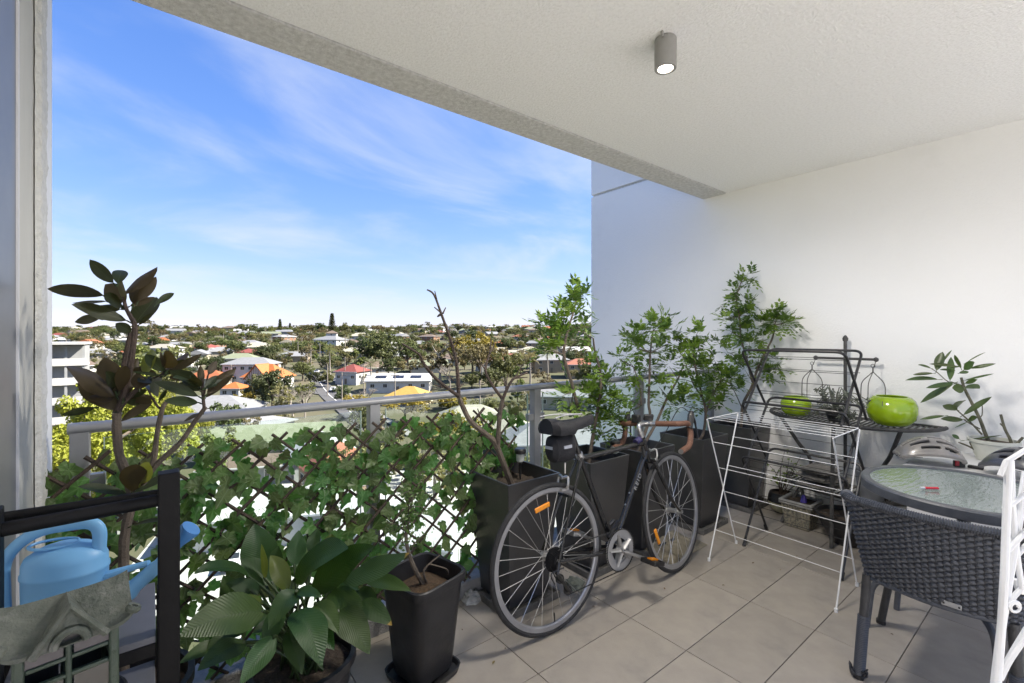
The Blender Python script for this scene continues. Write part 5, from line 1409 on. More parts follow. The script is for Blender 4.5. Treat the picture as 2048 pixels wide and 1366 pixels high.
for a, b in ((top0, top1), (lo0, lo1), (j2 + uB * -.02, j1 + uB * .02), (j1 - uB * .02, rc_ + wB * .044 - uB * .035 - vB * .02)):
    k = max(2, int((b - a).length / .0127)); ch = MB()
    for i in range(k):
        p, q = a.lerp(b, (i + .08) / k), a.lerp(b, (i + .92) / k); ch.tube([p, q], .0042 if i % 2 else .0034, 5, flat=.6)
    ch.build('chain_run', m_steel_d, bike)
for fn, (u, v) in ((BK, (.150, .672)), (BF, (.838, .700))):
    cb = MB()
    for s in (-1, 1):
        cb.tube(smooth_path([fn(u, v + .012, 0), fn(u + .008, v + .018, s * .028), fn(u + .002, v - .015, s * .036), fn(u, v - .038, s * .026)], 4), .0065, 8, flat=.7)
        cb.box(fn(u - .004, v - .040, s * .018), (.045, .010, .010), Matrix((uB, vB, wB)).transposed())
    cb.tube([fn(u - .01, v + .01), fn(u + .03, v + .01)], .007, 8)
    cb.build('brake_caliper', m_silver, bike)
MB().tube(smooth_path([BK(ST[0], ST[1] - .03, .018), BK(.22, .79, .02), BK(.165, .76, .02), BK(.155, .70, .012)], 6), .0024, 6).build('brake_cable', m_blk, bike)
MB().tube([BK(.155, .755, .018), BK(.155, .705, .014)], .004, 6).build('cable_adjuster', m_silver, bike)
MB().tube([BK(HT[0] - .03, HT[1] - .045, .022), BK(HT[0] - .02, HT[1] - .10, .026)], .009, 8).build('gear_lever', m_blk, bike)
MB().tube([BK(HT[0] - .055, HT[1] - .020, 0), BK(HT[0] - .020, HT[1] - .006, 0)], .018, 10).build('purple_cable_tie', M('dark_purple', (.03, .025, .09), .5), bike)
# lettering on the down tube
dt0, dt1 = BK(*BBp), BK(HB[0] - .012, HB[1] + .03)
cu_ = bpy.data.curves.new('down_tube_lettering', 'FONT'); cu_.body = 'REID'; cu_.size = .036; cu_.space_character = 1.35; cu_.align_x = 'CENTER'; cu_.align_y = 'CENTER'; cu_.extrude = .0003
tmp = bpy.data.objects.new('tmp_text', cu_); COL.objects.link(tmp)
dg = bpy.context.evaluated_depsgraph_get(); dg.update()
me_ = bpy.data.meshes.new_from_object(tmp.evaluated_get(dg)); bpy.data.objects.remove(tmp)
lt = bpy.data.objects.new('down_tube_lettering', me_); link(lt, bike); me_.materials.append(M('silver_decal', (.30, .30, .30), .4))
xd = (dt1 - dt0).normalized(); zd = wB; yd = zd.cross(xd)
mid = dt0.lerp(dt1, .66) + wB * .0162
Mx = Matrix((xd, yd, zd)).transposed().to_4x4(); Mx.translation = mid - ORG[bike.name]
lt.matrix_local = Mx
for q in (.40, .52):
    MB().tube([dt0.lerp(dt1, q) + (uB * -.6 + vB * .6) * .015, dt0.lerp(dt1, q) + (uB * -.6 + vB * .6) * .021], .005, 8).build('bottle_bolt', m_silver, bike)

# sacking cloth on the floor behind the front wheel, plastic scrap by the first tray
r = random.Random(12); cb = MB(); n = 26
cx = FL(1352, 1098)
for i in range(n + 1):
    for j in range(n + 1):
        x, y = (i / n - .5) * .42, (j / n - .5) * .24
        e = max(0, 1 - (2 * x / .42) ** 4) * max(0, 1 - (2 * y / .24) ** 4)
        z = .004 + e * (.030 + .026 * mnoise.noise(V((x * 13, y * 13, 1))) + .016 * mnoise.noise(V((x * 30, y * 18, 5)))) + max(0, y - .02) * .55 * e
        cb.v.append(V((cx.x + x + .03 * mnoise.noise(V((y * 9, 0, 2))), cx.y + .02 + y + .03 * mnoise.noise(V((x * 9, 4, 2))), max(.004, z))))
cb.f = [(i * (n + 1) + j, (i + 1) * (n + 1) + j, (i + 1) * (n + 1) + j + 1, i * (n + 1) + j + 1) for i in range(n) for j in range(n)]
cb.single('sacking_cloth', M('beige_sacking', (.36, .32, .235), .95, col2=(.26, .23, .17), vs=18, bump=.9, bs=160, stain=(.20, .18, .14), ss=8), 'crumpled beige sacking cloth on the floor behind the front wheel', 'cloth')
for nm, pxy, sc, lab, mt in (('plastic_scrap', (945, 1200), .05, 'crumpled clear plastic scrap on the tiles beside the first tray', M('crumpled_plastic', (.45, .45, .44), .25, col2=(.28, .28, .27), vs=30)), ('rag', (1150, 1172), .055, 'crumpled grey green rag between the first two planters', M('grey_green_rag', (.20, .22, .18), .9, col2=(.12, .13, .11), vs=20, bump=.6, bs=120))):
    c = FL(*pxy); mb = MB(); n1, n2 = 9, 14
    for i in range(n1 + 1):
        for j in range(n2):
            a, e = 2 * pi * j / n2, pi / 2 * i / n1; d = V((cos(a) * cos(e), sin(a) * cos(e), sin(e) * .7))
            mb.v.append(c + d * sc * (1 + .5 * mnoise.noise(d * 2.4 + V((sc * 90, 0, 0))) + .25 * mnoise.noise(d * 7)) + V((0, 0, .002)))
    mb.f = [(i * n2 + j, i * n2 + (j + 1) % n2, (i + 1) * n2 + (j + 1) % n2, (i + 1) * n2 + j) for i in range(n1) for j in range(n2)]
    mb.single(nm, mt, lab, 'cloth' if nm == 'rag' else 'plastic', smooth=False)

# ================================================================== black tower drying rack
m_bk = M('black_enamel_tube', (.015, .015, .017), .35, col2=(.034, .034, .036), vs=15)
ba = thing('black_drying_rack', 'black three tier folding drying rack standing before the white wall', 'drying rack', (3.2, 1.14, 0))
X0, X1, Y0, Y1 = 3.02, 3.40, .86, 1.43
def loopframe(xt, zt, xb, zb, r=.0075, y0=Y0, y1=Y1, rad=.05):
    return round_path([V((xb, y1, zb)), V((xt, y1, zt)), V((xt, y0, zt)), V((xb, y0, zb))], rad, 6)
for zt, zb in ((1.27, .86), (.935, .50), (.58, .01)):
    for xt, xb in ((X0, X1), (X1, X0)):
        dx_ = .0 if xt == X0 else .018
        f_ = MB().tube(loopframe(xt, zt, xb, zb, y0=Y0 + dx_, y1=Y1 - dx_), .0078, 10).build('tube_frame', m_bk, ba)
        if zb < .1:
            for yy in (Y0 + dx_, Y1 - dx_): MB().tube([V((xb, yy, .002)), V((xb + (xt - xb) * .07, yy, .04))], .011, 8).build('rubber_foot', m_blk, f_)
    for k in range(5):
        t = .12 + .76 * k / 4
        for xt, xb in ((X0, X1), (X1, X0)):
            if abs(t - .5) < .1 and xt == X1: continue
            x, z = lerp(xt, xb, t), lerp(zt, zb, t)
            if zb < .1 and t > .7: continue
            MB().tube([V((x, Y0, z)), V((x, Y1, z))], .0018, 5).build('wire', m_bk, ba)

# ================================================================== white wire drying rack in front of it
m_wh = M('white_coated_wire', (.78, .79, .80), .35, col2=(.72, .73, .74), vs=15)
wa = thing('white_drying_rack', 'white wire folding drying rack with splayed crossing legs', 'drying rack', (2.83, 1.12, 0))
XA, XB, YA, YBk, ZT = 2.655, 3.02, .80, 1.455, .855
for y in (YA, YBk):
    for xt, xb, off in ((XA, XB, .006), (XB, XA, -.006)):
        l_ = MB().tube([V((xb, y + off, .004)), V((xt, y + off, ZT))], .0040, 8).build('leg', m_wh, wa)
        MB().tube([V((xb, y + off, .0)), V((xb, y + off, .018))], .0085, 8).build('foot_cap', m_wh, l_)
    MB().tube([V((XA, y, ZT + .004)), V((XB, y, ZT + .004))], .0030, 8).build('end_bar', m_wh, wa)
for k in range(6):
    x = XA + (XB - XA) * k / 5
    MB().tube([V((x, YA, ZT + .006)), V((x, YBk, ZT + .006))], .0016, 6).build('rod', m_wh, wa)
for t in (.17, .37, .56, .80):
    for xt, xb in ((XA, XB), (XB, XA)):
        if abs(t - .56) < .02 and xt == XB: continue
        x, z = lerp(xt, xb, t), lerp(ZT, 0, t)
        MB().tube([V((x, YA, z)), V((x, YBk, z))], .0019, 6).build('rod', m_wh, wa)
# the folded one at the edge of the view
fa = thing('folded_white_drying_rack', 'folded white tube drying rack with hooked arms standing beside the wicker chair', 'drying rack', (1.62, .14, 0))
O8, S8 = (1860, 860), .3704
def dp(x, y, D): return DP(O8[0] + x * S8, O8[1] + y * S8, D)
for pts, D0, D1, rr in [([(425, 165), (410, 560), (398, 860), (362, 1366), (345, 1560)], 1.10, 1.02, .0078), ([(520, 225), (455, 640), (412, 900), (350, 1366), (330, 1560)], 1.13, 1.05, .0078), ([(438, 165), (450, 480), (475, 720), (500, 860)], 1.12, 1.10, .006), ([(470, 690), (445, 380), (436, 200)], 1.14, 1.12, .006)]:
    n_ = len(pts) - 1
    pa = [dp(x, y, lerp(D0, D1, i / n_)) for i, (x, y) in enumerate(pts)]
    if pts[-1][1] > 1500:
        d_ = (pa[-1] - pa[-2]); k_ = -pa[-1].z / d_.z; pa[-1] = pa[-1] + d_ * k_
    MB().tube(smooth_path(pa, 5), rr, 10).build('leg' if rr > .007 else 'hinge_bar', m_wh, fa)
for pts, D in [([(378, 247), (398, 200), (412, 168), (425, 163), (560, 80)], 1.10), ([(400, 418), (425, 412), (560, 310)], 1.11), ([(392, 668), (425, 645), (560, 500)], 1.10), ([(455, 690), (485, 660), (560, 580)], 1.13), ([(485, 430), (520, 405), (560, 375)], 1.13), ([(425, 940), (470, 880), (560, 800)], 1.11), ([(460, 805), (470, 850), (488, 872), (508, 872), (560, 830)], 1.12), ([(380, 1345), (440, 1230), (560, 1060)], 1.08), ([(375, 1325), (450, 1190), (560, 1010)], 1.10)]:
    MB().tube(smooth_path([dp(x, y, D) for x, y in pts], 4), .0055, 8).build('arm', m_wh, fa)
ctr = dp(428, 940, 1.085)
MB().tube([ctr + (RV * cos(a) + V((0, 0, 1)) * sin(a)) * (.008 + .0022 * a / 3) - FV * .012 for a in [k * .45 for k in range(22)]], .0032, 6).build('coil_spring', m_wh, fa)

# ================================================================== half round plant stand on the wall
m_iron = M('grey_wrought_iron', (.045, .044, .043), .6, col2=(.075, .073, .07), vs=30, bump=.4, bs=150)
et = thing('half_round_plant_stand', 'dark wrought iron half round plant stand with two slatted shelves and a hanger pole', 'plant stand', (3.66, 1.08, 0))
EYc, EXw, ER, EB = 1.08, 3.90, .50, .42
def half(z, kx=1.0, n=22): return [V((EXw - EB * kx * sin(pi * k / n), EYc - ER * kx * cos(pi * k / n), z)) for k in range(n + 1)]
for z, kx in ((.785, 1.0), (.30, .78)):
    sh = MB(); rim = half(z, kx)
    sh.tube(rim, .013, 8); sh.tube([rim[0], rim[-1]], .009, 8)
    so2 = sh.build('shelf_rim', m_iron, et)
    ny = 34 if kx == 1 else 24
    for k in range(1, ny):
        y = EYc - ER * kx + 2 * ER * kx * k / ny; q = max(0, 1 - ((y - EYc) / (ER * kx)) ** 2); x = EXw - EB * kx * sqrt(q)
        MB().box(((x + EXw) / 2, y, z), (EXw - x, .010, .004)).build('slat', m_iron, so2, smooth=False)
for ys in (-1, 1):
    MB().tube(smooth_path([V((EXw - .30, EYc + ys * .34, .775)), V((EXw - .20, EYc + ys * .27, .60)), V((EXw - .13, EYc + ys * .20, .42)), V((EXw - .20, EYc + ys * .30, .16)), V((EXw - .28, EYc + ys * .34, .004))], 6), .012, 10).build('leg', m_iron, et)
MB().tube([V((3.43, 1.05, .004)), V((3.47, 1.06, .30)), V((3.50, 1.06, .775))], .012, 10).build('leg', m_iron, et)
MB().tube([V((3.885, 1.105, .30)), V((3.885, 1.105, 1.325))], .011, 10).build('pole', m_iron, et)
MB().lathe([(.004, 1.318), (.015, 1.325), (.018, 1.342), (.012, 1.356), (.003, 1.366)], 14, (3.885, 1.105, 0)).build('finial', m_iron, et)
cbx = MB().tube([V((3.87, .925, 1.20)), V((3.87, 1.285, 1.20))], .009, 10)
for y in (.925, 1.285): cbx.lathe([(.003, 1.184), (.013, 1.190), (.016, 1.20), (.013, 1.210), (.003, 1.216)], 12, (3.87, y, 0))
cbx.build('crossbar', m_iron, et)
m_bird = M('white_ceramic', (.74, .75, .74), .3, col2=(.68, .69, .68), vs=8, coat=.3)
for i, (y, lab) in enumerate(((1.285, 'wire hanger cage with a white ceramic bird above the smaller bowl'), (.925, 'wire hanger cage with a white ceramic bird above the tagged green bowl'))):
    hg = thing('bird_feeder', lab, 'hanger', (3.80, y, .85))
    hx = 3.80
    hk = MB().tube([V((3.86, y, 1.185)), V((3.84, y, 1.165)), V((3.82, y, 1.155))], .0025, 6)
    hk.tube([V((hx, y, 1.16)) + V((0, cos(a), sin(a))) * .011 for a in [2 * pi * k / 12 for k in range(12)]], .0022, 5, closed=True)
    hk.tube([V((hx, y, 1.148)), V((hx, y, 1.118))], .004, 6)
    hk.build('hook', m_iron, hg)
    for a in (pi / 2, -pi / 2, pi * .95):
        d = V((cos(a), sin(a), 0))
        MB().tube(smooth_path([V((hx, y, 1.12)), V((hx, y, 1.10)) + d * .018, V((hx, y, 1.05)) + d * .058, V((hx, y, .99)) + d * .066, V((hx, y, .86)) + d * .066], 5), .0028, 6).build('wire', m_iron, hg)
    MB().lathe([(.004, .845), (.055, .85), (.072, .868), (.074, .875), (.066, .872), (.004, .860)], 24, (hx, y, 0)).build('dish', m_bird, hg)
    bd = MB(); prof = [(-.060, .004, .012), (-.040, .010, .006), (-.015, .026, .0), (.010, .030, .0), (.030, .024, .012), (.042, .019, .024), (.054, .014, .027), (.062, .003, .026)]
    for u, rr, zz in prof:
        for k in range(12): bd.v.append(V((hx + cos(2 * pi * k / 12) * rr, y + u, .908 + zz + sin(2 * pi * k / 12) * rr)))
    bd.f = [(i_ * 12 + k, i_ * 12 + (k + 1) % 12, (i_ + 1) * 12 + (k + 1) % 12, (i_ + 1) * 12 + k) for i_ in range(len(prof) - 1) for k in range(12)]
    bd.build('bird', m_bird, hg)
m_green = M('lime_green_glaze', (.29, .44, .008), .18, coat=.6, col2=(.26, .40, .008), vs=3)
def bowl(c, R, label, tagm):
    t = thing('lime_bowl', label, 'bowl', c)
    MB().lathe([(R * .46, 0), (R * .68, R * .07), (R * .90, R * .33), (R * .99, R * .66), (R * .98, R * .95), (R * .88, R * 1.22), (R * .72, R * 1.38), (R * .64, R * 1.40), (R * .60, R * 1.37), (R * .74, R * 1.2), (R * .85, R * .8), (R * .4, R * .2)], 48, c, cap1=False).build('body', m_green, t)
    if tagm:
        d = (EYEV - V(c)); d.z = 0; d.normalize(); sd_ = d.cross(V((0, 0, 1)))
        MB().box(V(c) + (d * .86 - sd_ * -.30) * R * .99 + V((0, 0, R * 1.10)), (.014, .004, .030), rot_to(-(d * .9 + V((0, 0, .35))), V((0, 0, 1)))).build('tag', M('dark_tag', (.05, .055, .02), .5), t)
bowl(FL(1585, 833, .795) + V((.06, 0, 0)), .098, 'smaller round lime green bowl on the half round stand', False)
bowl(FL(1778, 853, .795) + V((.06, 0, 0)), .132, 'larger round lime green bowl with a dark tag on the half round stand', True)
# succulent in a black pot
sc_ = V((3.56, 1.07, .795)); su = thing('succulent_pot', 'trailing grey green succulent in a black pot on the half round stand', 'plant', sc_)
MB().lathe([(.035, 0), (.055, .06), (.062, .085), (.055, .085), (.05, .06)], 20, sc_, cap1=False).build('pot', m_pot, su)
MB().lathe([(.053, .07), (.002, .074)], 16, sc_, cap0=False).build('soil', m_soil, su)
r = random.Random(5); sl = MB()
for k in range(30):
    a = r.uniform(0, 6.28); R_ = r.uniform(.05, .17); h_ = r.uniform(-.05, .13) if R_ > .09 else r.uniform(.06, .14)
    tip = sc_ + V((cos(a) * R_ * .8, sin(a) * R_ * 1.15, .06 + h_))
    path = smooth_path([sc_ + V((0, 0, .07)), sc_ + V((cos(a) * R_ * .4, sin(a) * R_ * .5, .10 + max(0, h_))), tip], 3)
    path = [V((q.x, q.y, max(q.z, .815))) for q in path]
    sl.tube(path, .003, 5)
    tip = path[-1]
    for m_ in range(13):
        d = V((r.gauss(0, 1), r.gauss(0, 1), r.gauss(.3, 1))).normalized(); L = r.uniform(.014, .026)
        b_ = tip + V((r.gauss(0, .006), r.gauss(0, .006), r.gauss(0, .006)))
        sl.tube([b_, b_ + d * L * .5, b_ + d * L], [.0022, .0042, .001], 5)
sl.build('foliage', leaf_mat('succulent_leaf', (.10, .115, .085), (.16, .175, .14), rough=.6, transl=.08, vs=30, objrand=0), su, kind='stuff')
# things on the lower shelf and pots below
m_zinc = M('zinc_pot', (.22, .23, .25), .5, col2=(.16, .17, .19), vs=9, stain=(.28, .28, .29), ss=6, bump=.2)
gpz = V((3.66, .90, .305)); zp = thing('zinc_pot', 'grey zinc pot standing on the lower shelf of the plant stand', 'plant pot', gpz)
MB().lathe([(.065, 0), (.085, .17), (.092, .172), (.092, .185), (.082, .185), (.078, .165)], 26, gpz, cap1=False).build('pot_body', m_zinc, zp)
MB().lathe([(.078, .16), (.002, .165)], 18, gpz, cap0=False).build('soil', m_soil, zp)
bx = V((3.62, 1.15, .302)); nwp = MB(); r = random.Random(9)
for k in range(7):
    R = Matrix.Rotation(r.uniform(-.5, .5), 3, 'Z') @ Matrix.Rotation(r.uniform(-.35, .35), 3, 'Y')
    nwp.box(bx + V((r.uniform(-.03, .03), r.uniform(-.06, .06), .045 + k * .016)), (.16, .20, .005), R)
nwp.single('paper_bags', M('crumpled_dark_paper', (.12, .115, .11), .7, col2=(.30, .28, .25), vs=9, bump=.8, bs=30), 'jumbled dark paper bags on the lower shelf of the plant stand', 'paper', smooth=False)
bp = FL(1563, 1030) + V((.06, .02, 0)); bpt = thing('ball_pot', 'round pot, cream below and dark above, with a spindly shrub', 'plant pot', bp)
MB().lathe([(.030, 0), (.062, .018), (.088, .055), (.097, .088)], 30, bp, cap1=False).build('cream_bowl', M('cream_glaze', (.50, .49, .33), .4, col2=(.44, .43, .29), vs=8), bpt)
MB().lathe([(.0975, .088), (.094, .125), (.084, .155), (.076, .157), (.080, .13)], 30, bp, cap0=False, cap1=False).build('dark_collar', m_pot, bpt)
MB().lathe([(.084, .135), (.002, .14)], 18, bp, cap0=False).build('soil', m_soil, bpt)
r = random.Random(19); ss_ = thing('spindly_shrub', 'spindly shrub with few small leaves growing in the round cream pot', 'plant', bp + V((0, 0, .13)))
st_ = MB(); fo = MB()
for k in range(13):
    a = bp + V((r.uniform(-.02, .02), r.uniform(-.02, .02), .135)); b = bp + V((r.uniform(-.08, .06), r.uniform(-.15, .15), r.uniform(.26, .50)))
    limb(st_, [a, a.lerp(b, .5) + V((0, r.uniform(-.03, .03), .03)), b], .0032, .0012, 3, 4)
    for i in range(7):
        q = a.lerp(b, r.uniform(.5, 1.05)) + V((r.gauss(0, .014), r.gauss(0, .014), r.gauss(0, .012))); d = V((r.gauss(0, 1), r.gauss(0, 1), r.gauss(-.2, .7))).normalized(); w = d.orthogonal().normalized(); L = r.uniform(.016, .030)
        fo.quad(q, q + d * L * .5 + w * L * .3, q + d * L, q + d * L * .5 - w * L * .3)
st_.build('stems', m_stem_dark, ss_); fo.build('foliage', mur[0], ss_, smooth=False, kind='stuff')
ap = FL(1606, 1058) + V((.045, .03, 0)); apt_ = thing('aggregate_pot', 'square exposed aggregate concrete pot with a grey rim', 'plant pot', ap)
m_aggr = M('exposed_aggregate', (.30, .27, .20), .8, col2=(.13, .13, .11), vs=75, bump=1.0, bs=80, lo=.42, hi=.58, stain=(.42, .41, .36), ss=60)
MB().taper(ap, .075, .098, .165).build('pot_body', m_aggr, apt_, smooth=False, bevel=.008)
rim_ = MB()
for sx, sy, lx, ly in ((1, 0, .022, .216), (-1, 0, .022, .216), (0, 1, .172, .022), (0, -1, .172, .022)): rim_.box(ap + V((sx * .097, sy * .097, .180)), (lx, ly, .030))
rim_.build('rim', M('grey_concrete_rim', (.30, .30, .29), .8, col2=(.22, .22, .21), vs=30, bump=.5), apt_, smooth=False, bevel=.005)
MB().box(ap + V((0, 0, .172)), (.17, .17, .012)).build('soil', m_soil, apt_)
tpv = ap + V((.03, .0, .178)); tp_ = thing('garden_tap', 'brass garden tap head with a purple handle standing in the aggregate pot', 'tap', tpv)
MB().tube(smooth_path([tpv, tpv + V((0, 0, .06)), tpv + V((-.02, 0, .085)), tpv + V((-.05, 0, .08))], 5), .011, 10).build('spout', M('aged_brass', (.20, .21, .19), .4, metal=.7), tp_)
MB().lathe([(.004, .08), (.024, .085), (.028, .10), (.018, .115), (.004, .118)], 14, tpv).build('knob', M('aged_brass', (.20, .21, .19), .4, metal=.7), tp_)
MB().lathe([(.022, 0), (.016, .03), (.008, .05)], 12, tpv + V((-.035, -.02, 0))).build('purple_cone', M('purple_plastic', (.10, .07, .42), .4), tp_)
pp1 = FL(1655, 1030) + V((.22, .10, 0)); p1_ = thing('pale_pot', 'speckled pale pot behind the aggregate pot', 'plant pot', pp1)
MB().lathe([(.06, 0), (.085, .21), (.092, .212), (.092, .225), (.083, .225), (.078, .20)], 26, pp1, cap1=False).build('pot_body', M('speckled_grey', (.32, .33, .32), .7, col2=(.22, .23, .22), vs=50, bump=.3), p1_)
MB().lathe([(.080, .20), (.002, .205)], 18, pp1, cap0=False).build('soil', m_soil, p1_)
pb1 = V((3.60, 1.02, 0)); p2_ = thing('bowl_planter', 'wide black bowl planter on the tiles under the plant stand', 'plant pot', pb1)
MB().lathe([(.075, 0), (.085, .006), (.135, .10), (.165, .175), (.172, .178), (.172, .190), (.160, .190), (.150, .165)], 36, pb1, cap1=False).build('pot_body', m_pot, p2_)
MB().lathe([(.154, .165), (.08, .17), (.002, .172)], 24, pb1, cap0=False).build('soil', m_soil, p2_)

# ================================================================== round glass table
TCt = V((2.685, .345, .72)); TR = .345
m_rimt = M('blue_grey_table_frame', (.060, .066, .080), .42, col2=(.085, .092, .108), vs=25, bump=.15, bs=120)
def table_glass():
    m, t, p, out = nodes_of('rippled_table_glass')
    p.inputs['Base Color'].default_value = (.30, .37, .36, 1); p.inputs['Roughness'].default_value = .07
    p.inputs['Transmission Weight'].default_value = .45; p.inputs['IOR'].default_value = 1.45; p.inputs['Specular IOR Level'].default_value = .8
    tcn = t.nodes.new('ShaderNodeTexCoord'); mpn = t.nodes.new('ShaderNodeMapping'); mpn.inputs['Rotation'].default_value = (0, 0, -YAW); mpn.inputs['Scale'].default_value = (16, 60, 1)
    n = t.nodes.new('ShaderNodeTexNoise'); n.inputs['Scale'].default_value = 1.0; n.inputs['Detail'].default_value = 2
    lnk(t, tcn.outputs['Object'], mpn.inputs[0]); lnk(t, mpn.outputs[0], n.inputs['Vector'])
    b = t.nodes.new('ShaderNodeBump'); b.inputs['Strength'].default_value = .5; b.inputs['Distance'].default_value = .006
    lnk(t, n.outputs[0], b.inputs['Height']); lnk(t, b.outputs[0], p.inputs['Normal'])
    return m
tb_ = thing('round_glass_table', 'small round table with rippled glass top and blue grey rim', 'table', (TCt.x, TCt.y, 0))
MB().lathe([(TR - .034, -.006), (TR - .034, .001), (TR - .030, .004), (TR - .006, .004), (TR, -.002), (TR, -.034), (TR - .006, -.038), (TR - .034, -.038)], 72, TCt, cap0=False, cap1=False).build('rim', m_rimt, tb_)
MB().lathe([(TR - .034, -.006), (TR - .034, -.001)], 72, TCt).build('glass_top', table_glass(), tb_)
MB().lathe([(.022, .235), (.022, .690), (.11, .694), (.11, .704)], 20, (TCt.x, TCt.y, 0)).build('column', m_rimt, tb_)
for fx, fy in ((2.643, .648), (2.905, .60), (2.52, .235), (2.86, .08)):
    d = V((fx - TCt.x, fy - TCt.y, 0)); c0 = V((TCt.x, TCt.y, .25))
    MB().tube(round_path([c0, V((fx, fy, .25)) - d * .02, V((fx, fy, .002)) + d * .06], .09, 8), .0125, 10).build('leg', m_rimt, tb_)
lg = FL(1860, 976, .7285); R = Matrix.Rotation(-YAW + radians(-4), 3, 'Z')
lt_ = thing('cigarette_lighter', 'red lighter with a white metal end lying on the glass table', 'lighter', lg - V((0, 0, .006)))
MB().tube([lg + R @ V((-.022, 0, 0)), lg + R @ V((.030, 0, 0))], .0072, 12, flat=.7).build('body', M('red_plastic', (.55, .02, .03), .25, coat=.4), lt_)
MB().tube([lg + R @ V((-.038, 0, 0)), lg + R @ V((-.022, 0, 0))], [.0055, .0066], 10, flat=.7).build('metal_end', M('bright_metal', (.75, .75, .75), .3, metal=.5), lt_)

# ================================================================== wicker chair
m_wick = M('blue_black_wicker', (.075, .083, .102), .48, col2=(.052, .058, .072), vs=60, spec=.45)
m_wickd = M('dark_wicker_inner', (.020, .022, .028), .6)
m_leg = M('dark_chair_leg', (.030, .031, .034), .45, col2=(.045, .046, .05), vs=30, bump=.3, bs=100)
wc = thing('wicker_chair', 'dark blue black woven wicker armchair with its back turned, drawn up to the glass table', 'chair', (2.42, .36, 0))
CY, HWc = .365, .235
def plan(s, z):
    """s runs from the left arm round the back to the right arm; returns point at height z"""
    k = max(0, min(1, (z - .40) / .355)); back = lerp(2.235, 2.095, k); hw = lerp(HWc - .022, HWc + .012, k); L = .34; rc = .06
    tot = 2 * L + 2 * (hw - rc) + pi * rc
    d = s * tot; fx = back + rc
    if d < L: return V((fx + L - d, CY + hw, z)), V((0, 1, 0))
    d -= L
    if d < pi / 2 * rc:
        a = d / rc; return V((fx - sin(a) * rc, CY + hw - rc + cos(a) * rc, z)), V((-sin(a), cos(a), 0))
    d -= pi / 2 * rc
    if d < 2 * (hw - rc):
        bulge = .03 * sin(pi * d / (2 * (hw - rc))); return V((back - bulge, CY + hw - rc - d, z)), V((-1, 0, 0))
    d -= 2 * (hw - rc)
    if d < pi / 2 * rc:
        a = d / rc; return V((fx - cos(a) * rc, CY - hw + rc - sin(a) * rc, z)), V((-cos(a), -sin(a), 0))
    d -= pi / 2 * rc
    return V((fx + d, CY - hw, z)), V((0, -1, 0))
def ztop(s): 
    e = abs(s - .5) * 2; return .738 - .20 * max(0, min(1, (e - .46) / .34)) ** 1.1
NS, rows, SEG = 62, 31, 372
wv = MB()
for k in range(rows):
    pts = []; 
    for i in range(SEG + 1):
        s = i / SEG; zt = ztop(s); z = lerp(.405, zt - .012, (k + .5) / rows)
        p, nrm = plan(s, z); off = .0058 * sin(pi * s * NS + (pi if k % 2 else 0))
        pts.append((p + nrm * off, nrm))
    b0 = len(wv.v); hz_ = (.755 - .405) / rows * .54; th = .0022
    for p, nrm in pts: wv.v += [p + nrm * th + V((0, 0, -hz_ * .6)), p + nrm * (th + .0009), p + nrm * th + V((0, 0, hz_ * .6)), p + V((0, 0, hz_)), p - nrm * th, p + V((0, 0, -hz_))]
    for i in range(SEG):
        for j in range(6): wv.f.append((b0 + i * 6 + j, b0 + (i + 1) * 6 + j, b0 + (i + 1) * 6 + (j + 1) % 6, b0 + i * 6 + (j + 1) % 6))
wv.build('weave', m_wick, wc, kind='stuff')
stv = MB()
for k in range(NS + 1):
    s = k / NS + .0
    stv.tube([plan(s, z)[0] for z in (.400, .48, .56, ztop(s) - .005)], .0032, 5, caps=False)
stv.build('stakes', m_wickd, wc, kind='stuff')
tr_ = [plan(i / 90, ztop(i / 90))[0] for i in range(91)]
rmb = MB().tube(tr_, .016, 10, flat=.8)
rmo = rmb.build('top_rail', m_wick, wc)
wr = MB()
for i in range(0, 90):
    for q in (0, .5):
        a = tr_[i].lerp(tr_[i + 1], q); d = (tr_[i + 1] - tr_[i]).normalized(); e1 = d.cross(V((0, 0, 1))).normalized(); e2 = e1.cross(d)
        wr.tube([a + (e1 * cos(w) * .0178 + e2 * sin(w) * .0150) + d * w * .0006 for w in [2 * pi * j / 10 for j in range(11)]], .0021, 4, caps=False)
wr.build('rail_wrapping', m_wick, rmo)
MB().tube([plan(i / 60, .402)[0] for i in range(61)], .010, 8).build('bottom_rail', m_wick, wc)
sw = MB(); nx_ = 26
for k in range(nx_):
    x = 2.27 + .40 * (k + .5) / nx_
    sw.tube([V((x, CY - HWc + .03 + 2 * (HWc - .03) * i / 40, .405 + .004 * sin(pi * i + pi * k))) for i in range(41)], .0085, 6, flat=.5)
sw.build('seat', m_wick, wc, kind='stuff')
for i, (x0, y0, x1, y1) in enumerate(((2.246, .566, 2.218, .586), (2.246, .170, 2.225, .150), (2.66, .56, 2.722, .632), (2.66, .175, 2.70, .14))):
    lo = MB().tube([V((x0, y0, .41)), V((x1, y1, .004))], .0155, 12).build('leg', m_leg, wc)
    wr = MB()
    if i < 2:
        for k in range(34):
            z = .02 + k * .0068; c = V((lerp(x1, x0, z / .41), lerp(y1, y0, z / .41), z))
            wr.tube([c + V((cos(a), sin(a), 0)) * .0172 for a in [2 * pi * j / 12 for j in range(12)]], .0036, 5, closed=True)
        wr.build('cord_wrapping', m_wick, lo)
    MB().tube([V((x1, y1, .0)), V((x1, y1, .016))], .019, 12).build('foot_cap', m_blk, lo)
fz = MB(); r = random.Random(3); c = V((2.218, .586, .02))
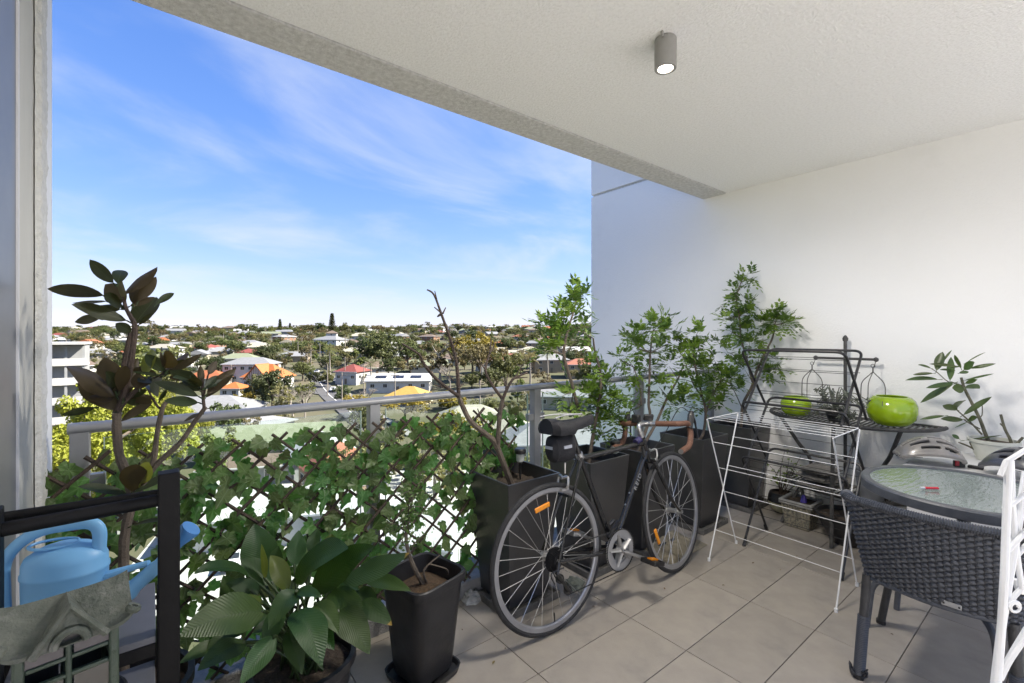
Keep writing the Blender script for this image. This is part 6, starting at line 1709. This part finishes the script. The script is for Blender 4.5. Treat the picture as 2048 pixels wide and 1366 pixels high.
for k in range(9):
    a = r.uniform(0, 6.28); fz.tube(smooth_path([c + V((cos(a) * .016, sin(a) * .016, r.uniform(-.01, .02))), c + V((cos(a) * .03, sin(a) * .03, r.uniform(.0, .03))), c + V((cos(a + .6) * .026, sin(a + .6) * .026, r.uniform(-.016, .0)))], 3), .003, 4)
fz.build('frayed_cord', m_wickd, wc)
pl_, pn = plan(.545, .425)
plo = MB().box(pl_ + V((-.010, 0, .0)), (.003, .052, .017)).build('name_plate', M('metal_plate', (.45, .46, .48), .35, metal=.6), wc, bevel=.001)
for s in (-1, 1): MB().tube([pl_ + V((-.011, s * .020, 0)), pl_ + V((-.014, s * .020, 0))], .003, 8).build('rivet', m_steel_d, plo)

# ================================================================== white chest with helmets, plant in the corner
m_wbox = M('white_plastic', (.74, .74, .75), .45, col2=(.69, .69, .70), vs=6)
wb = thing('white_storage_chest', 'white storage chest against the wall behind the glass table', 'chest', (3.55, .16, 0))
MB().box((3.55, .16, .309), (.64, .96, .618)).build('body', m_wbox, wb, smooth=False, bevel=.012)
MB().box((3.55, .16, .638), (.68, 1.0, .040)).build('lid', m_wbox, wb, smooth=False, bevel=.010)
def helmet(c, rz, label, shell, L=.150, Wd=.105, H=.125):
    R = Matrix.Rotation(rz, 3, 'Z'); c = V(c); t = thing('bicycle_helmet', label, 'helmet', c)
    def S(a, e, k=1.0):   # a: across -1..1, e: angle front to back
        x = cos(e) * L; z = sin(e) * H * (1 - .12 * cos(e)); y = a * Wd * (.55 + .45 * sin(e)) * (1 - .10 * cos(e))
        z2 = z * sqrt(max(.02, 1 - (a * .93) ** 2)) + .03
        return c + R @ (V((x, y, z2)) * k)
    for nm, k, mt in (('inner_shell', .93, m_blk), ('outer_shell', 1.0, shell)):
        inn = MB(); n1, n2 = 44, 40
        for i in range(n1 + 1):
            for j in range(n2 + 1): inn.v.append(S(-1 + 2 * j / n2, pi * (.03 + .94 * i / n1), k))
        for i in range(n1):
            for j in range(n2):
                a, e = -1 + 2 * (j + .5) / n2, (i + .5) / n1
                aa = abs(a) - .10 * (e - .5)
                hole = k == 1.0 and ((.10 < aa < .26 and (.16 < e < .40 or .47 < e < .70 or .76 < e < .90)) or (.42 < aa < .60 and (.24 < e < .48 or .55 < e < .80)) or (.74 < aa < .86 and (.36 < e < .56 or .62 < e < .80)))
                if not hole: inn.f.append((i * (n2 + 1) + j, i * (n2 + 1) + j + 1, (i + 1) * (n2 + 1) + j + 1, (i + 1) * (n2 + 1) + j))
        io = inn.build(nm, mt, t)
        if k == 1.0:
            sm_ = io.modifiers.new('thickness', 'SOLIDIFY'); sm_.thickness = .014; sm_.offset = 0
            bev(io, .003)
    MB().tube([S(a_, e_, 1.0) + V((0, 0, -.004)) for a_, e_ in [(-.98, pi * (.06 + .88 * i / 14)) for i in range(15)]], .012, 8).build('lower_edge', shell, t)
    MB().tube([S(a_, e_, 1.0) + V((0, 0, -.004)) for a_, e_ in [(.98, pi * (.06 + .88 * i / 14)) for i in range(15)]], .012, 8).build('lower_edge', shell, t)
    MB().tube([S(-.9 + 1.8 * i / 10, pi * .045) for i in range(11)], .013, 8).build('brow', shell, t)
    MB().tube(smooth_path([S(-.8, pi * .5) + V((0, 0, -.09)), c + R @ V((.02, -.11, .006)), c + R @ V((.07, -.13, .006)), c + R @ V((.11, -.10, .008))], 5), .005, 6, flat=.3).build('strap', m_nylon, t)
    return t
hp1 = PX(1856, 938, 3.36); hp2 = PX(2046, 958, 3.34)
helmet((hp1.x, hp1.y, .659), radians(118), 'grey and tan ribbed bicycle helmet on the white chest nearest the plant stand', M('silver_tan_shell', (.26, .245, .225), .28, col2=(.16, .16, .165), vs=7, coat=.5), .132, .095, .112)
helmet((hp2.x + .02, hp2.y, .659), radians(70), 'dark blue grey bicycle helmet on the white chest beside the folded rack', M('slate_shell', (.085, .09, .105), .28, col2=(.06, .064, .075), vs=7, coat=.5), .138, .10, .12)
bl = PX(1918, 927, 3.40); bkl = thing('rear_bike_light', 'small red and black rear bicycle light on the white chest', 'light', (bl.x, bl.y, .659))
MB().box((bl.x, bl.y, .676), (.026, .045, .032), Matrix.Rotation(.5, 3, 'Z')).build('body', m_blk, bkl, bevel=.004)
MB().box((bl.x - .010, bl.y + .008, .680), (.020, .018, .026), Matrix.Rotation(.5, 3, 'Z')).build('lens', M('red_lens', (.45, .02, .04), .3), bkl, bevel=.003)
MB().box((bl.x + .03, bl.y - .06, .666), (.03, .06, .014)).build('strap', m_nylon, bkl, bevel=.004)
O7, S7 = (1640, 680), .2781
cp_ = V((3.74, .50, .659))
mg2 = thing('rubber_plant', 'potted plant with long dark leaves and a leaning stem before the white wall', 'plant', (3.72, .36, .66))
MB().lathe([(.07, 0), (.10, .10), (.108, .102), (.108, .118), (.098, .118), (.094, .09)], 26, (3.74, .36, .659), cap1=False).build('pot', M('pale_bag', (.62, .63, .56), .6, col2=(.52, .53, .47), vs=8), mg2)
MB().lathe([(.096, .10), (.002, .105)], 18, (3.74, .36, .659), cap0=False).build('soil', m_soil, mg2)
def pxx(lst, X, dx=0.0): return [PX(O7[0] + x * S7, O7[1] + y * S7, X + dx * i / max(1, len(lst) - 1)) for i, (x, y) in enumerate(lst)]
stm = MB()
limb(stm, [V((3.73, .365, .76))] + pxx([(1245, 790), (1195, 690), (1150, 570), (1090, 450), (1040, 350), (1015, 270)], 3.73, -.02), .011, .006)
limb(stm, pxx([(1165, 680), (1080, 590), (1020, 535), (985, 505)], 3.72, -.05), .005, .003)
limb(stm, pxx([(1150, 640), (1060, 590), (1035, 570)], 3.72, -.05), .004, .003)
limb(stm, pxx([(1130, 560), (1165, 540), (1165, 440)], 3.73, 0), .003, .002)
limb(stm, pxx([(940, 310), (900, 285), (845, 235), (800, 205)], 3.72, -.04), .003, .002)
limb(stm, pxx([(1030, 330), (985, 315), (940, 300)], 3.72, -.02), .004, .003)
limb(stm, [V((3.75, .33, .76))] + pxx([(1375, 780), (1370, 720), (1330, 640), (1300, 535)], 3.72), .009, .006)
limb(stm, pxx([(1390, 775), (1460, 700)], 3.72), .007, .006)
limb(stm, pxx([(1330, 630), (1295, 600)], 3.72), .005, .004)
limb(stm, pxx([(1120, 790), (1060, 760), (995, 735)], 3.70), .006, .004); limb(stm, pxx([(1100, 780), (1075, 735)], 3.70), .004, .003)
stm.build('stems', M('green_grey_stem', (.13, .125, .085), .8, col2=(.09, .085, .06), vs=25, bump=.3), mg2)
fic = leaf_mat('rubber_plant_leaf', (.040, .072, .024), (.065, .105, .032), back=(.085, .11, .05), rough=.35, transl=.2, tcol=(.14, .22, .04), vs=10, veins=(60, .6), vcol=(.08, .12, .05), objrand=.22)
r = random.Random(8)
for bx_, by_, tx_, ty_, w in [(850, 285, 612, 290, .18), (815, 240, 667, 250, .2), (838, 220, 882, 85, .34), (800, 205, 703, 178, .2), (990, 190, 785, 172, .13), (935, 290, 942, 122, .22), (1015, 205, 968, 106, .28), (1035, 215, 1112, 158, .4), (1075, 205, 1265, 170, .17), (1050, 165, 1192, 88, .05), (1035, 292, 1252, 242, .10), (1045, 312, 1132, 283, .24), (965, 308, 762, 345, .17), (960, 318, 722, 452, .20), (1035, 352, 950, 345, .75), (1040, 338, 1148, 350, .36), (1030, 540, 1235, 408, .17), (990, 505, 882, 470, .7), (985, 490, 1028, 435, .5), (1030, 572, 868, 568, .28), (900, 545, 718, 572, .16), (1062, 590, 968, 632, .08), (1065, 580, 1132, 558, .4), (1002, 712, 948, 680, .5), (1040, 722, 1312, 685, .05), (880, 160, 948, 72, .12), (940, 200, 1010, 190, .3), (960, 220, 860, 215, .24), (1000, 240, 1070, 228, .3)]:
    X = 3.71 + r.uniform(-.04, .03); X2 = X + r.uniform(-.12, .06)
    b, t = PX(O7[0] + bx_ * S7, O7[1] + by_ * S7, X), PX(O7[0] + tx_ * S7, O7[1] + ty_ * S7, min(3.93, X2)); L = (t - b).length
    nr = ((EYEV - b).normalized() + V((r.gauss(0, .3), r.gauss(0, .3), r.gauss(.5, .3)))).normalized()
    mb = MB().blade(b, t, L * w * 1.15, arch=V((0, 0, 1)) * L * .07 * r.uniform(-.3, 1.4), nrm=nr, fold=.2, wave=.05, peak=.5)
    d = (b - t).normalized(); mb.tube([b, b + d * L * .12], .0018, 5); mb.build('leaf', fic, mg2)

# ================================================================== plant shelf, watering can, lantern
m_bkw = M('black_painted_metal', (.003, .003, .0035), .55, spec=.2, col2=(.005, .005, .006), vs=15, bump=.1, bs=80)
m_board = M('grey_shelf_board', (.13, .135, .155), .5, col2=(.10, .105, .12), vs=9)
sf = thing('plant_shelf', 'narrow black metal plant shelf with square posts and grey boards beside the door frame', 'shelf', (-.08, 1.30, 0))
PSX, PXL, PYF, PYB = .030, -.218, 1.165, 1.40
zt_ = PY(335, 943, PYF).z
for x, y, z in ((PSX, PYF, zt_), (PXL, PYF, zt_ - .02), (PSX, PYB, .755), (PXL, PYB, .755)):
    MB().box((x, y, z / 2), (.036, .036, z)).build('post', m_bkw, sf, smooth=False, bevel=.003)
z1 = PY(160, 1032, PYF).z
MB().tube([V((PXL, PYF, z1)), V((PSX, PYF, z1 + .004))], .0125, 12).build('rail', m_bkw, sf)
MB().tube([V((PXL, PYF + .062, z1 + .004)), V((PSX, PYF + .02, z1 + .010))], .0105, 12).build('rail', m_bkw, sf)
for z in (.768, .58, .28):
    MB().box(((PSX + PXL) / 2, (PYF + PYB) / 2, z - .010), (PSX - PXL - .041, PYB - PYF + .02, .014)).build('shelf_board', m_board, sf, smooth=False, bevel=.002)
    for y in (PYF, PYB):
        MB().box(((PSX + PXL) / 2, y, z - .030), (PSX - PXL - .041, .022, .026)).build('shelf_rail', m_bkw, sf, smooth=False, bevel=.002)
# watering can
m_can = M('sky_blue_plastic', (.15, .38, .66), .42, col2=(.18, .42, .70), vs=5, spec=.45)
CC = DP(132, 1212, .94); CC.z = .7655
can = thing('watering_can', 'sky blue plastic watering can with a loop handle on the plant shelf', 'watering can', CC)
du = (RV * .97 + FV * .25).normalized(); dv = V((-du.y, du.x, 0)); kx, ky = .070, .052
bdy = MB(); prof = [(.86, 0), (.93, .004), (.99, .06), (1.0, .112), (1.03, .115), (1.03, .121), (1.0, .124), (.99, .140), (.92, .152), (.62, .166), (.30, .173), (.02, .174)]
n = 40
for k_, z in prof:
    for j in range(n):
        a = 2 * pi * j / n; bdy.v.append(CC + du * cos(a) * kx * k_ + dv * sin(a) * ky * k_ + V((0, 0, z)))
bdy.f = [(i * n + j, i * n + (j + 1) % n, (i + 1) * n + (j + 1) % n, (i + 1) * n + j) for i in range(len(prof) - 1) for j in range(n)] + [tuple(range(n - 1, -1, -1)), tuple((len(prof) - 1) * n + j for j in range(n))]
bdy.build('body', m_can, can)
def cpt(u, z, v=0.0): return CC + du * u + dv * v + V((0, 0, z))
MB().tube(round_path([cpt(.056, .138), cpt(.060, .212), cpt(-.050, .204), cpt(-.104, .155), cpt(-.100, .020), cpt(-.060, .018)], .042, 9), .0095, 12, flat=1.25).build('handle', m_can, can)
sp_o = MB().tube(smooth_path([cpt(.056, .020), cpt(.110, .060), cpt(.155, .100), cpt(.192, .143)], 5), [.020] * 6 + [.015] * 5 + [.011] * 5, 14).build('spout', m_can, can)
MB().tube([cpt(.064, .096), cpt(.145, .113)], [.011, .008], 10, flat=.7).build('spout_brace', m_can, can)
ax_ = V((0, 0, 1)) * .75 + du * .66; ax_.normalize(); rc0 = cpt(.188, .138)
MB().tube([rc0, rc0 + ax_ * .018, rc0 + ax_ * .050, rc0 + ax_ * .055], [.011, .013, .021, .020], 22).build('rose', M('darker_blue_plastic', (.05, .18, .42), .42), can)
MB().tube([cpt(-.02, .170) + dv * sin(a) * .026 + du * cos(a) * .040 + V((0, 0, .002)) for a in [2 * pi * k / 28 for k in range(28)]], .003, 6, closed=True).build('filler_lip', m_can, can)
# ceramic house lantern on a stool
LN = DP(132, 1300, .72); LN.z = .782
st0 = thing('lantern_stool', 'dark round stool carrying the ceramic house lantern', 'stool', (LN.x, LN.y, 0))
MB().lathe([(.070, .755), (.075, .762), (.075, .777), (.070, .7805)], 32, (LN.x, LN.y, 0)).build('seat', m_bkw, st0)
for a in (.4, 1.97, 3.54, 5.1): MB().tube([V((LN.x + cos(a) * .06, LN.y + sin(a) * .06, .758)), V((LN.x + cos(a) * .14, LN.y + sin(a) * .14, .002))], .012, 8).build('leg', m_bkw, st0)
m_cer = M('weathered_green_ceramic', (.052, .064, .050), .6, col2=(.105, .115, .095), vs=26, bump=.6, bs=70, stain=(.20, .20, .185), ss=16)
m_cerd = M('green_glazed_frame', (.030, .050, .035), .45, col2=(.050, .070, .050), vs=16, bump=.4, bs=70)
ln = thing('house_lantern', 'weathered ceramic lantern shaped like a little house with a curled eave roof', 'lantern', LN)
la = radians(10); lu, lv = V((cos(la), sin(la), 0)), V((-sin(la), cos(la), 0))
LS = .61
def lp(x, y, z): return LN + (lu * x + lv * y + V((0, 0, z))) * LS
wx, wy, wz = .085, .065, .205
RL = Matrix((lu, lv, V((0, 0, 1)))).transposed()
MB().box(lp(0, 0, .012), V((2 * wx + .02, 2 * wy + .02, .024)) * LS, RL).build('base', m_cer, ln, bevel=.004)
for sx in (-1, 0, 1):
    for sy in (-1, 1):
        MB().box(lp(sx * wx, sy * wy, .115), V((.020 if sx else .012, .020, .185)) * LS, RL).build('post', m_cerd, ln, bevel=.003)
for sy in (-1, 1):
    for z in (.035, .112, .155, .198): MB().box(lp(0, sy * wy, z), V((2 * wx - .02, .013, .011)) * LS, RL).build('glazing_bar', m_cerd, ln, bevel=.002)
    for sx in (-1, 1):
        MB().box(lp(sx * wx * .5, sy * wy, .175), V((.066, .003, .034)) * LS, RL).build('pane', M('dusty_lantern_glass', (.045, .045, .055), .25, col2=(.085, .08, .095), vs=20), ln)
        MB().box(lp(sx * wx * .5, sy * wy, .075), V((.066, .003, .075)) * LS, RL).build('pane', m_pane, ln)
for sx in (-1, 1):
    for z in (.035, .112, .198): MB().box(lp(sx * wx, 0, z), V((.013, 2 * wy - .02, .011)) * LS, RL).build('glazing_bar', m_cerd, ln, bevel=.002)
    MB().box(lp(sx * wx, 0, .115), V((.003, 2 * wy - .02, .16)) * LS, RL).build('pane', m_pane, ln)
# roof: concave hipped sheet with lifted corners
rf = MB(); n1, n2 = 22, 18; OX, OY = .122, .100
def roofz(x, y):
    ux, uy = abs(x) / OX, abs(y) / OY
    return .208 + .082 * max(0.0, 1 - uy) ** 1.25 + .024 * (ux ** 8) * (uy ** 4) + .012 * ux ** 4 * (1 - uy)
for i in range(n1 + 1):
    for j in range(n2 + 1):
        x, y = -OX + 2 * OX * i / n1, -OY + 2 * OY * j / n2; rf.v.append(lp(x, y, roofz(x, y)))
N0 = len(rf.v)
for i in range(n1 + 1):
    for j in range(n2 + 1):
        x, y = -OX + 2 * OX * i / n1, -OY + 2 * OY * j / n2; rf.v.append(lp(x * .99, y * .99, roofz(x, y) - .010))
rf.f = [(i * (n2 + 1) + j, (i + 1) * (n2 + 1) + j, (i + 1) * (n2 + 1) + j + 1, i * (n2 + 1) + j + 1) for i in range(n1) for j in range(n2)]
rf.f += [tuple(N0 + q for q in reversed(f)) for f in list(rf.f)]
edge = [i * (n2 + 1) for i in range(n1 + 1)] + [n1 * (n2 + 1) + j for j in range(1, n2 + 1)] + [i * (n2 + 1) + n2 for i in range(n1 - 1, -1, -1)] + [j for j in range(n2 - 1, 0, -1)]
rf.f += [(edge[k], N0 + edge[k], N0 + edge[(k + 1) % len(edge)], edge[(k + 1) % len(edge)]) for k in range(len(edge))]
ro = rf.build('roof', m_cer, ln)
for sx in (-1, 1):
    for sy in (-1, 1): MB().lathe([(.003, -.006), (.009, -.005), (.011, 0), (.009, .005), (.005, .004), (.004, -.002)], 16, lp(sx * OX * .98, sy * OY * .98, .236), RL @ Matrix.Rotation(.5 * sx, 3, 'Y'), cap1=False).build('curled_tip', m_cer, ro)
gb = MB(); gd = -OY - .012
gb.add([lp(-.060, gd, .208), lp(.060, gd, .208), lp(0, gd, .292), lp(-.052, -.01, .215), lp(.052, -.01, .215), lp(0, -.01, .296)], [(0, 2, 5, 3), (2, 1, 4, 5), (0, 3, 4, 1), (3, 5, 4)])
arch_o = [(-.060, .208), (0, .292), (.060, .208)]; ai = [(cos(pi - pi * k / 12) * .030, .208 + sin(pi - pi * k / 12) * .034) for k in range(13)]
fr_v = [lp(0, gd, .292), lp(-.060, gd, .208), lp(.060, gd, .208)] + [lp(x, gd, z) for x, z in ai]
gb.add(fr_v, [(0, 1, 3)] + [(0, 3 + k, 4 + k) for k in range(12)] + [(0, 15, 2)])
gb.build('gable', m_cer, ro, smooth=False)
MB().tube([lp(x, gd - .002, z) for x, z in ai], .006, 8).build('arch_trim', m_cer, ro)
MB().tube([lp(-.066, gd - .001, .203), lp(0, gd - .001, .297), lp(.066, gd - .001, .203)], .006, 6).build('gable_trim', m_cer, ro)
MB().box(lp(0, -.05, .226), V((.062, .09, .04)) * LS, RL).build('gable_hollow', m_blk, ro)  # solid black block in the arch stands in for the shade inside

# dry leaves and bits on the tiles
r = random.Random(44); dry = leaf_mat('dry_leaf', (.12, .075, .035), (.17, .115, .055), rough=.8, transl=.1, objrand=.25)
for px_, py_ in [(1450, 1172), (1592, 1113), (925, 1262), (1010, 1300), (1330, 1180), (1505, 1128), (1190, 1215), (1780, 1268), (985, 1330), (1560, 1140), (905, 1232), (1120, 1250)]:
    c = FL(px_, py_); a = r.uniform(0, 6.28); L = r.uniform(.010, .024); d = V((cos(a), sin(a), 0))
    mb = MB().blade(c + V((0, 0, .003)), c + d * L + V((0, 0, .004)), L * .45, arch=V((0, 0, L * .2)), nrm=V((0, 0, 1)), fold=.4, nseg=4, ncr=2)
    mb.single('fallen_leaf', dry, 'tiny dry brown leaf lying on the floor tiles', 'leaf', 'dry leaves on the tiles')
